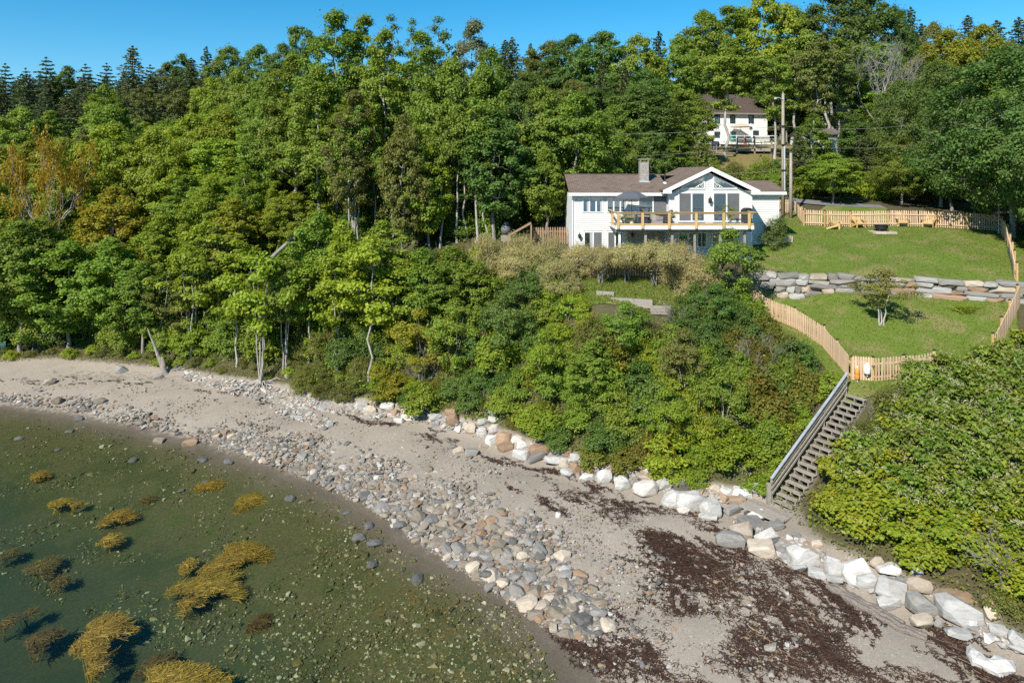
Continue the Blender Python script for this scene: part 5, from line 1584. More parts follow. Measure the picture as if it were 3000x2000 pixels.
# ------------------------------------------------------------------ garden chairs and fire pit
def adirondack(x, y, rz, label):
    t = thing('garden_chair', label, 'garden chair', (x, y, g1(x, y)), 'wooden garden chairs round the fire pit', rz)
    ORG[t.name] = np.zeros(3); t.scale = (1.14, 1.14, 1.14)
    mt = M['cedar_gold']
    for i in range(5):
        y_ = -0.28 + i * 0.115; MB().obox((0, y_, 0.36 - 0.18 * (y_ + 0.28)), (0.27, 0, 0), (0, 0.052, -0.009), (0, 0.0, 0.012)).build('seat_slat', mt, t)
    for i in range(7):
        x_ = (i - 3) * 0.085
        h_ = 0.80 - 0.022 * (i - 3) ** 2
        c = np.array((x_ * 1.0, 0.24, 0.25)) + np.array((x_ * 0.18, 0.34, 0.94)) * h_ / 2
        MB().obox(c, (0.038, 0, 0), (0, 0.011, -0.004), np.array((x_ * 0.18, 0.34, 0.94)) * h_ / 2).build('back_slat', mt, t)
    for s in (-1, 1):
        MB().obox((s * 0.36, -0.02, 0.56), (0.07, 0, 0), (0, 0.38, 0), (0, 0, 0.012)).build('armrest', mt, t)
        MB().obox((s * 0.31, -0.31, 0.274), (0.02, 0, 0), (0, 0.06, 0), (0, 0, 0.274)).build('front_leg', mt, t)
        MB().beam((s * 0.285, -0.29, 0.33), (s * 0.285, 0.55, 0.03), 0.03, 0.12).build('rear_leg', mt, t)
    MB().obox((0, -0.345, 0.31), (0.33, 0, 0), (0, 0.012, 0), (0, 0, 0.05)).build('apron', mt, t)
for (u, v, rz, lb) in ((2448, 671, 0.95, 'leftmost golden garden chair, turned sideways near the fence corner post'), (2516, 667, 0.05, 'golden garden chair facing the water, between the leftmost chair and the bench'),
                       (2641, 663, -0.15, 'shaded garden chair right of the fire pit at the edge of the tree shadow'), (2722, 666, -0.75, 'garden chair in tree shade, farthest right, its back turned to the sun')):
    p = pix(u, v); adirondack(p[0], p[1], rz, lb)
p = pix(2576, 658)
t = thing('curved_bench', 'pale wooden bench behind the fire pit', 'bench', tuple(p))
bz = MB(); lg = []
for i in range(7):
    a0, a1 = -0.55 + i * 0.157, -0.55 + (i + 1) * 0.157
    R0 = 2.2
    q0, q1 = np.array((p[0] + R0 * math.sin(a0), p[1] + 0.3 - R0 * (1 - math.cos(a0)), p[2] + 0.42)), np.array((p[0] + R0 * math.sin(a1), p[1] + 0.3 - R0 * (1 - math.cos(a1)), p[2] + 0.42))
    bz.beam(q0, q1, 0.3, 0.05)
    if i in (0, 3, 6): lg.append((q0 + q1) / 2)
bz.build('seat', M['cedar'], t)
for q in lg:
    for s in (-1, 1): MB().beam(q + np.array((s * 0.08, 0, -0.026)), q + np.array((s * 0.16, 0, -0.44)), 0.06, 0.05, (0, 1, 0)).build('leg', M['cedar'], t)
p = pix(2586, 682)
t = thing('paver_pad', 'square beige paver pad under the fire pit', 'paver pad', tuple(p))
for i in range(4):
    for j in range(4):
        MB().box(p[0] - 0.84 + i * 0.42, p[0] - 0.84 + i * 0.42 + 0.405, p[1] - 0.6 + j * 0.42, p[1] - 0.6 + j * 0.42 + 0.405, p[2] - 0.05, p[2] + 0.12 + 0.006 * ((i + j) % 2)).build('paver', M['paver'], t)
q = p + np.array((0, 0.2, 0.13))
t = thing('fire_pit', 'round black steel fire pit on a paver pad', 'fire pit', tuple(q))
MB().lathe(q, [(0.30, 0.12), (0.46, 0.22), (0.50, 0.36), (0.51, 0.44), (0.47, 0.44), (0.44, 0.3), (0.2, 0.2)], 20).build('bowl', M['black'], t, smooth=False)
MB().lathe(q, [(0.52, 0.455), (0.58, 0.47), (0.58, 0.50), (0.5, 0.49)], 20).build('rim', M['black'], t)
MB().lathe(q, [(0.5, 0.19), (0.52, 0.2), (0.52, 0.24), (0.5, 0.24)], 20).build('band', M['black'], t)
for k in range(4):
    an = 0.8 + k * math.pi / 2
    MB().tube([q + np.array((0.44 * math.cos(an), 0.44 * math.sin(an), -0.005)), q + np.array((0.34 * math.cos(an), 0.34 * math.sin(an), 0.22))], 0.03, 6).build('leg', M['black'], t)

# ------------------------------------------------------------------ poles, wires
def pole(u, vb_Y, vtop, label, r=0.14, arm=False, name='utility_pole'):
    x, y = XY(u, vb_Y); z = g1(x, y); zt = hz(vtop, vb_Y)
    t = thing(name, label, 'utility pole', (x, y, z))
    MB().tube([(x, y, z - 0.5), (x, y, zt)], [r * 1.15, r * 0.8], 10).build('pole_shaft', M['pole'], t, smooth=True)
    return t, np.array((x, y, zt))
t, ptop = pole(2294, 62, 276, 'tall wooden utility pole behind the cottage, carrying wires and a lamp arm', 0.15)
MB().tube([ptop + np.array((0, -0.1, -0.55)), ptop + np.array((-0.45, -0.25, -0.35)), ptop + np.array((-0.75, -0.3, -0.38))], 0.035, 6).build('lamp_arm', M['steel'], t)
MB().lathe(ptop + np.array((-0.8, -0.3, -0.5)), [(0.12, 0), (0.14, 0.06), (0.06, 0.14)], 10).build('lamp_head', M['steel'], t)
MB().tube([ptop + np.array((0, 0, -0.02)), ptop + np.array((0, 0, 0.12)), ptop + np.array((0, 0, 0.16))], [0.05, 0.05, 0.02], 8).build('insulator', M['steel'], t)
MB().tube([ptop + np.array((0.1, -0.14, -4.6)), ptop + np.array((0.1, -0.14, -9.0))], 0.05, 6).build('conduit', M['steel'], t)
for dz in (2.9, 4.6, 6.9): MB().box(ptop[0] - 0.2, ptop[0] + 0.2, ptop[1] - 0.24, ptop[1] - 0.13, ptop[2] - dz - 0.05, ptop[2] - dz + 0.05).build('bracket', M['black'], t)
pole(2317, 60.5, 448, 'shorter grey wooden pole just right of the tall utility pole', 0.14)
def wire(a_, b_, sag, label, r=0.012):
    a_, b_ = np.asarray(a_, float), np.asarray(b_, float)
    k = np.linspace(0, 1, 14)[:, None]
    pts = a_ + (b_ - a_) * k; pts[:, 2] -= sag * 4 * k[:, 0] * (1 - k[:, 0])
    t = MB().tube(pts, r, 4).build('power_line', M['greywood'], None)
    tag(t, label, 'power line', 'overhead wires')
wire(ptop + np.array((0, 0, -2.9)), pw(1250, 375, 66), 0.7, 'upper overhead wire running left from the tall pole in front of the far white house')
wire(ptop + np.array((0, 0, -4.6)), pw(1250, 470, 66), 0.5, 'middle overhead wire running left from the tall pole')
wire(ptop + np.array((0, 0, -6.9)), pw(1690, 500, 60), 0.4, 'lowest overhead wire running left from the tall pole above the cottage roof')
wire(ptop + np.array((0, 0, -2.9)), pw(2700, 362, 64), 0.4, 'upper overhead wire running right from the tall pole into the trees')
wire(ptop + np.array((0, 0, -4.6)), pw(2700, 420, 64), 0.4, 'lower overhead wire running right from the tall pole into the trees')
x, y = XY(2926, 53.6); z = g1(x, y)
t = thing('metal_post', 'pale metal post at the right end of the fence in shade', 'post', (x, y, z))
MB().tube([(x, y, z - 0.3), (x, y, z + 2.4)], 0.06, 8).build('shaft', M['steel'], t)
MB().lathe((x, y, z + 2.4), [(0.07, 0), (0.09, 0.04), (0.02, 0.1)], 8).build('finial', M['steel'], t)

# ------------------------------------------------------------------ neighbours up the hill
def lap_box(t, x0, x1, y0, y1, z0, z1, mat): return MB().box(x0, x1, y0, y1, z0, z1).build('wall', mat, t)
Yf = 104.0
fx0, fx1 = hx(2046, Yf), hx(2252, Yf)
fz0, fze, fzr = 20.0, hz(330, Yf), hz(281, Yf + 4)
fh = thing('farmhouse', 'white two-storey house with brown standing-seam roof up the hill behind the cottage', 'house', (0, 0, 0))
RZ = math.radians(9)
fh.location = ((fx0 + fx1) / 2, Yf, fz0); fh.rotation_euler = (0, 0, RZ); ORG[fh.name] = np.zeros(3)
hw = (fx1 - fx0) / 2 + 0.2; zE = fze - fz0; zR = fzr - fz0 + 0.2
MB().box(-hw, hw, 0, 8.0, -1.5, zE).build('wall', M['white'], fh)
rf = MB()
slab(rf, (-hw - 0.4, -0.45, zE - 0.1), (hw + 0.4, -0.45, zE - 0.1), (hw + 0.4, 4.0, zR), (-hw - 0.4, 4.0, zR), 0.12)
slab(rf, (-hw - 0.4, 4.0, zR), (hw + 0.4, 4.0, zR), (hw + 0.4, 8.45, zE - 0.1), (-hw - 0.4, 8.45, zE - 0.1), 0.12)
rfo = rf.build('roof', M['metalroof'], fh)
sm = MB()
for i in range(24):
    x = -hw - 0.3 + i * (2 * hw + 0.6) / 23
    sm.beam((x, -0.45, zE - 0.085), (x, 3.98, zR + 0.015), 0.035, 0.05)
sm.build('seam', M['metalroof'], rfo)
MB().box(-hw - 0.4, hw + 0.4, -0.5, -0.455, zE - 0.3, zE - 0.09).build('fascia', M['greywood'], fh)
gab = MB()
gab.add([(-hw, 0, zE), (-hw, 8, zE), (-hw, 4, zR - 0.15), (hw, 0, zE), (hw, 8, zE), (hw, 4, zR - 0.15)], [[(0, 2, 1), (3, 4, 5)]])
gab.build('gable', M['white'], fh, kind='stuff')
def far_window(t, x, z, w_, h_, y=0.0, frame=None, pane=None, name='window', cross=True):
    f = MB()
    fm = frame or M['black']; q = 0.11
    f.box(x - w_ / 2 - q, x - w_ / 2, y - 0.07, y + 0.02, z - h_ / 2 - q, z + h_ / 2 + q).box(x + w_ / 2, x + w_ / 2 + q, y - 0.07, y + 0.02, z - h_ / 2 - q, z + h_ / 2 + q)
    f.box(x - w_ / 2, x + w_ / 2, y - 0.07, y + 0.02, z + h_ / 2, z + h_ / 2 + q).box(x - w_ / 2, x + w_ / 2, y - 0.07, y + 0.02, z - h_ / 2 - q, z - h_ / 2)
    if cross: f.box(x - w_ / 2, x + w_ / 2, y - 0.06, y - 0.032, z - 0.03, z + 0.03)
    fo = f.build(name, fm, t)
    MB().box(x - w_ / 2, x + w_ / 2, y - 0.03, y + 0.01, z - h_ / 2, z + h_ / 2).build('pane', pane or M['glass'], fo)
fu = lambda u: (hx(u, Yf) - (fx0 + fx1) / 2)
for u in (2098, 2146, 2204): far_window(fh, fu(u), zE - 1.0, 0.62, 1.05)
far_window(fh, fu(2098), zE - 3.4, 0.7, 0.7); far_window(fh, fu(2147), zE - 3.75, 0.75, 1.5, 0, M['greywood'], M['teal'], 'door', False); far_window(fh, fu(2219), zE - 3.3, 0.7, 0.95)
dk = thing('white_deck', 'white railed deck across the front of the far white house', 'deck', (0, 0, 0)); dk.location = fh.location; dk.rotation_euler = (0, 0, RZ); ORG[dk.name] = np.zeros(3)
dz_ = zE - 4.6
MB().box(fu(2082), hw + 0.1, -2.6, -0.08, dz_ - 0.35, dz_).build('platform', M['white'], dk)
MB().box(fu(2082), hw + 0.1, -2.6, -2.52, dz_ + 0.92, dz_ + 1.0).build('top_rail', M['white'], dk)
MB().box(fu(2082), hw + 0.1, -2.6, -2.54, dz_ + 0.45, dz_ + 0.5).build('middle_rail', M['white'], dk)
for i in range(8):
    x = fu(2082) + 0.1 + i * (hw - fu(2082) - 0.1) / 7
    MB().box(x - 0.05, x + 0.05, -2.62, -2.52, dz_, dz_ + 1.02).build('post', M['white'], dk)
    if i % 2 == 0: MB().box(x - 0.07, x + 0.07, -2.5, -2.36, -2.0, dz_ - 0.35).build('support', M['white'], dk)
MB().box(fu(2190), fu(2234), -2.66, -2.63, dz_ + 0.15, dz_ + 0.9).build('white_banner', M['cushion'], dk)
def far_umbrella(label, u, v0, v1, Y, Rr, mat, closed):
    x, zb_, zt_ = hx(u, Y), hz(v1, Y), hz(v0, Y)
    t = thing('parasol', label, 'umbrella', (x, Y, zb_))
    MB().tube([(x, Y, zb_), (x, Y, zt_)], 0.03, 6).build('pole', M['greywood'], t)
    if closed: MB().lathe((x, Y, zb_), [(0.26, (zt_ - zb_) * 0.2), (0.2, (zt_ - zb_) * 0.5), (0.04, (zt_ - zb_))], 8).build('canopy', mat, t)
    else: MB().lathe((x, Y, zt_ - 0.55), [(Rr, 0), (Rr * 0.5, 0.35), (0.02, 0.55)], 10).build('canopy', mat, t)
far_umbrella('open tan parasol on the deck of the far white house', 2170, 362, 386, 102.3, 1.7, M['tan'], False)
far_umbrella('closed white parasol on the deck of the far white house', 2200, 361, 385, 102.0, 0.3, M['cushion'], True)
far_umbrella('closed red parasol before the far white house, above the grey lower deck', 2183, 396, 432, 98.0, 0.3, M['redcloth'], True)
x, Y = hx(2096, 97), 97.0; z = g1(x, Y)
t = thing('covered_grill', 'dark blue covered grill left of the big trunk by the far house', 'grill', (x, Y, z))
MB().lathe((x, Y, z), [(0.5, 0), (0.55, 0.6), (0.62, 0.8), (0.55, 1.1), (0.2, 1.25)], 10).build('cover', M['bluecloth'], t)
MB().box(x - 0.75, x + 0.75, Y - 0.3, Y + 0.3, z + 0.72, z + 0.8).build('side_shelf', M['bluecloth'], t)
Yd = 93.0
dkl = thing('grey_deck', 'weathered grey lower deck on posts below the far white house', 'deck', (hx(2200, Yd), Yd, 18.5))
dx0, dx1 = hx(2160, Yd), hx(2262, Yd)
zd = hz(434, Yd)
for i in range(10): MB().box(dx0, dx1, Yd + i * 0.3, Yd + i * 0.3 + 0.28, zd - 0.05, zd).build('deck_board', M['greywood'], dkl)
MB().box(dx0, dx1, Yd - 0.06, Yd - 0.01, zd - 0.45, zd - 0.02).build('fascia', M['greywood'], dkl)
for hh in (1.35, 0.75): MB().box(dx0, dx1, Yd - 0.12, Yd - 0.065, zd + hh - 0.06, zd + hh + 0.06).build('rail', M['greywood'], dkl)
for u in (2160, 2211, 2261): MB().box(hx(u, Yd) - 0.08, hx(u, Yd) + 0.08, Yd - 0.06, Yd + 0.1, g1(hx(u, Yd), Yd) - 0.5, zd + 1.4).build('post', M['greywood'], dkl)
MB().box(dx0, dx1, Yd + 1.2, Yd + 1.3, zd - 2.0, zd - 0.06).build('skirt', M['bark_dark'], dkl)  # dark sheet set back here to paint in the shade beneath the deck
fence('rail_fence', 'low grey rail fence left of the weathered lower deck', [XY(2040, 91.5), XY(2158, 92.2)], gap=1.6, wd=0.12, h=1.3, mat=M['greywood'], cap=False, postmat=M['greywood'])
# garage
Yg = 96.0
gx0_, gx1_ = hx(2366, Yg), hx(2466, Yg); gb0, ge_ = 19.2, hz(393, Yg)
gr = thing('garage', 'small white outbuilding with a dark window behind the trunks', 'outbuilding', (gx0_, Yg, gb0))
MB().box(gx0_, gx1_, Yg, Yg + 6, gb0 - 1, ge_).build('wall', M['white'], gr)
rf = MB(); slab(rf, (gx0_ - 0.3, Yg - 0.4, ge_ - 0.05), (gx1_ + 0.3, Yg - 0.4, ge_ - 0.05), (gx1_ + 0.3, Yg + 3, ge_ + 0.95), (gx0_ - 0.3, Yg + 3, ge_ + 0.95), 0.12)
slab(rf, (gx0_ - 0.3, Yg + 3, ge_ + 0.95), (gx1_ + 0.3, Yg + 3, ge_ + 0.95), (gx1_ + 0.3, Yg + 6.4, ge_ - 0.05), (gx0_ - 0.3, Yg + 6.4, ge_ - 0.05), 0.12); rf.build('roof', M['darkroof'], gr)
gab = MB(); gab.add([(x_, y_, z_) for x_ in (gx0_, gx1_) for y_, z_ in ((Yg, ge_), (Yg + 6, ge_), (Yg + 3, ge_ + 0.88))], [[(0, 2, 1), (3, 4, 5)]]); gab.build('gable', M['white'], gr, kind='stuff')
far_window(gr, hx(2417, Yg), hz(407, Yg), 0.62, 0.62, Yg)
Yh = 116.0
hx0_, hx1_ = hx(2404, Yh), hx(2492, Yh); hb0, he_ = 22.5, hz(303, Yh)
hh_ = thing('hillside_house', 'pale grey-roofed house glimpsed between the trunks high on the right', 'house', (hx0_, Yh, hb0))
MB().box(hx0_, hx1_, Yh, Yh + 7, hb0 - 1, he_).build('wall', M['white'], hh_)
rf = MB(); slab(rf, (hx0_ - 0.4, Yh - 0.5, he_ - 0.05), (hx1_ + 0.4, Yh - 0.5, he_ - 0.05), (hx1_ + 0.4, Yh + 3.5, he_ + 1.3), (hx0_ - 0.4, Yh + 3.5, he_ + 1.3), 0.12)
slab(rf, (hx0_ - 0.4, Yh + 3.5, he_ + 1.3), (hx1_ + 0.4, Yh + 3.5, he_ + 1.3), (hx1_ + 0.4, Yh + 7.5, he_ - 0.05), (hx0_ - 0.4, Yh + 7.5, he_ - 0.05), 0.12); rf.build('roof', M['darkroof'], hh_)
far_window(hh_, hx(2425, Yh), hz(318, Yh), 0.7, 1.0, Yh, M['white']); far_window(hh_, hx(2441, Yh), hz(318, Yh), 0.7, 1.0, Yh, M['white'])
# gas tank, wooden lean-to at the left of the cottage
x, y = XY(1482, 56.5); z = g1(x, y)
t = thing('gas_tank', 'round-ended grey gas tank with shade painted into its colour, left of the cottage', 'gas tank', (x, y, z))
a_ = np.array([0, 0.06, 0.17, 0.35, 2.2, 2.38, 2.49, 2.55]); rr = np.array([0.02, 0.23, 0.35, 0.42, 0.42, 0.35, 0.23, 0.02])
MB().tube(np.stack([np.full(8, x), y - 0.6 + a_, np.full(8, z + 0.85)], 1), rr, 16).build('vessel', M['tank'], t, smooth=True)
MB().lathe((x, y + 0.6, z + 1.25), [(0.2, 0), (0.2, 0.14), (0.12, 0.2)], 12).build('valve_dome', M['tank'], t)
for q_ in (0.2, 1.5): MB().box(x - 0.4, x + 0.4, y - 0.6 + q_, y - 0.6 + q_ + 0.15, z - 0.1, z + 0.42).build('saddle', M['greywood'], t)
ramp_ = thing('wooden_ramp', 'brown sloping board lean-to between the gas tank and the shaded fence', 'lean-to', (*XY(1535, 53.2), g1(*XY(1535, 53.2))))
pa, pb = pw(1488, 693, 53), pw(1556, 655, 53.2)
for i in range(9):
    o_ = np.array((0.0, i * 0.17, 0.02 * (i % 2)))
    MB().beam(pa + o_, pb + o_, 0.16, 0.035).build('board', M['fence_old'], ramp_)
for q_ in (pa, pb):
    for i in (0, 8):
        qq = q_ + np.array((0, i * 0.17, -0.03)); MB().obox(((qq[0]), qq[1], qq[2] - 0.7), (0.05, 0, 0), (0, 0.05, 0), (0, 0, 0.69)).build('post', M['fence_old'], ramp_)
# pale boat drawn up under the trees at the far left of the beach
bp_ = pix(4, 1036)
t = thing('dinghy', 'white and teal dinghy pulled up under the trees at the far left', 'boat', tuple(bp_), None, 0.35); ORG[t.name] = np.zeros(3)
st_ = np.linspace(0, 1, 11); Vb = []
for s in st_:
    bw = 0.72 * (math.sin(math.pi * (0.18 + 0.82 * (1 - s)) * 0.62) ** 0.8) * (1 - s ** 5) + 0.01
    kz = 0.05 + 0.35 * s ** 3
    for q_ in (-1, -0.7, 0, 0.7, 1): Vb.append((-2.6 + 2.9 * s, q_ * bw, kz + 0.45 * abs(q_) ** 1.6 + 0.08 * s))
Vb = np.array(Vb); hull = [tuple((i * 5 + j, i * 5 + j + 1, (i + 1) * 5 + j + 1, (i + 1) * 5 + j)) for i in range(10) for j in range(4)] + [(4, 3, 2, 1, 0)]
Vi = Vb * np.array((0.97, 0.93, 1.0)) + np.array((0, 0, 0.03))
mbb = MB(); mbb.add(Vb, [hull]); mbb.add(Vi, [[f[::-1] for f in hull]]); mbb.build('hull', M['white'], t)
for q_ in (0, 4): MB().tube(Vb[q_::5] + np.array((0, 0, 0.02)), 0.04, 5).build('gunwale', M['teal'], t)
for s in (2, 6): MB().obox(np.array((Vb[s * 5][0], 0, 0.38)), (0.12, 0, 0), (0, abs(Vb[s * 5][1]) * 0.9, 0), (0, 0, 0.015)).build('thwart', M['teal'], t)
# ------------------------------------------------------------------ boulders at the foot of the bank, traced stone by stone
rb = np.random.RandomState(21)
MATS = {'w': 'st_white', 'l': 'st_lgrey', 'g': 'st_grey', 't': 'st_tan', 'r': 'st_rust', 'd': 'st_dark', 'p': 'st_pink', 'c': 'st_cob'}
CNAME = {'w': 'white', 'l': 'light grey', 'g': 'grey', 't': 'tan', 'r': 'rust brown', 'd': 'dark', 'p': 'pinkish white', 'c': 'sandy brown'}
def rock(name, u, v, w_, h_, c, kind, label, cat='boulder', group=None, depth=0.75, sink=0.23, rot=None):
    """(u, v) centre, (w_, h_) size in photograph pixels; stands where its foot meets the ground"""
    p = pix(u, v + h_ * 0.38)
    if p is None: return None
    Y = p[1]; s = Y / F * 0.9
    sx, sz = w_ * s / 2, h_ * s / 2
    sz = max(sz * 0.92, 0.04)
    sy = sx * depth * rb.uniform(0.8, 1.1)
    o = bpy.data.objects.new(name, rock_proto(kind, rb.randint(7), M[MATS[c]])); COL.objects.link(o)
    zc = p[2] + sz * (1 - 2 * sink)
    o.location = (p[0], p[1] + sy * 0.35, zc)
    o.scale = (sx * 1.04, sy, sz * 1.05)
    o.rotation_euler = (rb.normal() * 0.16, rb.normal() * 0.16 if rot is None else rot, rb.choice([0, math.pi]) + rb.normal() * 0.25)
    return tag(o, label, cat, group)
NB = 'boulders along the foot of the bank'
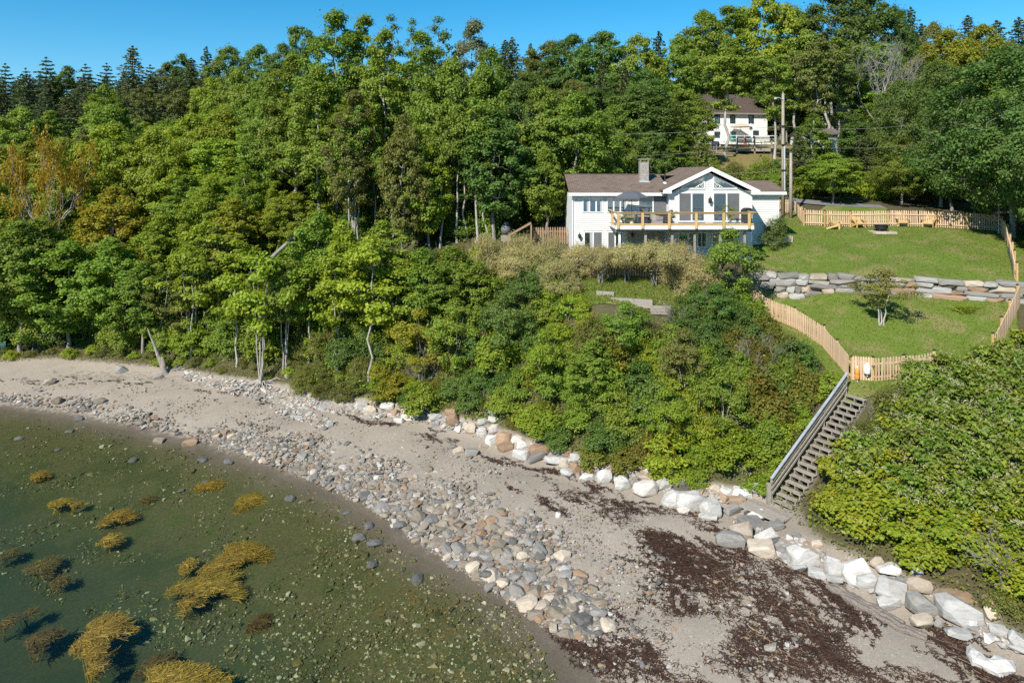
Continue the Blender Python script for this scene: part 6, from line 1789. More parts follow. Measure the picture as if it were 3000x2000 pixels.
for (u, v, w_, h_, c, k, lb) in [
    (2360, 1626, 106, 80, 'w', 'block', 'big white block with a creamy left half, first of the row right of the landing'),
    (2446, 1656, 58, 78, 'w', 'block', 'upright white block second in the row right of the landing'),
    (2517, 1674, 95, 82, 'w', 'block', 'white angular block third in the row, with a shaded step under it'),
    (2548, 1700, 72, 62, 'l', 'block', 'pale grey wedge of rock between the white block and the leaning grey slab'),
    (2617, 1724, 94, 92, 'l', 'slab', 'light grey leaning slab right of the pale wedge, pointing down the beach'),
    (2640, 1699, 40, 30, 'g', 'boulder', 'small grey stone resting behind the leaning grey slab'),
    (2697, 1710, 84, 54, 't', 'block', 'white and rust stained block above the square grey block'),
    (2609, 1668, 72, 30, 'w', 'slab', 'flat white slab under the knotweed edge behind the leaning slab'),
    (2689, 1668, 36, 36, 'w', 'boulder', 'round white boulder at the knotweed edge'),
    (2712, 1770, 104, 78, 'g', 'block', 'square smooth grey block in front of the rust stained block'),
    (2823, 1785, 132, 90, 'l', 'block', 'largest light grey block, right of the square grey block'),
    (2852, 1828, 36, 36, 'w', 'boulder', 'small white stone at the right foot of the largest light grey block'),
    (2605, 1762, 74, 36, 'l', 'slab', 'low pale slab lying in front of the leaning grey slab'),
    (2708, 1820, 70, 46, 't', 'slab', 'tan and white slab in front of the square grey block'),
    (2754, 1825, 32, 32, 'g', 'boulder', 'small grey stone between the tan slab and the largest light grey block'),
    (2140, 1576, 88, 56, 'g', 'slab', 'smooth bluish grey slab lying on the sand left of the landing rocks'),
    (2176, 1556, 72, 56, 't', 'slab', 'tan slab leaning beside the bluish grey slab'),
    (2238, 1606, 90, 54, 't', 'slab', 'long tan and grey slab lowest in the landing rocks'),
    (2245, 1570, 72, 36, 'w', 'slab', 'white slab with rusty stains in the middle of the landing rocks'),
    (2205, 1534, 86, 34, 'g', 'slab', 'flat grey slab right under the landing planks'),
    (2270, 1540, 70, 24, 'g', 'slab', 'narrow grey slab under the right end of the landing planks'),
    (2222, 1512, 66, 30, 'w', 'slab', 'pale square slab at the front edge of the landing planks'),
    (2264, 1586, 48, 22, 'd', 'slab', 'dark grey flat stone below the narrow grey slab'),
    (2293, 1610, 36, 24, 'g', 'boulder', 'grey stone just left of the big creamy white block'),
    (2314, 1576, 25, 20, 'w', 'cobble', 'small round white stone above the big creamy white block'),
    (2335, 1567, 29, 24, 'g', 'cobble', 'small round grey stone between two white ones above the creamy block'),
    (2354, 1583, 23, 21, 'w', 'cobble', 'small upright white stone above the right half of the creamy block'),
    (2395, 1592, 36, 28, 't', 'boulder', 'sandy grey stone at the knotweed edge above the creamy block'),
    (2571, 1644, 48, 38, 't', 'boulder', 'tan boulder half under the knotweed behind the third white block'),
    (2345, 1662, 54, 26, 'l', 'slab', 'pale stone wedged under the big creamy white block'),
    (2395, 1678, 54, 32, 'l', 'slab', 'pale bluish stone under the gap between the first two white blocks'),
    (2446, 1694, 48, 24, 'l', 'slab', 'low pale stone under the upright white block'),
    (2812, 1748, 110, 30, 'r', 'slab', 'long rust brown ledge above the largest light grey block'),
    (2907, 1760, 60, 40, 'r', 'block', 'brown block under the knotweed at the far right'),
    (2915, 1793, 60, 36, 't', 'block', 'tan block below the brown one at the far right'),
    (2934, 1847, 62, 28, 'w', 'slab', 'flat white slab near the right edge of the beach'),
    (2990, 1872, 56, 60, 'w', 'block', 'white block cut by the right edge of the picture'),
    (2816, 1858, 80, 30, 'l', 'slab', 'low whitish slab half buried below the largest light grey block'),
    (1203, 1211, 54, 46, 'p', 'boulder', 'large round pinkish white boulder at the foot of the shrubs'),
    (1271, 1220, 44, 26, 'w', 'block', 'white boulder right of the round pinkish one'),
    (1326, 1227, 44, 42, 'r', 'boulder', 'rounded rust brown boulder among the pale stones'),
    (1319, 1204, 44, 22, 'r', 'slab', 'flat rust brown slab behind the rounded rust boulder'),
    (1376, 1253, 40, 38, 't', 'block', 'white and tan block right of the rust boulder'),
    (1412, 1262, 36, 34, 'l', 'boulder', 'grey white boulder between the tan block and the round pale pair'),
    (1449, 1254, 44, 36, 'p', 'boulder', 'smooth pinkish boulder at the top of the pale pair'),
    (1441, 1286, 46, 42, 'w', 'block', 'bright white boulder below the smooth pinkish one'),
    (1479, 1281, 58, 48, 'r', 'boulder', 'large brown boulder leaning on the bright white one'),
    (1514, 1284, 36, 34, 'p', 'boulder', 'pinkish boulder right of the large brown one'),
    (1529, 1302, 36, 30, 'w', 'cobble', 'round white boulder below the pinkish one'),
    (1483, 1310, 56, 25, 'r', 'slab', 'flat tan brown slab below the large brown boulder'),
    (1525, 1329, 60, 36, 'w', 'boulder', 'bright white wedge boulder lowest under the brown group'),
    (1583, 1314, 76, 40, 'r', 'boulder', 'broad brown banded boulder under the dark hollow in the shrubs'),
    (1634, 1311, 36, 44, 'w', 'block', 'upright grey white block right of the broad brown boulder'),
    (1661, 1323, 40, 33, 'r', 'boulder', 'rust boulder right of the upright grey white block'),
    (1684, 1338, 36, 32, 'l', 'boulder', 'light grey boulder right of the rust boulder'),
    (1571, 1338, 63, 25, 'g', 'slab', 'grey slab in front of the broad brown boulder'),
    (1627, 1346, 72, 28, 'w', 'slab', 'long white slab in front of the upright block'),
    (1652, 1359, 33, 28, 't', 'cobble', 'small tan white stone below the long white slab'),
    (1684, 1367, 44, 40, 'r', 'boulder', 'rust boulder just above the smooth bright white one'),
    (1661, 1382, 48, 29, 'w', 'cobble', 'smooth bright white boulder at the edge of the weed'),
    (1726, 1379, 40, 24, 'r', 'slab', 'rust slab lying on the pale boulder'),
    (1722, 1396, 56, 27, 'w', 'boulder', 'pale low boulder under the rust slab'),
    (1772, 1389, 56, 54, 'w', 'cobble', 'big egg shaped white boulder below the drooping shrubs'),
    (1826, 1411, 60, 52, 'w', 'cobble', 'brightest white rounded boulder right of the egg shaped one'),
    (1858, 1413, 36, 26, 'g', 'cobble', 'grey stone perched right of the brightest boulder'),
    (1893, 1427, 86, 56, 'p', 'boulder', 'large pinkish grey boulder right of the brightest boulder'),
    (1893, 1398, 66, 26, 't', 'slab', 'flat orange tan slab above the pinkish grey boulder'),
    (1946, 1415, 52, 36, 'l', 'boulder', 'whitish boulder left of the dark grey one'),
    (1996, 1415, 56, 44, 'd', 'boulder', 'dark grey boulder behind the two largest white blocks'),
    (1973, 1384, 40, 32, 'w', 'boulder', 'white stone above the whitish boulder'),
    (1900, 1377, 33, 36, 't', 'block', 'tan white block under the grass left of the white stone'),
    (1935, 1384, 48, 25, 'l', 'slab', 'pale slab between the tan block and the white stone'),
    (2029, 1398, 33, 25, 'r', 'boulder', 'rust stone above the dark grey boulder'),
    (2053, 1411, 40, 33, 'g', 'boulder', 'grey stone right of the dark grey boulder'),
    (1970, 1458, 72, 62, 'w', 'block', 'huge bright white boulder, left half of the largest white pair'),
    (2024, 1463, 96, 76, 'w', 'block', 'huge white block, right half of the largest white pair'),
    (2086, 1487, 68, 74, 'w', 'block', 'square white block with a shaded right face, right of the largest pair'),
    (2094, 1430, 38, 36, 't', 'boulder', 'tan grey boulder behind the square white block'),
    (2130, 1440, 46, 34, 'w', 'boulder', 'white boulder behind the shaded square block, left of the short post'),
    (2178, 1440, 62, 40, 'w', 'boulder', 'cream white boulder left of the short wooden post'),
    (2215, 1428, 44, 36, 'l', 'boulder', 'pale boulder right behind the short wooden post'),
    (2160, 1464, 54, 26, 'r', 'slab', 'rust stone below the cream white boulder'),
    (2146, 1490, 60, 30, 'g', 'slab', 'grey slab left of the landing planks'),
    (2004, 1493, 44, 25, 'p', 'boulder', 'small pinkish stone tucked under the largest white pair'),
    (2075, 1513, 58, 18, 'l', 'slab', 'thin pale slab in front of the square white block'),
    (1449, 1201, 40, 26, 'w', 'boulder', 'white boulder highest at the corner of the shrubs'),
    (1414, 1232, 34, 26, 'l', 'boulder', 'grey white stone above the tan block'),
    (1445, 1227, 33, 22, 'l', 'slab', 'pale slab under the highest white boulder'),
    (1299, 1248, 22, 14, 'w', 'cobble', 'small bright white stone on the sand below the rust boulder'),
    (1380, 1323, 46, 26, 'g', 'slab', 'grey stone on the sand left of the flat tan brown slab'),
    (1342, 1319, 37, 16, 't', 'slab', 'flat orange tan stone on open sand'),
    (1328, 1305, 26, 14, 'g', 'cobble', 'grey stone behind the flat orange tan stone'),
    (1418, 1308, 34, 15, 't', 'slab', 'flat tan stone below the bright white boulder'),
    (1134, 1187, 48, 28, 'w', 'boulder', 'white boulder left of the large round pinkish one'),
    (1087, 1199, 44, 30, 't', 'boulder', 'tan white boulder second from the large round pinkish one'),
    (1155, 1207, 36, 24, 'r', 'boulder', 'rust stone touching the large round pinkish boulder'),
    (1168, 1231, 38, 22, 'w', 'slab', 'white stone on the sand below the rust stone'),
    (1057, 1187, 44, 30, 'w', 'block', 'angular white boulder at the foot of the olive shrubs'),
    (1030, 1154, 34, 22, 'g', 'boulder', 'grey boulder under the leafy saplings'),
    (998, 1161, 34, 24, 'w', 'boulder', 'white boulder left of the grey one under the saplings'),
    (968, 1155, 36, 24, 'l', 'boulder', 'light grey boulder near the curved thin trunk'),
    (967, 1238, 22, 26, 'l', 'block', 'small upright pale stone standing alone on the sand'),
    (844, 1096, 23, 24, 'w', 'boulder', 'single white boulder beside the pale rooted tree'),
    (350, 1081, 50, 30, 'g', 'boulder', 'grey boulder with a pale flank alone under the trees'),
    (142, 1116, 38, 24, 't', 'boulder', 'tan pyramid shaped boulder on the open sand at the left'),
    (291, 1173, 40, 26, 'c', 'cobble', 'round brown boulder casting a dark shadow in mid beach'),
    (168, 1171, 34, 26, 'c', 'boulder', 'mossy brown stone left of the round brown boulder'),
    (463, 1101, 30, 16, 'g', 'boulder', 'grey stone at the foot of the leaning stump'),
    (716, 1125, 26, 22, 'l', 'boulder', 'pale stone left of the pale rooted tree'),
    (555, 1294, 48, 20, 'r', 'slab', 'flat red brown stone at the waterline'),
    (463, 1290, 36, 18, 'c', 'slab', 'flat sandy stone in the shallows left of the red one'),
    (668, 1352, 32, 18, 'd', 'boulder', 'black wet stone standing in the shallows'),
    (230, 1224, 30, 20, 'd', 'cobble', 'dark rounded stone near the left waterline'),
    (408, 1237, 32, 20, 'c', 'cobble', 'brown rounded stone near the left waterline'),
    (1433, 1684, 64, 40, 'd', 'cobble', 'largest dark cobble among the stones near the water'),
    (1172, 1537, 46, 30, 'd', 'cobble', 'black rounded stone just at the water edge'),
    (1225, 1512, 52, 42, 'c', 'boulder', 'brown pointed boulder behind the black rounded stone'),
    (1512, 1730, 58, 44, 'g', 'boulder', 'grey angular stone below the largest dark cobble'),
    (1708, 1818, 70, 46, 'd', 'cobble', 'big dark grey stone alone nearest the weed in the foreground'),
    (1636, 1508, 20, 16, 'w', 'block', 'bright white chip of stone beside the weed line in mid beach')]:
    rock('boulder' if w_ > 34 else 'stone', u, v, w_, h_, c, k, lb, 'boulder' if w_ > 34 else 'stone')
# the long white curved boulder bottom right
p = pix(2905, 1945)
pts = np.array([pix(2842, 1905), pix(2868, 1948), pix(2915, 1968), pix(2962, 1950)])
pts = np.stack([np.interp(np.linspace(0, 3, 10), np.arange(4), pts[:, k]) for k in range(3)], 1); pts[:, 2] += 0.10
V, fs = tube_np(pts, np.array([0.10, 0.19, 0.25, 0.26, 0.25, 0.27, 0.29, 0.32, 0.30, 0.16]), 9, True)
V = V + rb.normal(size=V.shape) * 0.025
o = link('boulder', raw_mesh('curved_boulder', V - pts[5], fs, [M['st_white']]), None, tuple(pts[5])); o.scale = (1, 1, 0.8)
tag(o, 'long curved white boulder lying on the weed in the lower right corner', 'boulder')

# ------------------------------------------------------------------ cobbles: the largest one by one, the rest as one spread
shl = resample(SHORE, 0.5)
def shore_dist(x, y):
    d = np.full(len(x), 1e9)
    for i in range(0, len(shl), 200):
        d = np.minimum(d, np.sqrt((x[:, None] - shl[None, i:i + 200, 0]) ** 2 + (y[:, None] - shl[None, i:i + 200, 1]) ** 2).min(1))
    return d
def n2(x, y, s, k):
    return np.sin(x * s + k) * np.sin(y * s * 1.13 + k * 2.1) + 0.6 * np.sin((x + y) * s * 1.9 + k * 3) * np.sin((x - y) * s * 2.3 - k)
rc = np.random.RandomState(33)
# candidate spots by photograph pixel, weighted by how stony the beach is there
ST_POLY = [[(560, 1252), (700, 1262), (860, 1308), (1010, 1365), (1160, 1412), (1250, 1452), (1440, 1535), (1660, 1640), (1760, 1740), (1800, 1830), (1720, 1880), (1640, 1860), (1560, 1800), (1470, 1740), (1330, 1660), (1180, 1560), (1090, 1490), (940, 1420), (800, 1365), (640, 1310)],
           [(180, 1160), (330, 1170), (460, 1220), (560, 1262), (640, 1310), (520, 1275), (360, 1240), (200, 1205)],
           [(540, 1085), (760, 1125), (1000, 1175), (1200, 1225), (1100, 1225), (900, 1200), (700, 1160), (540, 1110)],
           [(760, 1170), (880, 1190), (1000, 1245), (960, 1260), (820, 1215)],
           [(0, 1150), (120, 1160), (200, 1195), (120, 1190), (0, 1175)]]
ST_W = [1.0, 0.5, 0.8, 0.45, 0.5]
def sample_poly(poly, n):
    P_ = np.array(poly, float); lo, hi = P_.min(0), P_.max(0); out = []
    while len(out) < n:
        q = rc.uniform(lo, hi, (n * 3, 2)); out += list(q[in_poly(q[:, 0], q[:, 1], poly)])
    return np.array(out[:n])
CK = ['cobble', 'boulder', 'slab']
cand = []
ST_POLY.append([(700, 1230), (1000, 1290), (1300, 1390), (1560, 1500), (1700, 1600), (1640, 1640), (1300, 1480), (1000, 1380), (700, 1290)]); ST_W.append(0.3)
for poly, wgt, cnt in zip(ST_POLY, ST_W, (520, 60, 90, 30, 20, 60)):
    q = sample_poly(poly, cnt)
    for u, v in q: cand.append((u, v))
cand = np.array(cand)
taken = []; ncob = 0; small = []
sizes = np.exp(rc.normal(0, 0.30, len(cand))) * 0.155
order = np.argsort(-sizes)
for i in order:
    u, v = cand[i]; p = pix(u, v)
    if p is None: continue
    r_ = sizes[i] * (1.25 if v > 1480 else 1.0) * (0.75 if v < 1240 else 1.0)
    if any((p[0] - a) ** 2 + (p[1] - b) ** 2 < ((r_ + c) * 0.8) ** 2 for a, b, c in taken): continue
    taken.append((p[0], p[1], r_))
    if ncob < 285:
        high = v < 1240 and u > 500
        cc = rc.choice(list('wlgtp'), p=[0.16, 0.32, 0.22, 0.2, 0.10]) if high else rc.choice(list('gctldrp'), p=[0.30, 0.42, 0.13, 0.02, 0.07, 0.04, 0.02])
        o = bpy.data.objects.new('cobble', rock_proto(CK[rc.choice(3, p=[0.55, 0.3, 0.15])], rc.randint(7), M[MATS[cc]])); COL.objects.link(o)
        o.location = (p[0], p[1], p[2] + r_ * 0.2)
        o.scale = (r_ * rc.uniform(0.9, 1.35), r_ * rc.uniform(0.75, 1.05), r_ * rc.uniform(0.42, 0.68))
        o.rotation_euler = (rc.normal() * 0.2, rc.normal() * 0.2, rc.uniform(0, 6.28))
        if high: tag(o, '%s stone in the loose band of stones at the top of the beach' % CNAME[cc], 'stone', 'loose stones at the top of the beach')
        elif u < 560: tag(o, '%s cobble scattered on the far left part of the beach' % CNAME[cc], 'cobble', 'cobbles on the left part of the beach')
        else: tag(o, '%s rounded cobble in the stony band beside the water' % CNAME[cc], 'cobble', 'cobbles in the stony band beside the water')
        ncob += 1
    else: small.append((p[0], p[1], p[2], r_))
# small stones: one spread of real little stones
protoS = [hull_rock(700 + i, 13, 0.95) for i in range(6)]
def spread(name, pts, mats, midx_of, seed):
    rng = np.random.RandomState(seed)
    VV, FF, off = [], [[] for _ in mats], 0
    # triangulated copies
    tri = []
    for V, fs in protoS:
        T = np.array([(f[0], f[k], f[k + 1]) for f in fs for k in range(1, len(f) - 1)])
        tri.append((V, T))
    pr = rng.randint(0, len(tri), len(pts)); mi = midx_of
    for k, (V, T) in enumerate(tri):
        for m_ in range(len(mats)):
            s = np.where((pr == k) & (mi == m_))[0]
            if len(s) == 0: continue
            P_ = pts[s]
            a = rng.uniform(0, 6.28, len(s)); ca, sa = np.cos(a), np.sin(a)
            sc_ = P_[:, 3:4] * rng.uniform([0.9, 0.65, 0.4], [1.35, 1.0, 0.75], (len(s), 3))
            W_ = V[None] * sc_[:, None, :]
            X = W_[..., 0] * ca[:, None] - W_[..., 1] * sa[:, None]; Y_ = W_[..., 0] * sa[:, None] + W_[..., 1] * ca[:, None]
            Z = W_[..., 2] + (P_[:, 3] * 0.25)[:, None]
            out = np.stack([X + P_[:, 0:1], Y_ + P_[:, 1:2], Z + P_[:, 2:3]], -1).reshape(-1, 3)
            FF[m_].append((T[None] + (np.arange(len(s)) * len(V))[:, None, None]).reshape(-1, 3) + off)
            VV.append(out); off += len(out)
    faces = [np.concatenate(f) for f in FF if f]
    return link(name, raw_mesh(name, np.concatenate(VV), faces, [m_ for m_, f in zip(mats, FF) if f], list(range(len(faces)))))
def pebble_mat(name, cols, rough=0.9):
    m, nt, b, out = newmat(name)
    g = nt.nodes.new('ShaderNodeNewGeometry')
    r = ramp(nt, [((i + 0.5) / len(cols), c) for i, c in enumerate(cols)], 'CONSTANT')
    r.color_ramp.elements[0].position = 0
    nt.links.new(g.outputs['Random Per Island'], r.inputs[0])
    c = mixc(nt, 1.0, r.outputs[0], maprange(nt, noise(nt, coords(nt, 'World'), 25, 4), 0.2, 0.8, 0.75, 1.2), 'MULTIPLY')
    nt.links.new(c, b.inputs['Base Color']); b.inputs['Roughness'].default_value = rough; b.inputs['Specular IOR Level'].default_value = 0.2
    return m
M['pebbles'] = pebble_mat('pebbles', [(0.17, 0.16, 0.145), (0.24, 0.205, 0.16), (0.29, 0.26, 0.22), (0.21, 0.18, 0.135), (0.11, 0.105, 0.095), (0.34, 0.29, 0.225), (0.26, 0.175, 0.11), (0.40, 0.375, 0.34), (0.23, 0.21, 0.185)])
M['pebbles_pale'] = pebble_mat('pale_stones', [(0.40, 0.38, 0.35), (0.32, 0.31, 0.29), (0.36, 0.30, 0.24), (0.52, 0.49, 0.45), (0.24, 0.23, 0.22), (0.31, 0.22, 0.15), (0.42, 0.38, 0.33)])
M['bed_pebbles'] = pebble_mat('seabed_pebbles', [(0.08, 0.08, 0.03), (0.14, 0.125, 0.055), (0.05, 0.05, 0.02), (0.21, 0.185, 0.09), (0.11, 0.09, 0.026), (0.34, 0.31, 0.20), (0.07, 0.09, 0.024)], 0.7)
sp = []
for poly, n_, rr_ in ((ST_POLY[0], 1700, 0.10), (ST_POLY[5], 420, 0.085), (ST_POLY[0], 5000, 0.06), (ST_POLY[5], 1600, 0.055), (ST_POLY[1], 500, 0.075), ([(0, 1110), (300, 1105), (700, 1170), (1100, 1250), (1500, 1360), (1900, 1500), (2100, 1600), (2400, 1800), (2300, 1980), (1750, 1990), (1650, 1880), (1350, 1680), (1080, 1490), (800, 1370), (440, 1262), (0, 1180)], 9500, 0.039), (ST_POLY[4], 120, 0.08)):
    q = sample_poly(poly, n_)
    for u, v in q:
        sp.append((u, v, rr_))
sp = np.array(sp)
def pix_many(q):
    """ground hits of many pixels at once through a coarse depth table"""
    Yg_ = np.concatenate([np.arange(16, 70, 0.3)])
    out = np.zeros((len(q), 3))
    uu = np.arange(-200, 3201, 25.0)
    H = np.stack([gz((uu - 1500) * Y / F, np.full(len(uu), Y)) for Y in Yg_])      # rows Y, cols u
    Vp = 500 + (CAMZ - H) * F / Yg_[:, None]
    for i, (u, v) in enumerate(q):
        k = int((u + 200) // 25); f = (u + 200) / 25 - k
        col = Vp[:, k] * (1 - f) + Vp[:, k + 1] * f
        j = int(np.argmax(col < v))
        if j == 0: Y = Yg_[0]
        else: Y = Yg_[j - 1] + 0.3 * (col[j - 1] - v) / (col[j - 1] - col[j] + 1e-9)
        out[i, 0], out[i, 1] = (u - 1500) * Y / F, Y
    out[:, 2] = gz(out[:, 0], out[:, 1])
    return out
pp_ = pix_many(sp[:, :2])
pp_ = np.c_[pp_, sp[:, 2] * np.exp(rc.normal(0, 0.42, len(sp)))]
dens = n2(pp_[:, 0], pp_[:, 1], 0.55, 1.3)
pp_ = pp_[(dens > -0.75) | (rc.uniform(size=len(dens)) < 0.35)]
pp_ = np.concatenate([pp_, np.array(small)]) if small else pp_
o = spread('pebbles', pp_, [M['pebbles']], np.zeros(len(pp_), int), 41); tag(o, 'small grey, tan and brown pebbles strewn over the beach', 'pebbles', None, 'stuff')
q = np.concatenate([sample_poly(ST_POLY[2], 1000), sample_poly(ST_POLY[3], 200), sample_poly([(1000, 1160), (1300, 1215), (1480, 1265), (1700, 1350), (1900, 1390), (2180, 1445), (2160, 1480), (1950, 1440), (1750, 1400), (1500, 1310), (1300, 1255), (1000, 1195)], 900),
                    sample_poly([(2150, 1510), (2270, 1545), (2420, 1620), (2600, 1690), (2800, 1770), (2980, 1880), (2980, 1910), (2800, 1830), (2560, 1740), (2400, 1690), (2280, 1640), (2150, 1590)], 420)])
pq = pix_many(q); pq = np.c_[pq, 0.085 * np.exp(rc.normal(0, 0.45, len(q)))]
o = spread('loose_stones', pq, [M['pebbles_pale']], np.zeros(len(pq), int), 42); tag(o, 'small pale broken stones between the boulders at the top of the beach', 'stones', None, 'stuff')
q = sample_poly([(0, 1200), (440, 1285), (640, 1345), (900, 1430), (1060, 1510), (1180, 1610), (1360, 1710), (1520, 1800), (1640, 1990), (900, 1990), (400, 1800), (0, 1600)], 21000)
Yw = CAMZ * F / (q[:, 1] - 500); pb = np.c_[(q[:, 0] - 1500) * Yw / F, Yw]
pb = pb[vnoise(pb[:, 0] * 0.6, pb[:, 1] * 0.6) + 0.5 * vnoise(pb[:, 0] * 2, pb[:, 1] * 2) > 0.62]; q = pb
pb = np.c_[pb, gz(pb[:, 0], pb[:, 1]), 0.027 * np.exp(rc.normal(0, 0.55, len(q)))]
o = spread('seabed_stones', pb, [M['bed_pebbles']], np.zeros(len(pb), int), 43); tag(o, 'small algae covered stones on the bed of the shallows', 'stones', None, 'stuff')
for k in range(14):                       # bigger stones on the bed, some breaking the surface
    u, v = sample_poly([(20, 1205), (440, 1285), (640, 1350), (900, 1440), (1060, 1520), (1180, 1620), (1360, 1720), (1300, 1760), (900, 1560), (500, 1420), (20, 1300)], 1)[0]
    Y = CAMZ * F / (v - 500); x = (u - 1500) * Y / F; r_ = rc.uniform(0.14, 0.3)
    o = bpy.data.objects.new('cobble', rock_proto('cobble', rc.randint(7), M['st_dark'])); COL.objects.link(o)
    o.location = (x, Y, g1(x, Y) + r_ * 0.2); o.scale = (r_ * 1.3, r_, r_ * 0.5); o.rotation_euler = (0, 0, rc.uniform(0, 6))
    tag(o, 'dark weedy cobble lying in the shallow water off the stony band', 'cobble', 'dark cobbles in the shallows')

# ------------------------------------------------------------------ driftwood
pts = np.array([pix(2425, 1722), pix(2480, 1745), pix(2560, 1790), pix(2640, 1835), pix(2720, 1868)])
pts = np.stack([np.interp(np.linspace(0, 4, 13), np.arange(5), pts[:, k]) for k in range(3)], 1)
tlog = thing('driftwood_log', 'long half buried grey driftwood log on the upper beach at the right', 'log', tuple(pts[6]))
ax_ = unit(pts[-1] - pts[0]); sdv = unit(np.cross(ax_, (0, 0, 1.0)))
for k, (o1, rr_) in enumerate(((-0.2, 0.15), (0.0, 0.2), (0.17, 0.15), (-0.08, 0.12))):
    s0, s1 = ((0, 10), (0, 13), (3, 13), (1, 8))[k]
    pq_ = pts[s0:s1] + sdv * o1 + np.array((0, 0, 0.02 + (0.08 if k == 3 else 0))) + rb.normal(size=(s1 - s0, 3)) * 0.025
    rad = np.linspace(rr_, rr_ * 0.55, s1 - s0); rad[0] *= 0.6
    MB().tube(pq_, rad, 7).build('split_timber', M['driftwood'], tlog)
p0, p1 = pix(1800, 1375), pix(1905, 1382)
tb_ = MB().beam(p0 + np.array((0, 0.2, 0.12)), p1 + np.array((0, 0.2, 0.14)), 0.22, 0.16).build('driftwood_timber', M['greywood'], None)
tag(tb_, 'squared grey driftwood timber lying behind the egg shaped white boulder', 'timber')

# ------------------------------------------------------------------ seaweed wrack in lines along the tide marks
WR = [([(1405, 1338), (1470, 1352), (1545, 1372), (1640, 1385), (1690, 1410), (1770, 1428)], 13, 0.8), ([(1600, 1398), (1650, 1436), (1730, 1470), (1800, 1510), (1870, 1550), (1930, 1580)], 20, 1.0),
      ([(1740, 1432), (1800, 1468), (1870, 1488), (1950, 1500), (2050, 1525)], 26, 0.9), ([(1480, 1425), (1570, 1456), (1610, 1480), (1650, 1505)], 13, 0.9),
      ([(1840, 1522), (1900, 1560), (1990, 1605), (2100, 1665), (2200, 1722), (2300, 1795), (2430, 1870)], 40, 1.0), ([(1890, 1575), (1960, 1612), (2060, 1655)], 42, 1.3),
      ([(1950, 1690), (2050, 1705), (2140, 1780), (2220, 1850), (2330, 1905)], 58, 1.25), ([(1960, 1720), (2000, 1800), (2100, 1885), (2250, 1965)], 55, 1.1), ([(2080, 1600), (2150, 1650), (2250, 1680), (2330, 1765)], 36, 0.8),
      ([(2260, 1650), (2380, 1690), (2460, 1755), (2530, 1830)], 30, 0.8), ([(1670, 1880), (1760, 1925), (1850, 1995)], 42, 1.0), ([(1790, 1850), (1900, 1905), (2010, 1995)], 52, 0.9), ([(2410, 1900), (2520, 1970), (2600, 2010)], 36, 0.8),
      ([(2650, 1975), (2700, 1990)], 26, 1.2), ([(2700, 1840), (2790, 1880), (2850, 1955), (2990, 2010)], 34, 0.7), ([(2140, 1590), (2200, 1640), (2300, 1700)], 20, 0.6), ([(2300, 1930), (2400, 1990)], 40, 0.8),
      ([(200, 1108), (420, 1124), (560, 1142), (700, 1160), (900, 1192), (1010, 1212), (1090, 1240), (1180, 1265), (1270, 1285)], 9, 0.5), ([(0, 1114), (120, 1122), (260, 1128)], 7, 0.6), ([(1090, 1226), (1200, 1252), (1330, 1290)], 14, 0.7),
      ([(420, 1100), (600, 1118), (860, 1165)], 8, 0.35), ([(1600, 1330), (1800, 1420)], 8, 0.3), ([(2030, 1520), (2120, 1560), (2200, 1620)], 24, 0.5)]
wq = []
for line, wd, dn in WR:
    L_ = np.array(line, float)
    seg = np.linalg.norm(np.diff(L_, axis=0), axis=1).sum()
    ns_ = max(6, int(seg * (min(wd, 34) + 6) * dn / 245))
    t_ = rc.uniform(0, 1, ns_)
    c = along(L_, t_) + rc.normal(size=(ns_, 2)) * np.array((wd * 0.75, wd * 0.5))
    t1 = along(L_, np.clip(t_ + 0.02, 0, 1)); t0 = along(L_, np.clip(t_ - 0.02, 0, 1))
    c3 = pix_many(c); d3 = pix_many(t1)[:, :2] - pix_many(t0)[:, :2]
    d3 = unit(d3 + rc.normal(size=d3.shape) * 0.12 * np.linalg.norm(d3, axis=1, keepdims=True))
    for p, d in zip(c3, d3):           # every strand is a wandering line of short ribbons
        Ls = rc.uniform(0.4, 1.9) * (1.25 if wd > 25 else 0.9); n_ = int(Ls * rc.uniform(30, 70))
        q = rc.uniform(-0.5, 0.5, n_); k_ = rc.uniform(0, 6.28)
        wob = 0.10 * np.sin(q * 7 + k_) + 0.06 * np.sin(q * 17 + 2 * k_)
        pr_ = np.array((-d[1], d[0]))
        wq.append(np.c_[p[None, :2] + d[None] * (q * Ls)[:, None] + pr_[None] * (wob + rc.normal(size=n_) * 0.032 * (1.1 - abs(q) * 1.6))[:, None], np.zeros(n_)])
pw_ = np.concatenate(wq); pw_[:, 2] = gz(pw_[:, 0], pw_[:, 1])
pw_ = pw_[pw_[:, 2] > 0.03]
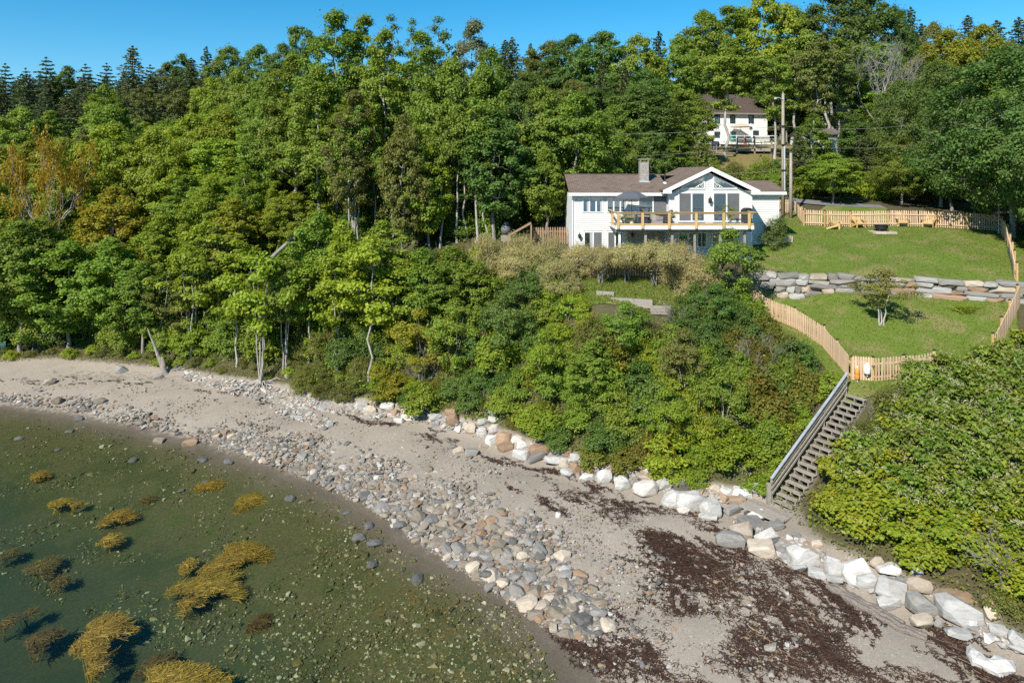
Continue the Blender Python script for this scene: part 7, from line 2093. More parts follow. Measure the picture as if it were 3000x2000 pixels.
def ribbons(P_, L, Wd, rng, nseg=3, curl=0.5, zlift=0.02, base_ang=None, spread_=1.2, thick=0.03):
    n_ = len(P_)
    a = (rng.uniform(0, 6.28, n_) if base_ang is None else base_ang + rng.normal(size=n_) * spread_)
    Ls = L * rng.uniform(0.5, 1.5, n_); Ws = Wd * rng.uniform(0.6, 1.5, n_)
    cur = rng.normal(size=n_) * curl
    rows = []
    p = P_.copy(); p[:, 2] += zlift * rng.uniform(0.2, 1.6, n_)
    tilt = rng.normal(size=n_) * 0.35
    for s in range(nseg + 1):
        d = np.stack([np.cos(a), np.sin(a), np.zeros(n_)], 1); sdn = np.stack([-np.sin(a), np.cos(a), tilt], 1)
        w_ = Ws * (1 - 0.5 * abs(s / nseg - 0.4))
        rows += [p - sdn * w_[:, None] / 2, p + sdn * w_[:, None] / 2]
        p = p + d * (Ls / nseg)[:, None]
        p[:, 2] = p[:, 2] + thick * rng.uniform(-0.5, 0.5, n_)
        a = a + cur
    V = np.stack(rows, 1).reshape(-1, 3)
    b = (np.arange(n_) * (2 * nseg + 2))[:, None, None]
    q_ = np.array([(2 * s, 2 * s + 1, 2 * s + 3, 2 * s + 2) for s in range(nseg)])[None]
    return V, (b + q_).reshape(-1, 4)
M['wrack'] = leafmat('dark_wrack', [(0.042, 0.024, 0.017), (0.065, 0.036, 0.024), (0.030, 0.019, 0.015), (0.10, 0.058, 0.032), (0.055, 0.03, 0.02), (0.05, 0.036, 0.018)], objvar=0, trans=0.05, rough=0.6)
M['straw'] = leafmat('dry_straw', [(0.42, 0.30, 0.17), (0.30, 0.20, 0.11), (0.52, 0.42, 0.28)], objvar=0, trans=0.05, rough=0.8)
V, q_ = ribbons(pw_, 0.17, 0.024, rc, 3, 0.6, 0.035, math.radians(-52), 0.8)
o = link('seaweed_wrack', raw_mesh('seaweed_wrack', V, [q_], [M['wrack']])); tag(o, 'dark brown dried seaweed in tide lines over the sand', 'seaweed', None, 'stuff')
sel = np.where((pw_[:, 0] > 7.5) & (rc.uniform(size=len(pw_)) < 0.03) & (vnoise(pw_[:, 0] * 0.9, pw_[:, 1] * 0.9) > 0.5))[0]
V, q_ = ribbons(pw_[sel] + np.array((0, 0, 0.04)), 0.34, 0.009, rc, 2, 0.25, 0.03, math.radians(-48), 0.5)
o = link('dry_straw', raw_mesh('dry_straw', V, [q_], [M['straw']])); tag(o, 'dry straw-coloured stalks caught in the seaweed lines', 'straw', None, 'stuff')

_l = np.array([(150, 1095), (420, 1108), (620, 1128), (800, 1150), (1000, 1180), (1200, 1225)], float)
_q = along(_l, rc.uniform(0, 1, 520)) + rc.normal(size=(520, 2)) * np.array((14, 9))
V, q_ = ribbons(pix_many(_q) + np.array((0, 0, 0.05)), 0.5, 0.022, rc, 2, 0.2, 0.03, 0.1, 0.7)
M['twig'] = leafmat('brown_twig', [(0.16, 0.09, 0.055), (0.24, 0.17, 0.11), (0.10, 0.06, 0.045), (0.32, 0.25, 0.18)], objvar=0, trans=0.0, rough=0.8)
o = link('driftwood_twigs', raw_mesh('driftwood_twigs', V, [q_], [M['twig']])); tag(o, 'brown twigs and bark washed up along the top of the left beach', 'twigs', None, 'stuff')
# ------------------------------------------------------------------ living rockweed under the water
M['rockweed'] = leafmat('golden_rockweed', [(0.42, 0.27, 0.035), (0.29, 0.19, 0.03), (0.55, 0.37, 0.05), (0.17, 0.12, 0.022), (0.36, 0.24, 0.03), (0.23, 0.17, 0.03)], objvar=0.12, huevar=0.006, trans=0.3, rough=0.5)
M['rockweed_dim'] = leafmat('brown_rockweed', [(0.17, 0.11, 0.03), (0.12, 0.085, 0.025), (0.22, 0.14, 0.035), (0.09, 0.07, 0.02)], objvar=0.15, trans=0.25, rough=0.5)
for (u, v, w_, h_, bright, lb) in [
    (107, 1384, 50, 16, 1, 'small golden weed clump highest at the left'), (163, 1466, 62, 24, 1, 'golden weed clump below the highest one at the left'), (214, 1473, 28, 12, 1, 'tiny golden weed tuft right of the left clump'),
    (342, 1502, 90, 34, 1, 'bright pointed golden weed clump left of centre in the water'), (311, 1572, 54, 28, 1, 'small weed clump under the bright pointed one'), (607, 1419, 102, 28, 1, 'flat golden weed mat near the shore'),
    (724, 1462, 100, 46, 1, 'loose golden weed patch nearest the shingle'), (699, 1611, 150, 66, 1, 'upper lobe of the largest golden weed raft'), (633, 1650, 96, 40, 1, 'narrow middle of the largest golden weed raft'),
    (607, 1700, 205, 72, 1, 'lower lobe of the largest golden weed raft'), (541, 1647, 42, 26, 1, 'little weed tuft left of the raft'), (541, 1757, 70, 24, 1, 'weed fringe under the lower lobe of the raft'),
    (290, 1836, 130, 100, 1, 'tall branching golden weed clump at the lower left'), (270, 1902, 80, 34, 1, 'weed clump at the foot of the tall branching one'), (268, 1948, 34, 24, 1, 'tiny weed tuft at the lower left'),
    (117, 1626, 84, 44, 0, 'dim brown weed clump in deep water at the left'), (163, 1672, 46, 16, 0, 'dim weed streak below the left clump'), (510, 1975, 240, 80, 1, 'big bright golden weed mass cut by the bottom edge'),
    (444, 1912, 90, 62, 0, 'brown weed clump above the big bright mass'), (750, 1790, 66, 32, 0, 'pinkish brown weed tuft in mid water right of the raft'), (82, 1764, 54, 26, 0, 'dim weed tuft at the left edge region'),
    (112, 1836, 90, 52, 0, 'faint brown weed patch left of the tall branching clump'), (15, 1596, 44, 26, 0, 'dim weed tuft cut by the left edge'), (12, 1788, 40, 24, 0, 'lower dim weed tuft at the left edge'), (429, 1448, 64, 12, 0, 'thin brown weed streak in the upper water')]:
    Yc = (CAMZ + 0.15) * F / (v - 500.0); x = (u - 1500.0) * Yc / F
    rx = w_ * Yc / F / 2; ry = h_ * Yc / F / 2 / ((v - 500.0) / math.hypot(F, v - 500.0)) 
    zb_ = g1(x, Yc)
    n_ = int(170 + rx * ry * 3200)
    a = rc.uniform(0, 6.28, n_); r_ = rc.uniform(size=n_) ** 0.6 * (1 + 0.35 * np.sin(a * 3 + u) + 0.2 * np.sin(a * 5 + v))
    top = max(zb_ + 0.12, -0.24 if bright else -0.55)
    P_ = np.stack([x + rx * r_ * np.cos(a) * 0.85, Yc + ry * r_ * np.sin(a) * 0.85, top + rc.uniform(-0.05, 0.05, n_) * 1.0 - 0.25 * r_ ** 2 * 0.5], 1)
    P_ = P_[vnoise(P_[:, 0] * 3.1 + u, P_[:, 1] * 2.2) + 0.5 * vnoise(P_[:, 0] * 8, P_[:, 1] * 6 + v) > 0.46 + 0.25 * (np.hypot((P_[:, 0] - x) / rx, (P_[:, 1] - Yc) / ry) - 0.5)]; n_ = len(P_)
    P_[:, 2] = np.minimum(P_[:, 2], -0.03)
    V, q_ = ribbons(P_, 0.36, 0.022, rc, 4, 0.3, 0.0, 0.5, 0.5, 0.03)
    V[:, 2] = np.minimum(V[:, 2], -0.02)
    # stalks down to the bed
    ns = 10
    Sb = np.stack([x + rc.normal(size=ns) * rx * 0.25, Yc + rc.normal(size=ns) * ry * 0.25, np.full(ns, zb_ - 0.05)], 1)
    tbz = Tubes()
    for k in range(ns):
        e_ = P_[rc.randint(n_)]; tbz.add(np.stack([Sb[k] + (e_ - Sb[k]) * f for f in (0, 0.35, 0.7, 1.0)]), 0.012, 3)
    org = np.array((x, Yc, zb_))
    VV = np.concatenate([V, np.concatenate(tbz.V)]) - org
    me = raw_mesh('rockweed', VV, [q_, np.concatenate(tbz.q) + len(V)], [M['rockweed'] if bright else M['rockweed_dim']])
    o = link('rockweed', me, None, tuple(org)); tag(o, lb, 'seaweed', 'rockweed in the shallows')
# ------------------------------------------------------------------ trees, placed one by one where the photograph shows them
rt = random.Random(5)
placed = []
def tree(u, vtop, Y, kind, wpx, label, leaf=None, name=None, group=None, rz=None, tilt=(0, 0), wide=None):
    x = (u - 1500.0) * Y / F
    zg = g1(x, Y); zt = CAMZ - (vtop - 500.0) * Y / F
    pr = PROTO[kind]
    sz = max(0.3, (zt - zg) / pr['H']); sx = wpx * Y / F / pr['W']
    nm = name or ('spruce_tree' if kind.startswith('spruce') or kind == 'young0' else 'pine_tree' if kind.startswith('pine') else 'dead_tree' if kind.startswith('bare') else 'leafy_tree')
    placed.append((x, Y, wpx * Y / F / 2))
    return plant(kind, nm, label, 'tree', (x, Y, zg - 0.05), sx, sz, rz if rz is not None else rt.uniform(0, 6.28), group, M[leaf] if leaf else None, rt, tilt)

# skyline from left to right
for (u, vt, Y, k, w_, lf, lb) in [
    (15, 186, 125, 'pine0', 130, None, 'dark layered pine on the skyline at the far left corner'),
    (75, 200, 120, 'pine0', 120, None, 'dark pine second on the skyline from the left corner'),
    (135, 168, 125, 'pine0', 150, None, 'broad dark pine with feathery top on the left skyline'),
    (195, 190, 120, 'oval0', 120, 'lf_deep', 'rounded dark tree right of the feathery pine on the left skyline'),
    (250, 188, 125, 'pine0', 140, None, 'blunt dark pine left of the tall pointed one on the skyline'),
    (312, 185, 128, 'pine0', 120, None, 'dark pine just left of the tall pointed skyline spruce'),
    (388, 135, 118, 'spruce0', 105, None, 'tall pointed spruce standing above the left skyline'),
    (440, 190, 128, 'pine0', 120, None, 'dark pine right of the tall pointed one'),
    (490, 180, 130, 'maple1', 110, 'lf_olive', 'small yellowish tree on the skyline between two spruces'),
    (535, 155, 130, 'oval0', 110, 'lf_deep', 'rounded dark tree on the skyline left of the little spruce top'),
    (605, 137, 125, 'spruce1', 70, None, 'little spruce top poking from rounded crowns on the skyline'),
    (560, 170, 120, 'spruce0', 90, None, 'dark spruce half hidden behind the yellowish skyline tree'),
    (670, 132, 120, 'maple0', 150, 'lf_deep', 'first of the three rounded crowns on the skyline left of centre'),
    (760, 128, 118, 'maple1', 150, 'lf_deep', 'second of the three rounded crowns on the skyline left of centre'),
    (830, 122, 112, 'maple2', 140, 'lf_deep', 'third of the three rounded crowns on the skyline left of centre'),
    (885, 65, 92, 'open0', 150, 'lf_deep', 'dark spreading crown just left of the tall central trees'),
    (985, 24, 66, 'poplar0', 235, 'lf_mid', 'tallest leafy tree at the left of the central group'),
    (1070, 36, 68, 'poplar1', 200, 'lf_mid', 'tall leafy tree right beside the tallest central one'),
    (1145, 18, 70, 'wispy0', 110, 'lf_deep', 'thin wispy treetop with bare twigs against the sky'),
    (1205, 30, 70, 'wispy0', 90, 'lf_deep', 'second wispy treetop against the sky'),
    (1285, 26, 70, 'wispy0', 120, 'lf_deep', 'third wispy dark treetop just left of the silvery crown'),
    (1130, 80, 64, 'poplar1', 200, 'lf_mid', 'leafy tree in front of the wispy treetops'),
    (1240, 85, 64, 'poplar0', 190, 'lf_mid', 'leafy tree under the third wispy treetop'),
    (1385, 52, 70, 'poplar0', 190, 'lf_silver', 'silvery green crown at the right of the central group'),
    (1440, 130, 66, 'maple2', 200, 'lf_mid', 'leafy tree in front of the silvery crown'),
    (1480, 118, 130, 'spruce0', 90, None, 'dark spruce right behind the silvery crown'),
    (1500, 110, 128, 'spruce1', 90, None, 'second dark spruce right of the silvery crown'),
    (1555, 128, 135, 'spruce1', 70, None, 'small spruce on the low skyline in the middle'),
    (1610, 118, 120, 'maple0', 190, 'lf_olive', 'low olive crown on the skyline in the middle'),
    (1680, 98, 112, 'maple1', 190, 'lf_deep', 'rounded dark maple on the skyline left of the high right group'),
    (1770, 86, 105, 'maple2', 220, 'lf_deep', 'biggest rounded dark maple on the skyline above the cottage chimney'),
    (1870, 100, 105, 'maple0', 180, 'lf_mid', 'rounded maple right of the biggest dark one'),
    (1930, 92, 125, 'spruce1', 80, None, 'spruce tip between the rounded maple and the high right group'),
    (1990, 98, 108, 'maple1', 160, 'lf_mid', 'maple at the foot of the high right group'),
    (2060, 28, 116, 'maple1', 210, 'lf_mid', 'tall leafy tree at the left of the high right group'),
    (2140, 12, 118, 'poplar0', 190, 'lf_mid', 'tall leafy tree above the left half of the far white house'),
    (2240, -45, 117, 'maple2', 240, 'lf_bright', 'bright leafy tree rising past the top edge above the far white house'),
    (2330, 20, 116, 'maple0', 190, 'lf_mid', 'leafy tree behind the bright one at the top edge'),
    (2440, -40, 112, 'maple1', 240, 'lf_deep', 'dark crown cut by the top edge right of the bright tree'),
    (2550, -30, 115, 'maple2', 230, 'lf_deep', 'dark crown cut by the top edge above the bare grey branches'),
    (2620, 15, 118, 'maple0', 150, 'lf_deep', 'dark crown sloping down to the right skyline gap'),
    (2668, 22, 135, 'spruce0', 90, None, 'tall spruce first right of the skyline gap'),
    (2735, 62, 130, 'maple1', 120, 'lf_olive', 'rounded olive tree between the spruces on the right skyline'),
    (2700, 70, 135, 'spruce1', 90, None, 'spruce shouldering the tall one on the right skyline'),
    (2835, 46, 138, 'spruce0', 100, None, 'middle spruce of the right skyline'),
    (2920, 60, 138, 'spruce1', 100, None, 'spruce before last on the right skyline'),
    (2985, 52, 132, 'spruce0', 110, None, 'last spruce at the right edge of the skyline'),
    (2780, 80, 108, 'maple0', 190, 'lf_yellow', 'yellowing tree below the skyline spruces at the right'),
    (2880, 66, 110, 'maple2', 190, 'lf_yellow', 'yellowest tree under the middle skyline spruce at the right'),
    (2960, 120, 100, 'maple1', 170, 'lf_olive', 'olive yellow tree at the right edge under the spruces')]:
    tree(u, vt, Y, k, w_ * (1.45 if k.startswith('spruce') else 1.0), lb, lf)
# middle ranks
for (u, vt, Y, k, w_, lf, lb) in [
    (60, 310, 84, 'maple0', 170, 'lf_mid', 'green tree behind the golden tree at the far left'), (150, 320, 88, 'oval0', 130, 'lf_mid', 'green tree between the golden tree and the pines'),
    (305, 245, 96, 'maple1', 130, 'lf_bright', 'light green rounded tree right below the dark pines'), (420, 250, 92, 'open0', 130, 'lf_olive', 'pale open crowned tree right of the light rounded one'),
    (520, 252, 90, 'open0', 140, 'lf_olive', 'pale open crowned tree left of the bright slope'), (620, 220, 90, 'maple2', 150, 'lf_bright', 'bright tree high on the slope left of centre'),
    (700, 200, 86, 'maple0', 170, 'lf_mid', 'green tree high on the slope beside the tall central group'), (790, 210, 78, 'poplar1', 170, 'lf_mid', 'green tree leaning on the tall central group'),
    (240, 370, 78, 'oval0', 110, 'lf_olive', 'olive tree right of the golden tree'),
    (330, 350, 70, 'maple2', 230, 'lf_bright', 'broad bright green tree front of the left slope'), (450, 370, 68, 'maple0', 220, 'lf_bright', 'second broad bright green tree on the left slope'),
    (560, 330, 72, 'maple1', 210, 'lf_bright', 'third broad bright green tree on the left slope'), (660, 310, 72, 'maple2', 200, 'lf_bright', 'fourth bright tree on the left slope, nearest the tall central group'),
    (750, 290, 68, 'poplar1', 170, 'lf_mid', 'slender green tree with white trunk left of the tall central group'),
    (860, 150, 66, 'poplar0', 210, 'lf_mid', 'left shoulder of the tall central group'), (930, 190, 62, 'poplar1', 210, 'lf_mid', 'leafy tree in the front left of the central group'),
    (1040, 260, 58, 'poplar0', 190, 'lf_olive', 'tree with olive tinted leaves in the front of the central group'), (1180, 330, 56, 'oval0', 150, 'lf_olive', 'olive rounded tree low in the front of the central group'),
    (1320, 165, 60, 'maple0', 250, 'lf_mid', 'broad green maple with forked pale trunk in the central group'), (1420, 190, 61, 'maple1', 240, 'lf_mid', 'broad green maple with straight trunk right of the forked one'),
    (1515, 230, 62, 'maple2', 200, 'lf_deep', 'darker maple at the right end of the central group'), (1255, 420, 57, 'oval0', 150, 'lf_bright', 'bright low tree before the forked pale trunk'),
    (1590, 250, 62, 'maple0', 210, 'lf_mid', 'tree left of the cottage with leaves catching the sun'), (1690, 265, 60, 'maple1', 270, 'lf_mid', 'big drooping tree overhanging the left end of the cottage roof'),
    (1800, 300, 68, 'maple2', 170, 'lf_mid', 'tree behind the cottage chimney'), (1600, 430, 56.5, 'oval0', 150, 'lf_mid', 'drooping tree with a pale trunk next to the shaded fence'),
    (1890, 200, 85, 'maple0', 200, 'lf_deep', 'dark maple between the chimney tree and the far white house'), (2000, 262, 84, 'maple1', 190, 'lf_mid', 'leafy tree left of the far white house'),
    (1760, 175, 92, 'spruce0', 110, None, 'dark spruce under the biggest skyline maple'), (1830, 190, 95, 'spruce1', 120, None, 'dark spruce left of the dark maple behind the cottage'),
    (1905, 380, 74, 'maple2', 130, 'lf_deep', 'low dark tree behind the cottage roof'), (1990, 400, 78, 'oval0', 120, 'lf_mid', 'low green tree left of the young spruce'),
    (2058, 350, 70, 'young0', 105, None, 'young green spruce behind the gable, left of the tall pole'),
    (2330, 150, 96, 'open0', 210, 'lf_mid', 'open crowned tree right of the far white house'), (2420, 110, 100, 'open0', 230, 'lf_mid', 'tall open tree with pale limbs between the pole and the bare tree'),
    (2560, 120, 100, 'open0', 230, 'lf_mid', 'tall open tree behind the bare grey branches'), (2340, 380, 72, 'spruce1', 110, None, 'dark low spruce just right of the tall pole'),
    (2380, 330, 80, 'oval0', 120, 'lf_mid', 'leafy tree over the white outbuilding'), (2510, 330, 84, 'oval0', 130, 'lf_deep', 'dark leafy tree right of the white outbuilding'),
    (2530, 400, 74, 'spruce1', 110, None, 'low dark spruce at the right of the outbuilding'), (2440, 445, 68, 'maple0', 190, 'lf_mid', 'rounded bush-like tree behind the fence in front of the outbuilding'),
    (2640, 230, 78, 'maple2', 170, 'lf_deep', 'leafy tree between the bare tree and the big dark ash'),
    (2755, 175, 64, 'ash0', 330, 'lf_deep', 'big dark ash at the right, left half'), (2962, 130, 52, 'ash0', 600, 'lf_deep', 'big dark ash at the right, tall middle'),
    (3090, 190, 48, 'ash0', 420, 'lf_deep', 'big dark ash leaning in from the right edge'), (2640, 400, 66, 'ash0', 230, 'lf_mid', 'leafy ash at the left skirt of the big dark ones'),
    (2790, 420, 62, 'maple1', 230, 'lf_mid', 'low leafy tree behind the shaded fence'), (3110, 400, 50, 'oval0', 150, 'lf_mid', 'leafy branches hanging over the right fence')]:
    tree(u, vt, Y, k, w_, lb, lf)
# trunks that stand clear, each a tree
tree(2125, 130, 88, 'open0', 230, 'tree with a thick pale trunk before the far white house', 'lf_mid', rz=1.0)
tree(2268, 150, 86, 'open0', 190, 'tree with a thick grey trunk at the right corner of the far white house', 'lf_mid', rz=2.2)
tree(2386, 110, 84, 'open0', 190, 'thin leafed tree with forked pale limbs over the outbuilding', 'lf_olive', rz=0.5)
tree(2458, 170, 86, 'open0', 160, 'tree with a straight grey trunk right of the outbuilding window', 'lf_deep', rz=4.0)
tree(2585, 90, 88, 'bare0', 330, 'large dead tree with silvery bare branches fanned to the right', name='dead_tree', rz=2.6)
tree(140, 378, 64, 'golden0', 235, 'golden orange tree with bare pale branches at the left', name='golden_tree', rz=0.3)

# ranks behind and between: copies, limited by the ground they stand on
def free(x, y, r_):
    return all((x - a) ** 2 + (y - b) ** 2 > (r_ + c * 0.45) ** 2 for a, b, c in placed)
GROUPS = []
def fill(u0, u1, Y0, Y1, n, kinds, hlo, hhi, lfs, label, group, r_=2.0, vmin=None, wr=0.75):
    k = 0; tries = 0; third = (u1 - u0) / 3
    while k < n and tries < n * 40:
        tries += 1
        Y = rt.uniform(Y0, Y1); u = rt.uniform(u0, u1); x = (u - 1500) * Y / F
        if not free(x, Y, r_): continue
        zg = g1(x, Y)
        if zg < 2.2: continue
        h = rt.uniform(hlo, hhi)
        vt = 500 - (zg + h - CAMZ) * F / Y
        lim = vmin(u) if vmin else -999
        if vt < lim:
            h = CAMZ - (lim + rt.uniform(0, 25) - 500) * Y / F - zg
            if h < 3.5: continue
        kd = rt.choice(kinds); pr = PROTO[kd]
        w_ = rt.uniform(0.8, 1.2) * pr['W'] * (h / pr['H']) ** wr * (1.3 if kd.startswith('spruce') else 1.0)
        placed.append((x, Y, w_ / 2))
        lf = rt.choice(lfs)
        nm = 'spruce_tree' if kd.startswith('spruce') else 'leafy_tree'
        side = ', left third' if u < u0 + third else ', middle third' if u < u0 + 2 * third else ', right third'
        plant(kd, nm, label + side, 'tree', (x, Y, zg - 0.05), w_ / pr['W'], h / pr['H'], None, group + side, M[lf] if lf else None, rt)
        k += 1
sky = lambda u: np.interp(u, [0, 300, 500, 640, 850, 900, 1000, 1400, 1460, 1560, 1750, 1990, 2100, 2250, 2500, 2640, 2700, 3000], [215, 215, 205, 165, 140, 90, 60, 90, 160, 160, 120, 140, 70, 20, 20, 60, 110, 110])
fill(-80, 640, 92, 150, 90, ['spruce0', 'spruce1', 'pine0'], 9, 12.5, [None], 'dark evergreen in the wooded ridge below the left skyline', 'evergreens on the left ridge', 1.4, sky)
fill(560, 1750, 92, 135, 36, ['maple0', 'maple1', 'maple2'], 9, 13, ['lf_deep', 'lf_mid', 'lf_olive'], 'leafy tree in the closed canopy of the ridge behind the central trees', 'trees on the ridge', 2.5, sky)
fill(-60, 850, 66, 95, 34, ['maple0', 'maple1', 'oval0', 'open0'], 8, 12, ['lf_mid', 'lf_bright', 'lf_yellow', 'lf_bright'], 'leafy tree filling the wooded slope at the left', 'trees on the left slope', 2.2, lambda u: np.interp(u, [0, 250, 300, 600, 850], [400, 400, 300, 260, 250]))
fill(-40, 900, 57.5, 68, 46, ['maple1', 'oval0', 'oval0', 'sapling1', 'poplar1'], 6.5, 10.5, ['lf_bright', 'lf_bright', 'lf_bright', 'lf_mid', 'lf_yellow'], 'leafy tree along the front of the woods above the left beach', 'trees along the front of the woods', 1.6, lambda u: np.interp(u, [0, 250, 300, 600, 900], [560, 520, 430, 420, 400]))
fill(880, 1650, 56, 90, 26, ['poplar0', 'poplar1', 'maple0', 'oval0'], 9, 14, ['lf_mid', 'lf_deep', 'lf_mid'], 'leafy tree inside the tall central group', 'trees inside the central group', 2.0, lambda u: np.interp(u, [880, 1500, 1650], [150, 240, 300]))
fill(1700, 2040, 80, 120, 14, ['maple0', 'maple2', 'spruce1'], 8, 12, ['lf_deep', 'lf_mid'], 'tree in the dark woods above the cottage roof', 'trees above the cottage', 2.2, lambda u: np.interp(u, [1700, 2040], [140, 200]))
fill(2040, 2700, 112, 150, 26, ['maple0', 'maple1', 'maple2'], 10, 15, ['lf_deep', 'lf_mid'], 'tree in the woods behind the far white house', 'trees behind the far white house', 2.5, sky)
fill(2280, 2720, 98, 116, 14, ['maple0', 'oval0', 'spruce1'], 9, 14, ['lf_deep', 'lf_mid'], 'tree between the outbuilding and the far ridge', 'trees beside the outbuilding', 2.2, lambda u: np.interp(u, [2280, 2390, 2400, 2500, 2520, 2720], [140, 140, 345, 345, 140, 140]))
fill(2640, 3100, 68, 110, 22, ['maple1', 'ash0', 'maple2', 'oval0'], 9, 13, ['lf_deep', 'lf_mid'], 'tree in the shady woods at the right', 'trees in the right woods', 2.2, lambda u: np.interp(u, [2640, 3100], [220, 190]))
# beyond the edges of the picture, for the light and for a step to the side
fill(-700, -80, 62, 120, 26, ['maple0', 'maple1', 'oval0'], 9, 13, ['lf_mid', 'lf_bright'], 'leafy tree in the woods past the left edge of the picture', 'woods past the left edge', 3.0)
fill(3060, 3500, 46, 100, 14, ['ash0', 'maple1'], 9, 13, ['lf_deep', 'lf_mid'], 'shady tree past the right edge of the picture', 'woods past the right edge', 3.0)

# young trees with pale stems standing at the top of the beach
def stemtree(u, vb, vt, kind, wpx, label, leaf='lf_bright', tilt=(0, 0), rz=None, name='young_tree'):
    p = pix(u, vb)
    Y = p[1]; zt = CAMZ - (vt - 500) * Y / F
    pr = PROTO[kind]
    placed.append((p[0], Y, 1.0))
    return plant(kind, name, label, 'tree', tuple(p - np.array((0, 0, 0.05))), wpx * Y / F / pr['W'], (zt - p[2]) / pr['H'], rz if rz is not None else rt.uniform(0, 6), None, M[leaf] if leaf else None, rt, tilt)
stemtree(765, 1128, 715, 'sapling0', 210, 'young tree of several pale stems with roots bared on the beach', 'lf_bright')
stemtree(1085, 1118, 680, 'sapling1', 230, 'young tree with a thin curved pale trunk at the beach edge', 'lf_bright')
stemtree(905, 1060, 740, 'sapling1', 170, 'thin pale stemmed tree behind the rooted one', 'lf_bright')
stemtree(535, 1040, 830, 'sapling1', 120, 'small yellowing tree with a pale stem behind the stump', 'lf_olive')
stemtree(605, 1010, 640, 'sapling1', 190, 'slim twin stemmed tree in the woods edge left of the rooted one', 'lf_bright')
stemtree(640, 1000, 650, 'sapling1', 170, 'second slim stem tree close to the twin stemmed one', 'lf_mid')
stemtree(455, 1035, 800, 'sapling0', 150, 'small leaning tree behind the grey stump', 'lf_olive', (0, -0.25))
stemtree(200, 1020, 700, 'oval0', 230, 'dark leafy tree hanging over the beach at the left', 'lf_mid')
stemtree(60, 1030, 640, 'oval0', 230, 'dark leafy tree over the dinghy at the left edge', 'lf_mid')
stemtree(330, 1010, 690, 'oval0', 210, 'leafy tree over the lone grey boulder', 'lf_mid')
for k_, (u, vb, vt, kd, w_, lf, lb) in enumerate([(690, 1075, 690, 'sapling1', 180, 'lf_bright', 'bright sapling just left of the rooted tree'), (835, 1090, 735, 'sapling0', 170, 'lf_mid', 'sapling just right of the rooted tree'), (985, 1095, 700, 'sapling1', 200, 'lf_bright', 'bright sapling between the rooted tree and the curved trunk'),
        (1010, 1010, 640, 'oval0', 190, 'lf_bright', 'leafy sapling behind the curved trunk'), (930, 960, 610, 'oval0', 190, 'lf_mid', 'taller green sapling up the bank left of the curved trunk'), (1160, 1070, 745, 'sapling1', 190, 'lf_bright', 'bright sapling right of the curved trunk'),
        (1120, 960, 640, 'oval0', 200, 'lf_mid', 'green sapling on the bank above the curved trunk'), (1240, 1010, 720, 'oval0', 180, 'lf_mid', 'green sapling at the left shoulder of the thicket'), (560, 1050, 700, 'sapling0', 190, 'lf_bright', 'bright many stemmed sapling behind the grey stump'),
        (1330, 960, 715, 'oval0', 190, 'lf_mid', 'rounded young tree at the top left of the thicket'), (420, 1030, 760, 'oval0', 170, 'lf_mid', 'leafy sapling left of the grey stump')]):
    stemtree(u, vb, vt, kd, w_, lb, lf)
# bared roots of the multi-stemmed tree
p = pix(765, 1128)
tbz = Tubes()
rr_ = np.random.RandomState(3)
for k in range(16):
    a = k * 0.4 + rr_.uniform(-0.2, 0.2); l = rr_.uniform(0.8, 2.0)
    e_ = p + np.array((math.cos(a) * l * 1.2, math.sin(a) * l * 0.7, 0)); e_[2] = g1(e_[0], e_[1]) - 0.03
    tbz.add(curve(p + np.array((math.cos(a) * 0.1, math.sin(a) * 0.1, 0.3)), e_, rr_, 0.06, -0.06, 7), np.linspace(0.06, 0.012, 7), 5)
rt_ = tbz.mesh('bared_roots', M['bark_pale']); rt_.transform(Matrix.Translation(-Vector(p)))
tag(link('tree_roots', rt_, None, tuple(p)), 'tangle of pale bared roots spread over the stones under the young tree', 'roots')
# pale trunks standing clear in front of the shade
for k_, (u, vb, vt, w_) in enumerate([(1022, 690, 330, 110), (1040, 700, 350, 90), (1052, 660, 300, 100), (1098, 690, 380, 90), (1148, 715, 400, 90), (1290, 690, 330, 110), (1342, 670, 300, 110), (1362, 675, 310, 100), (1392, 700, 280, 130), (1420, 690, 340, 100)]):
    Y = 57.0 + 0.35 * (k_ % 4)
    tree(u, vt, Y, 'pale_stem', w_, ['first slim pale trunk at the left below the central group', 'second slim pale trunk below the central group', 'third slim pale trunk below the central group, crown over the first two', 'fourth slim pale trunk standing alone below the central group', 'fifth pale trunk, in front of the dark hollow', 'pale trunk left of the close pair right of centre', 'left trunk of the close pale pair', 'right trunk of the close pale pair', 'tall straight pale trunk right of the close pair', 'last pale trunk towards the gas tank'][k_], 'lf_mid', 'pale_trunk_tree')
# the grey stump leaning left, and fallen dead trunk in the woods
p = pix(485, 1096)
tbz = Tubes()
top = p + np.array((-1.7, 0.6, 3.4))
tbz.add(curve(p + np.array((0.1, 0, -0.2)), top, rr_, 0.03, 0.03, 7), [0.26, 0.22, 0.17, 0.13, 0.1, 0.07, 0.04], 8)
tbz.add(curve(p + np.array((0.0, 0, 0.0)), p + np.array((-0.35, 0.2, 1.3)), rr_, 0.03, 0, 4), [0.2, 0.19, 0.17, 0.14], 8)
for k in range(9):
    a = rr_.uniform(-0.5, 1.4); tbz.add(curve(p + np.array((0.2, 0.3, 0.15)), p + np.array((0.4 + 1.6 * math.cos(a), 0.4 + 0.5 * math.sin(a), rr_.uniform(0.2, 0.9))), rr_, 0.1, 0, 5), np.linspace(0.05, 0.012, 5), 5)
me = tbz.mesh('grey_stump', M['bark']); me.transform(Matrix.Translation(-Vector(p)))
tag(link('tree_stump', me, None, tuple(p)), 'grey leaning stump with broken roots at the top of the left beach', 'stump')
q0, q1 = pw(800, 752, 56.5), pw(886, 668, 57.5)
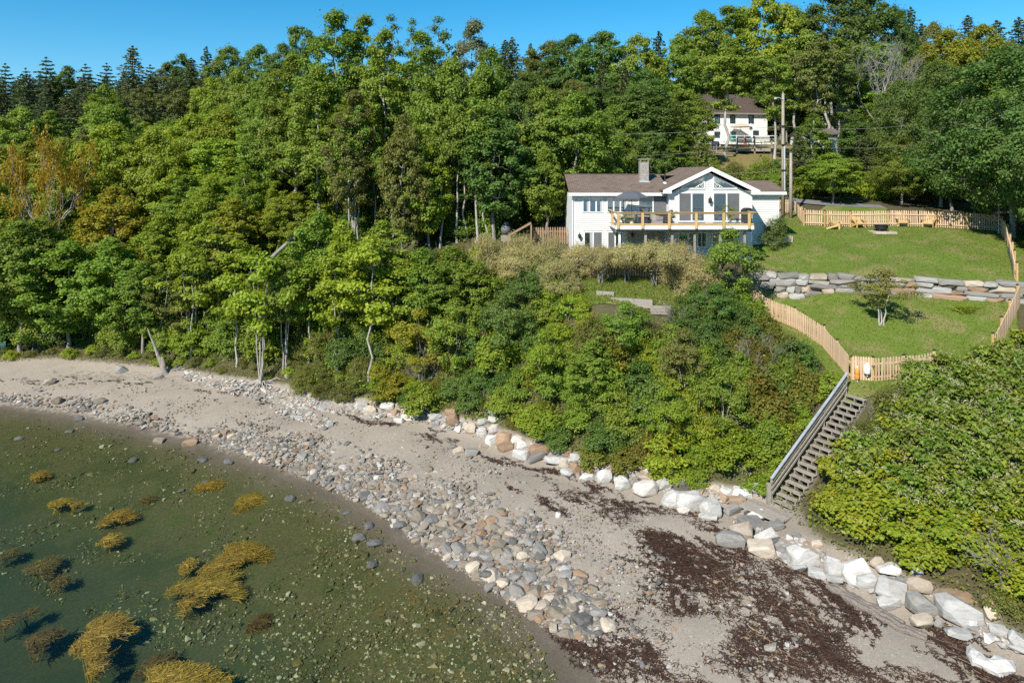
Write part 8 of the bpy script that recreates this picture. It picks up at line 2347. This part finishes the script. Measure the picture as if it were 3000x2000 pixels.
me = Tubes(); me.add(curve(q0 - (q1 - q0) * 0.5, q1, rr_, 0.01, 0, 6), np.linspace(0.2, 0.13, 6), 8); mm = me.mesh('fallen_trunk', M['deadwood']); mm.transform(Matrix.Translation(-Vector(q0)))
tag(link('fallen_trunk', mm, None, tuple(q0)), 'broken pale dead trunk leaning out of the woods', 'dead trunk')
q0, q1 = pw(82, 990, 57), pw(150, 960, 57.5)
me = Tubes(); me.add(curve(q0 - (q1 - q0) * 0.3, q1 + (q1 - q0) * 0.3, rr_, 0.02, 0, 6), np.linspace(0.2, 0.13, 6), 8); mm = me.mesh('leaning_trunk', M['bark_dark']); mm.transform(Matrix.Translation(-Vector(q0)))
tag(link('fallen_trunk', mm, None, tuple(q0)), 'thick grey trunk lying low in the shade above the left beach', 'dead trunk')

# ------------------------------------------------------------------ garden planting
p = pix(2583, 957)
plant('crab0', 'crabapple_tree', 'small crabapple tree with several pale stems on the lower lawn', 'tree', tuple(p), 1.12, 1.12, 0.8)
x, y = XY(2140, 43.4); z = g1(x, y)
plant('decktree0', 'small_tree', 'loose small tree in front of the right end of the deck', 'tree', (x, y, z), 0.9, (CAMZ - (668 - 500) * 43.4 / F - z) / 5.2, 0.4)
p = (hx(2272, 51.6), 51.6, g1(hx(2272, 51.6), 51.6))
plant('darkshrub0', 'dark_shrub', 'dark evergreen shrub at the foot of the cottage wing', 'shrub', p, 1.0, 1.15, 0.2, None)
def tuft(name, u, v, h, wd, label, mat, n_=90, L=0.6, seed=1, W_=0.02):
    p = pix(u, v); rng = np.random.RandomState(seed)
    k = np.stack([rng.normal(size=n_) * wd * 0.16, rng.normal(size=n_) * wd * 0.16, np.zeros(n_)], 1)
    d = unit(np.stack([rng.normal(size=n_) * 0.55, rng.normal(size=n_) * 0.55, np.ones(n_)], 1))
    sdn = unit(np.cross(d, rng.normal(size=(n_, 3))))
    l = (h * rng.uniform(0.6, 1.2, n_))[:, None]
    out = d * np.array((1, 1, 0)); rows = []
    for f, ww in ((0, 1), (0.4, 1), (0.75, 0.75), (1.0, 0.15)):
        c = k + d * l * f + out * l * 0.7 * f ** 2 + np.array((0, 0, -0.45)) * l * f ** 3
        rows += [c - sdn * W_ * ww, c + sdn * W_ * ww]
    V = np.stack(rows, 1).reshape(-1, 3)
    q_ = ((np.arange(n_) * 8)[:, None, None] + np.array([(0, 1, 3, 2), (2, 3, 5, 4), (4, 5, 7, 6)])[None]).reshape(-1, 4)
    o = link(name, raw_mesh(name, V, [q_], [mat]), None, tuple(p)); return tag(o, label, 'plant')
tuft('daylily_clump', 2828, 912, 0.75, 1.5, 'sprawling daylily clump on the lower lawn near the wall', M['lf_bright'], 190, seed=2, W_=0.016)
tuft('grass_clump', 2681, 868, 0.7, 0.9, 'pale upright grass clump at the foot of the stone wall', M['lf_silver'], 110, seed=3, W_=0.014)
tuft('grass_clump', 2268, 806, 0.75, 0.5, 'dry tan grass clump on top of the left end of the wall', M['lf_willow'], 90, seed=4, W_=0.012)
# willow hedge
for (u, vt, Y, k, w_, lb) in [(1430, 690, 49.0, 'willow1', 120, 'pale shrub at the left tail of the willow hedge, deep among green bushes'), (1520, 700, 47.5, 'willow0', 140, 'pale willow shrub second from the left tail of the hedge'), (1610, 706, 46.6, 'willow0', 150, 'pale willow shrub below the shaded fence'),
                              (1690, 716, 46.0, 'willow1', 150, 'pale willow shrub under the left corner of the cottage'), (1760, 716, 44.2, 'willowtree', 140, 'pale willow shrub before the lower sliding door'), (1835, 710, 44.2, 'willowtree', 150, 'pale willow shrub below the left end of the deck'),
                              (1915, 703, 44.0, 'willowtree', 165, 'tallest pale willow shrub below the deck'), (1975, 712, 45.2, 'willow1', 150, 'pale willow shrub right of the tallest one'), (2030, 755, 43.6, 'willow0', 150, 'pale willow shrub bulging before the right end of the brown fence'),
                              (1640, 760, 44.2, 'willow1', 130, 'low pale willow shrub at the head of the timber edging')]:
    x = (u - 1500) * Y / F; z = g1(x, Y); h = CAMZ - (vt - 500) * Y / F - z
    plant(k, 'willow_shrub', lb, 'shrub', (x, Y, z - 0.1 if h < 2.6 or k == 'willowtree' else z + 0.5), w_ * Y / F / PROTO[k]['W'] * 1.05, (h - (0 if h < 2.6 or k == 'willowtree' else 0.6)) / PROTO[k]['H'], None, 'pale willow shrubs below the cottage', None, rt)

# ------------------------------------------------------------------ the thicket on the bank
LINE_B = resample(BASE, 0.5)
def over_base(x, y):
    """signed distance landward of the foot of the bank"""
    i = int(np.argmin((LINE_B[:, 0] - x) ** 2 + (LINE_B[:, 1] - y) ** 2)); i = min(max(i, 1), len(LINE_B) - 2)
    t_ = LINE_B[i + 1] - LINE_B[i - 1]; n_ = np.array((-t_[1], t_[0])) / np.linalg.norm(t_)
    return float((np.array((x, y)) - LINE_B[i]) @ n_)
THICK = np.array([at_z(u, v, 1.4) for u, v in ((880, 1150), (1100, 1182), (1300, 1224), (1480, 1268), (1700, 1352), (1900, 1398), (2080, 1428), (2205, 1440))] +
                 [XY(2215, 33.2), XY(2275, 34.5), XY(2345, 36.0), XY(2385, 37.0), XY(2350, 39.0), XY(2240, 42.4), XY(2160, 43.6), XY(2060, 42.6), XY(1915, 40.2), XY(1745, 40.9), XY(1700, 43), XY(1640, 47), XY(1480, 52), XY(1300, 54.5), XY(1080, 56), XY(880, 56)])
KNOT = np.array([XY(2368, 29.6), XY(2450, 28.4), XY(2560, 27.5), XY(2700, 26.3), XY(2850, 25.1), XY(2990, 23.8), XY(3100, 23.0), XY(3200, 24), XY(3200, 36), XY(2960, 36.5), XY(2800, 35.4), XY(2660, 34.9), XY(2650, 34.5), XY(2610, 33.4), XY(2510, 32.0), XY(2430, 30.4), XY(2375, 29.2)])
LEFTB = np.array([at_z(u, v, 1.4) for u, v in ((-60, 1050), (150, 1040), (350, 1055), (480, 1066), (620, 1088), (760, 1108), (880, 1128))] + [XY(880, 58), XY(600, 61), XY(300, 63), XY(-80, 64)])
def where(x, y, area):
    u = 1500 + x * F / y; z = g1(x, y)
    if area == 'thicket':
        return ('low down by the boulders' if z < 3.2 else 'halfway up the bank' if z < 6.2 else 'near the top of the bank') + (' below the big trees' if u < 1300 else ' below the cottage' if u < 1800 else ' towards the stairs')
    if area == 'knotweed':
        return ('over the boulders' if z < 3.0 else 'halfway up the bank' if z < 4.8 else 'below the lawn fence') + (' beside the stairs' if u < 2560 else ' in the middle' if u < 2800 else ' at the right edge')
    return 'from the dinghy to the grey boulder' if u < 330 else 'between the grey boulder and the rooted tree' if u < 700 else 'right of the rooted tree'
def scatter_bushes(poly, step, chooser, hmul, edge, name, cat='shrub', area=None):
    lo, hi = poly.min(0), poly.max(0)
    ys = np.arange(lo[1], hi[1], step)
    for j, yy in enumerate(ys):
        for xx in np.arange(lo[0], hi[0], step):
            x = xx + rt.uniform(-0.4, 0.4) * step + (j % 2) * step / 2; y = yy + rt.uniform(-0.4, 0.4) * step
            if not in_poly(np.array([x]), np.array([y]), poly)[0]: continue
            r = chooser(x, y)
            if r is None: continue
            kind, sx, sz, lf, label, group = r
            e = edge(x, y)
            z = g1(x, y)
            if area: label = label + ', ' + where(x, y, area); group = group + ' ' + where(x, y, area)
            plant(kind, name, label, cat, (x, y, z - 0.15), sx, sz * e, None, group, M[lf] if lf else None, rt, (rt.gauss(0, 0.06) + 0.12, rt.gauss(0, 0.06)))
def thick_choose(x, y):
    u = 1500 + x * F / y; z = g1(x, y); v = 500 + (CAMZ - z) * F / y
    a = n2(np.array([x]), np.array([y]), 0.42, 0.4)[0] + rt.gauss(0, 0.28); b = n2(np.array([x]), np.array([y]), 0.6, 4.2)[0] + rt.gauss(0, 0.28)
    low = z < 3.0
    s = rt.choice((rt.uniform(0.45, 0.75), rt.uniform(0.6, 0.95), rt.uniform(0.7, 1.1)))
    if u > 2120 and z > 4.6: s = min(s, 0.72)
    if z > 6.6 and 1680 < u < 1960: s = min(s, 0.5)
    elif z > 7.0: s = min(s, 0.9)
    G = 'shrubs of the thicket on the bank'
    if u > 2120 and z > 3.2 and z < 7.2 and rt.uniform(0, 1) < 0.5: return 'rusty0', s, s, None, 'rust tinged shrub of the thicket', 'rusty shrubs next to the stairs'
    if 1080 < u < 1180 and low: return 'sumac0', s, s * 1.1, None, 'yellow green sumac-like shrub', 'yellow shrubs in the thicket'
    if low and u < 1080: return 'olive0', s, s, None, 'olive twiggy shrub of the thicket', 'olive shrubs at the beach edge'
    if a > 0.75: return 'sumac0', s * 1.1, s * 1.1, rt.choice(['lf_yellow', 'lf_bright']), 'yellow green sumac-like shrub', 'yellow shrubs in the thicket'
    if b > 0.85: return 'rusty0', s, s, None, 'rust tinged shrub of the thicket', 'rusty shrubs in the thicket'
    if b < -0.75: return 'olive0', s * 1.15, s * 1.2, None, 'olive twiggy shrub of the thicket', 'olive shrubs in the thicket'
    if a < -0.6: return 'bush1', s, s, 'lf_deep', 'dark green shrub of the thicket', 'dark shrubs in the thicket'
    return rt.choice(['bush0', 'bush2', 'bush3']), s, s, rt.choice(['lf_mid', 'lf_deep', 'lf_bright']), 'green leafy shrub of the thicket', G
scatter_bushes(THICK, 1.16, thick_choose, 1.0, lambda x, y: 0.75 if over_base(x, y) < 1.2 else 1.0, 'thicket_shrub', 'shrub', 'thicket')
for k_, (u, v, vt, kd, w_, lf, lb) in enumerate([(1330, 1130, 890, 'decktree0', 170, 'lf_mid', 'rounded small tree low at the left of the thicket'), (1480, 1080, 850, 'decktree0', 190, 'lf_deep', 'dark small tree in the middle left of the thicket'), (1600, 1180, 960, 'decktree0', 180, 'lf_bright', 'light green small tree in the lower middle of the thicket'),
        (1560, 940, 800, 'decktree0', 150, 'lf_deep', 'dark small tree below the willow hedge'), (1740, 1210, 990, 'oval0', 170, 'lf_mid', 'tall glossy green shrub tree above the egg shaped boulder'), (1830, 1060, 880, 'decktree0', 170, 'lf_mid', 'small tree in the middle of the thicket below the timbers'),
        (2000, 1150, 960, 'decktree0', 170, 'lf_olive', 'olive small tree in the right middle of the thicket'), (2090, 960, 830, 'decktree0', 170, 'lf_deep', 'dark small tree under the right end of the brown fence'), (1950, 1330, 1130, 'decktree0', 160, 'lf_bright', 'light green small tree low above the dark boulder'),
        (2120, 1290, 1090, 'decktree0', 170, 'lf_mid', 'small tree low in the thicket left of the stairs'), (1400, 1000, 760, 'oval0', 150, 'lf_mid', 'upright small tree at the left top of the thicket'), (1230, 1130, 900, 'decktree0', 170, 'lf_yellow', 'yellowish small tree at the left end of the thicket')]):
    stemtree(u, v, vt, kd, w_, lb, lf, name='small_tree')
for k_ in range(16):
    q_ = THICK[rt.randrange(len(THICK))] * 0.45 + THICK[rt.randrange(len(THICK))] * 0.55 if k_ < 11 else KNOT[rt.randrange(len(KNOT))] * 0.5 + KNOT[rt.randrange(len(KNOT))] * 0.5
    if not in_poly(q_[:1], q_[1:2], THICK if k_ < 11 else KNOT)[0]: continue
    s_ = rt.uniform(0.8, 1.25)
    plant('twigs0', 'bare_shrub', 'bare grey twigs in the ' + ('thicket, ' + where(q_[0], q_[1], 'thicket') if k_ < 11 else 'knotweed, ' + where(q_[0], q_[1], 'knotweed')), 'shrub', (q_[0], q_[1], g1(*q_) - 0.05), s_, s_ * 1.1, None, 'bare twiggy shrubs', None, rt)
def knot_choose(x, y):
    z = g1(x, y); s = rt.uniform(0.78, 1.0)
    u = 1500 + x * F / y
    low = z < 3.4
    if y > 28.5 and u < 2640 and z > 3.4 and rt.uniform(0, 1) < 0.5: return 'olive0', s, s * 1.1, None, 'twiggy olive shrub among the knotweed', 'olive shrubs in the knotweed'
    yel = (z < 3.1) or rt.uniform(0, 1) < 0.12
    k = ('knotweed1%d' if yel else 'knotweed0%d') % rt.randint(0, 1)
    return k, s, s, None, ('yellow green knotweed' if yel else 'flowering green knotweed'), ('knotweed at the lower edge' if yel else 'flowering knotweed on the right bank')
scatter_bushes(KNOT, 1.0, knot_choose, 1.0, lambda x, y: 0.7 if over_base(x, y) < 3.0 else (0.72 if (1500 + x * F / y) < 2560 and y > 31 else 0.95), 'knotweed', 'shrub', 'knotweed')
def left_choose(x, y):
    s = rt.uniform(0.8, 1.15); z = g1(x, y)
    u = 1500 + x * F / y
    d = over_base(x, y)
    if d < 1.6: return rt.choice(['lowweed0', 'lowweed1', 'olive0']), s * 1.1, s * 1.0, None, 'low weedy shrub at the beach top', 'low shrubs along the left beach'
    dark = u < 420
    return rt.choice(['bush0', 'bush1', 'bush2', 'bush3']), s * 1.15, s * 1.2, rt.choice(['lf_mid', 'lf_deep'] if dark else ['lf_mid', 'lf_bright', 'lf_bright']), ('shady understorey shrub' if dark else 'understorey shrub'), ('understorey at the left end' if dark else 'understorey at the front of the woods')
scatter_bushes(LEFTB, 1.75, left_choose, 1.0, lambda x, y: 1.0, 'woodland_shrub', 'shrub', 'woods')
scatter_bushes(np.array([XY(2225, 32.6), XY(2262, 32.6), XY(2330, 34.0), XY(2440, 36.3), XY(2400, 37.2), XY(2345, 36.2), XY(2275, 34.8), XY(2215, 33.4)]), 0.75, lambda x, y: (rt.choice(['lowweed0', 'lowweed1']), rt.uniform(0.7, 1.1), rt.uniform(0.7, 1.2), None, 'low weed along the left side of the beach stairs', 'weeds along the left side of the stairs'), 1.0, lambda x, y: 1.0, 'bank_weed')
# shrubs behind the cottage, along the road and by the fences
for poly, step, kinds, lfs, label, group in [
    ([XY(1900, 62), XY(2280, 63), XY(2292, 80), XY(1900, 80)], 2.4, ['bush1', 'bush3', 'olive0'], ['lf_deep', 'lf_mid', None], 'shrub on the bank behind the cottage roof', 'shrubs behind the cottage'),
    ([XY(2330, 71), XY(2700, 66.5), XY(3100, 62), XY(3100, 68), XY(2700, 74), XY(2330, 80)], 2.4, ['bush0', 'bush2', 'olive0'], ['lf_mid', 'lf_bright', None], 'roadside shrub beyond the garden fence', 'roadside shrubs'),
    ([XY(1080, 59), XY(1640, 58), XY(1660, 66), XY(1080, 68)], 2.6, ['bush1', 'bush3', 'bush0'], ['lf_deep', 'lf_mid'], 'shrub in the shade below the central trees', 'shrubs below the central trees'),
    ([XY(480, 62), XY(800, 59), XY(1080, 56), XY(1080, 68), XY(480, 78)], 2.0, ['bush0', 'bush2', 'bush3', 'bush1'], ['lf_mid', 'lf_bright', 'lf_deep'], 'understorey shrub among the trunks left of the central trees', 'understorey among the trunks'),
    ([XY(3040, 41), XY(3200, 41), XY(3200, 55), XY(3010, 55)], 2.4, ['lowweed0', 'bush1'], ['lf_deep', None], 'low shrub outside the right fence', 'shrubs outside the right fence')]:
    poly = np.array(poly)
    scatter_bushes(poly, step, lambda x, y: (lambda k: (k, rt.uniform(0.85, 1.2), rt.uniform(0.8, 1.15), rt.choice(lfs) if k.startswith('bush') else None, label, group))(rt.choice(kinds)), 1.0, lambda x, y: 1.0, 'hillside_shrub')

# ------------------------------------------------------------------ ground cover: leaves so low and many that nobody could count them
rgc = np.random.RandomState(77)
def cover(name, poly, n_, L, Wd, mat, label, hz_=0.25, up=1.2, margin=0.0):
    P_ = np.asarray(poly); lo, hi = P_.min(0), P_.max(0); q = np.zeros((0, 2))
    while len(q) < n_:
        c = rgc.uniform(lo, hi, (n_ * 2, 2)); q = np.concatenate([q, c[in_poly(c[:, 0], c[:, 1], P_)]])
    q = q[:n_]; q = q[~in_poly(q[:, 0], q[:, 1], np.concatenate([HG_F, HG_B[::-1]]))]; n_ = len(q)
    h = np.abs(rgc.normal(size=n_)) * hz_ * (1 + 0.6 * n2(q[:, 0], q[:, 1], 1.1, 0.3))
    P3 = np.c_[q, gz(q[:, 0], q[:, 1]) + 0.03 + np.abs(h)]
    nr = unit(np.array((0, -0.15, up)) + rgc.normal(size=(n_, 3)) * 0.6)
    V, qd = leaf_quads(P3, nr, L, Wd, rgc, 0.3)
    o = link(name, raw_mesh(name, V, [qd], [mat])); return tag(o, label, 'ground cover', None, 'stuff')
cover('undergrowth', THICK, 26000, 0.15, 0.10, M['lf_mid'], 'low green undergrowth between the shrubs of the thicket', 0.35)
cover('undergrowth', KNOT, 14000, 0.17, 0.12, M['lf_knot'], 'low knotweed leaves under the taller knotweed', 0.3)
cover('undergrowth', LEFTB, 16000, 0.16, 0.10, M['lf_mid'], 'low green undergrowth under the front of the woods', 0.3)
_bn = normals2(LINE_B)
_sel = (LINE_B[:, 1] > 18) & (LINE_B[:, 0] > -58)
BAND = np.concatenate([(LINE_B + _bn * 0.35)[_sel], (LINE_B + _bn * 2.4)[_sel][::-1]])
cover('beach_edge_weeds', BAND, 13000, 0.13, 0.075, M['lf_olive'], 'low weeds along the top edge of the beach', 0.16)
for p_, n_ in list(zip(LINE_B, _bn))[::3]:
    if p_[1] < 19 or p_[0] < -56 or (11.0 < p_[0] < 15.5): continue
    q_ = p_ + n_ * rt.uniform(0.5, 1.5)
    k_ = rt.choice(['lowweed0', 'lowweed1', 'lowweed1'])
    s_ = rt.uniform(0.5, 0.95)
    plant(k_, 'beach_weed', ('olive' if k_ == 'lowweed1' else 'green') + ' weed tuft between the stones at the beach top, ' + ('left of the rooted tree' if p_[0] < -16 else 'below the thicket' if p_[0] < 12 else 'below the knotweed'), 'weed', (q_[0], q_[1], g1(*q_) - 0.05), s_, s_, None, 'weed tufts at the top of the beach', None, rt)
FOREST = np.array([XY(-200, 63), XY(300, 62), XY(900, 57), XY(1600, 56), XY(1680, 62), XY(2290, 63), XY(2320, 72), XY(3100, 62), XY(3300, 150), XY(-300, 165)])
cover('woodland_floor', FOREST, 60000, 0.42, 0.3, M['lf_deep'], 'dark leafy ground cover of the woods on the hill', 0.4)
# short grass standing on the lawns
def blades(name, poly, n_, h, label, zf, mat):
    P_ = np.asarray(poly); lo, hi = P_.min(0), P_.max(0); q = np.zeros((0, 2))
    while len(q) < n_:
        c = rgc.uniform(lo, hi, (n_ * 2, 2)); q = np.concatenate([q, c[in_poly(c[:, 0], c[:, 1], P_)]])
    q = q[:n_]; z = zf(q[:, 0], q[:, 1])
    a = rgc.uniform(0, 6.28, n_); wd = 0.035
    dx, dy = np.cos(a) * wd, np.sin(a) * wd
    lean = rgc.normal(size=(n_, 2)) * 0.045
    hh = h * rgc.uniform(0.5, 1.5, n_)
    V = np.stack([np.c_[q[:, 0] - dx, q[:, 1] - dy, z - 0.01], np.c_[q[:, 0] + dx, q[:, 1] + dy, z - 0.01], np.c_[q + lean, z + hh]], 1).reshape(-1, 3)
    o = link(name, raw_mesh(name, V, [np.arange(3 * n_).reshape(n_, 3)], [mat])); return tag(o, label, 'grass', None, 'stuff')
M['blade'] = leafmat('grass_blade', [(0.13, 0.18, 0.022), (0.165, 0.21, 0.028), (0.115, 0.16, 0.02), (0.20, 0.215, 0.055), (0.235, 0.205, 0.085)], objvar=0, trans=0.3, rough=0.7, spec=0.15)
LP = np.concatenate([LOW_FRONT, (WALL[:9] + np.array((0, -0.2)))[::-1]])
blades('lawn_grass', LP, 26000, 0.04, 'short mown grass of the lower lawn', lambda x, y: base_z(x, y) + 0.07, M['blade'])
blades('lawn_grass', np.concatenate([GB_F, GB_B[::-1]]), 16000, 0.09, 'rough grass below the willow hedge', lambda x, y: base_z(x, y) + 0.07, M['blade'])
UPP = np.concatenate([UP_FRONT + np.array((0, 0.25)), UP_BACK[::-1]])
blades('lawn_grass', UPP, 34000, 0.04, 'short mown grass of the upper lawn', lambda x, y: np.maximum(up_z(x, y), base_z(x, y) + 0.03), M['blade'])
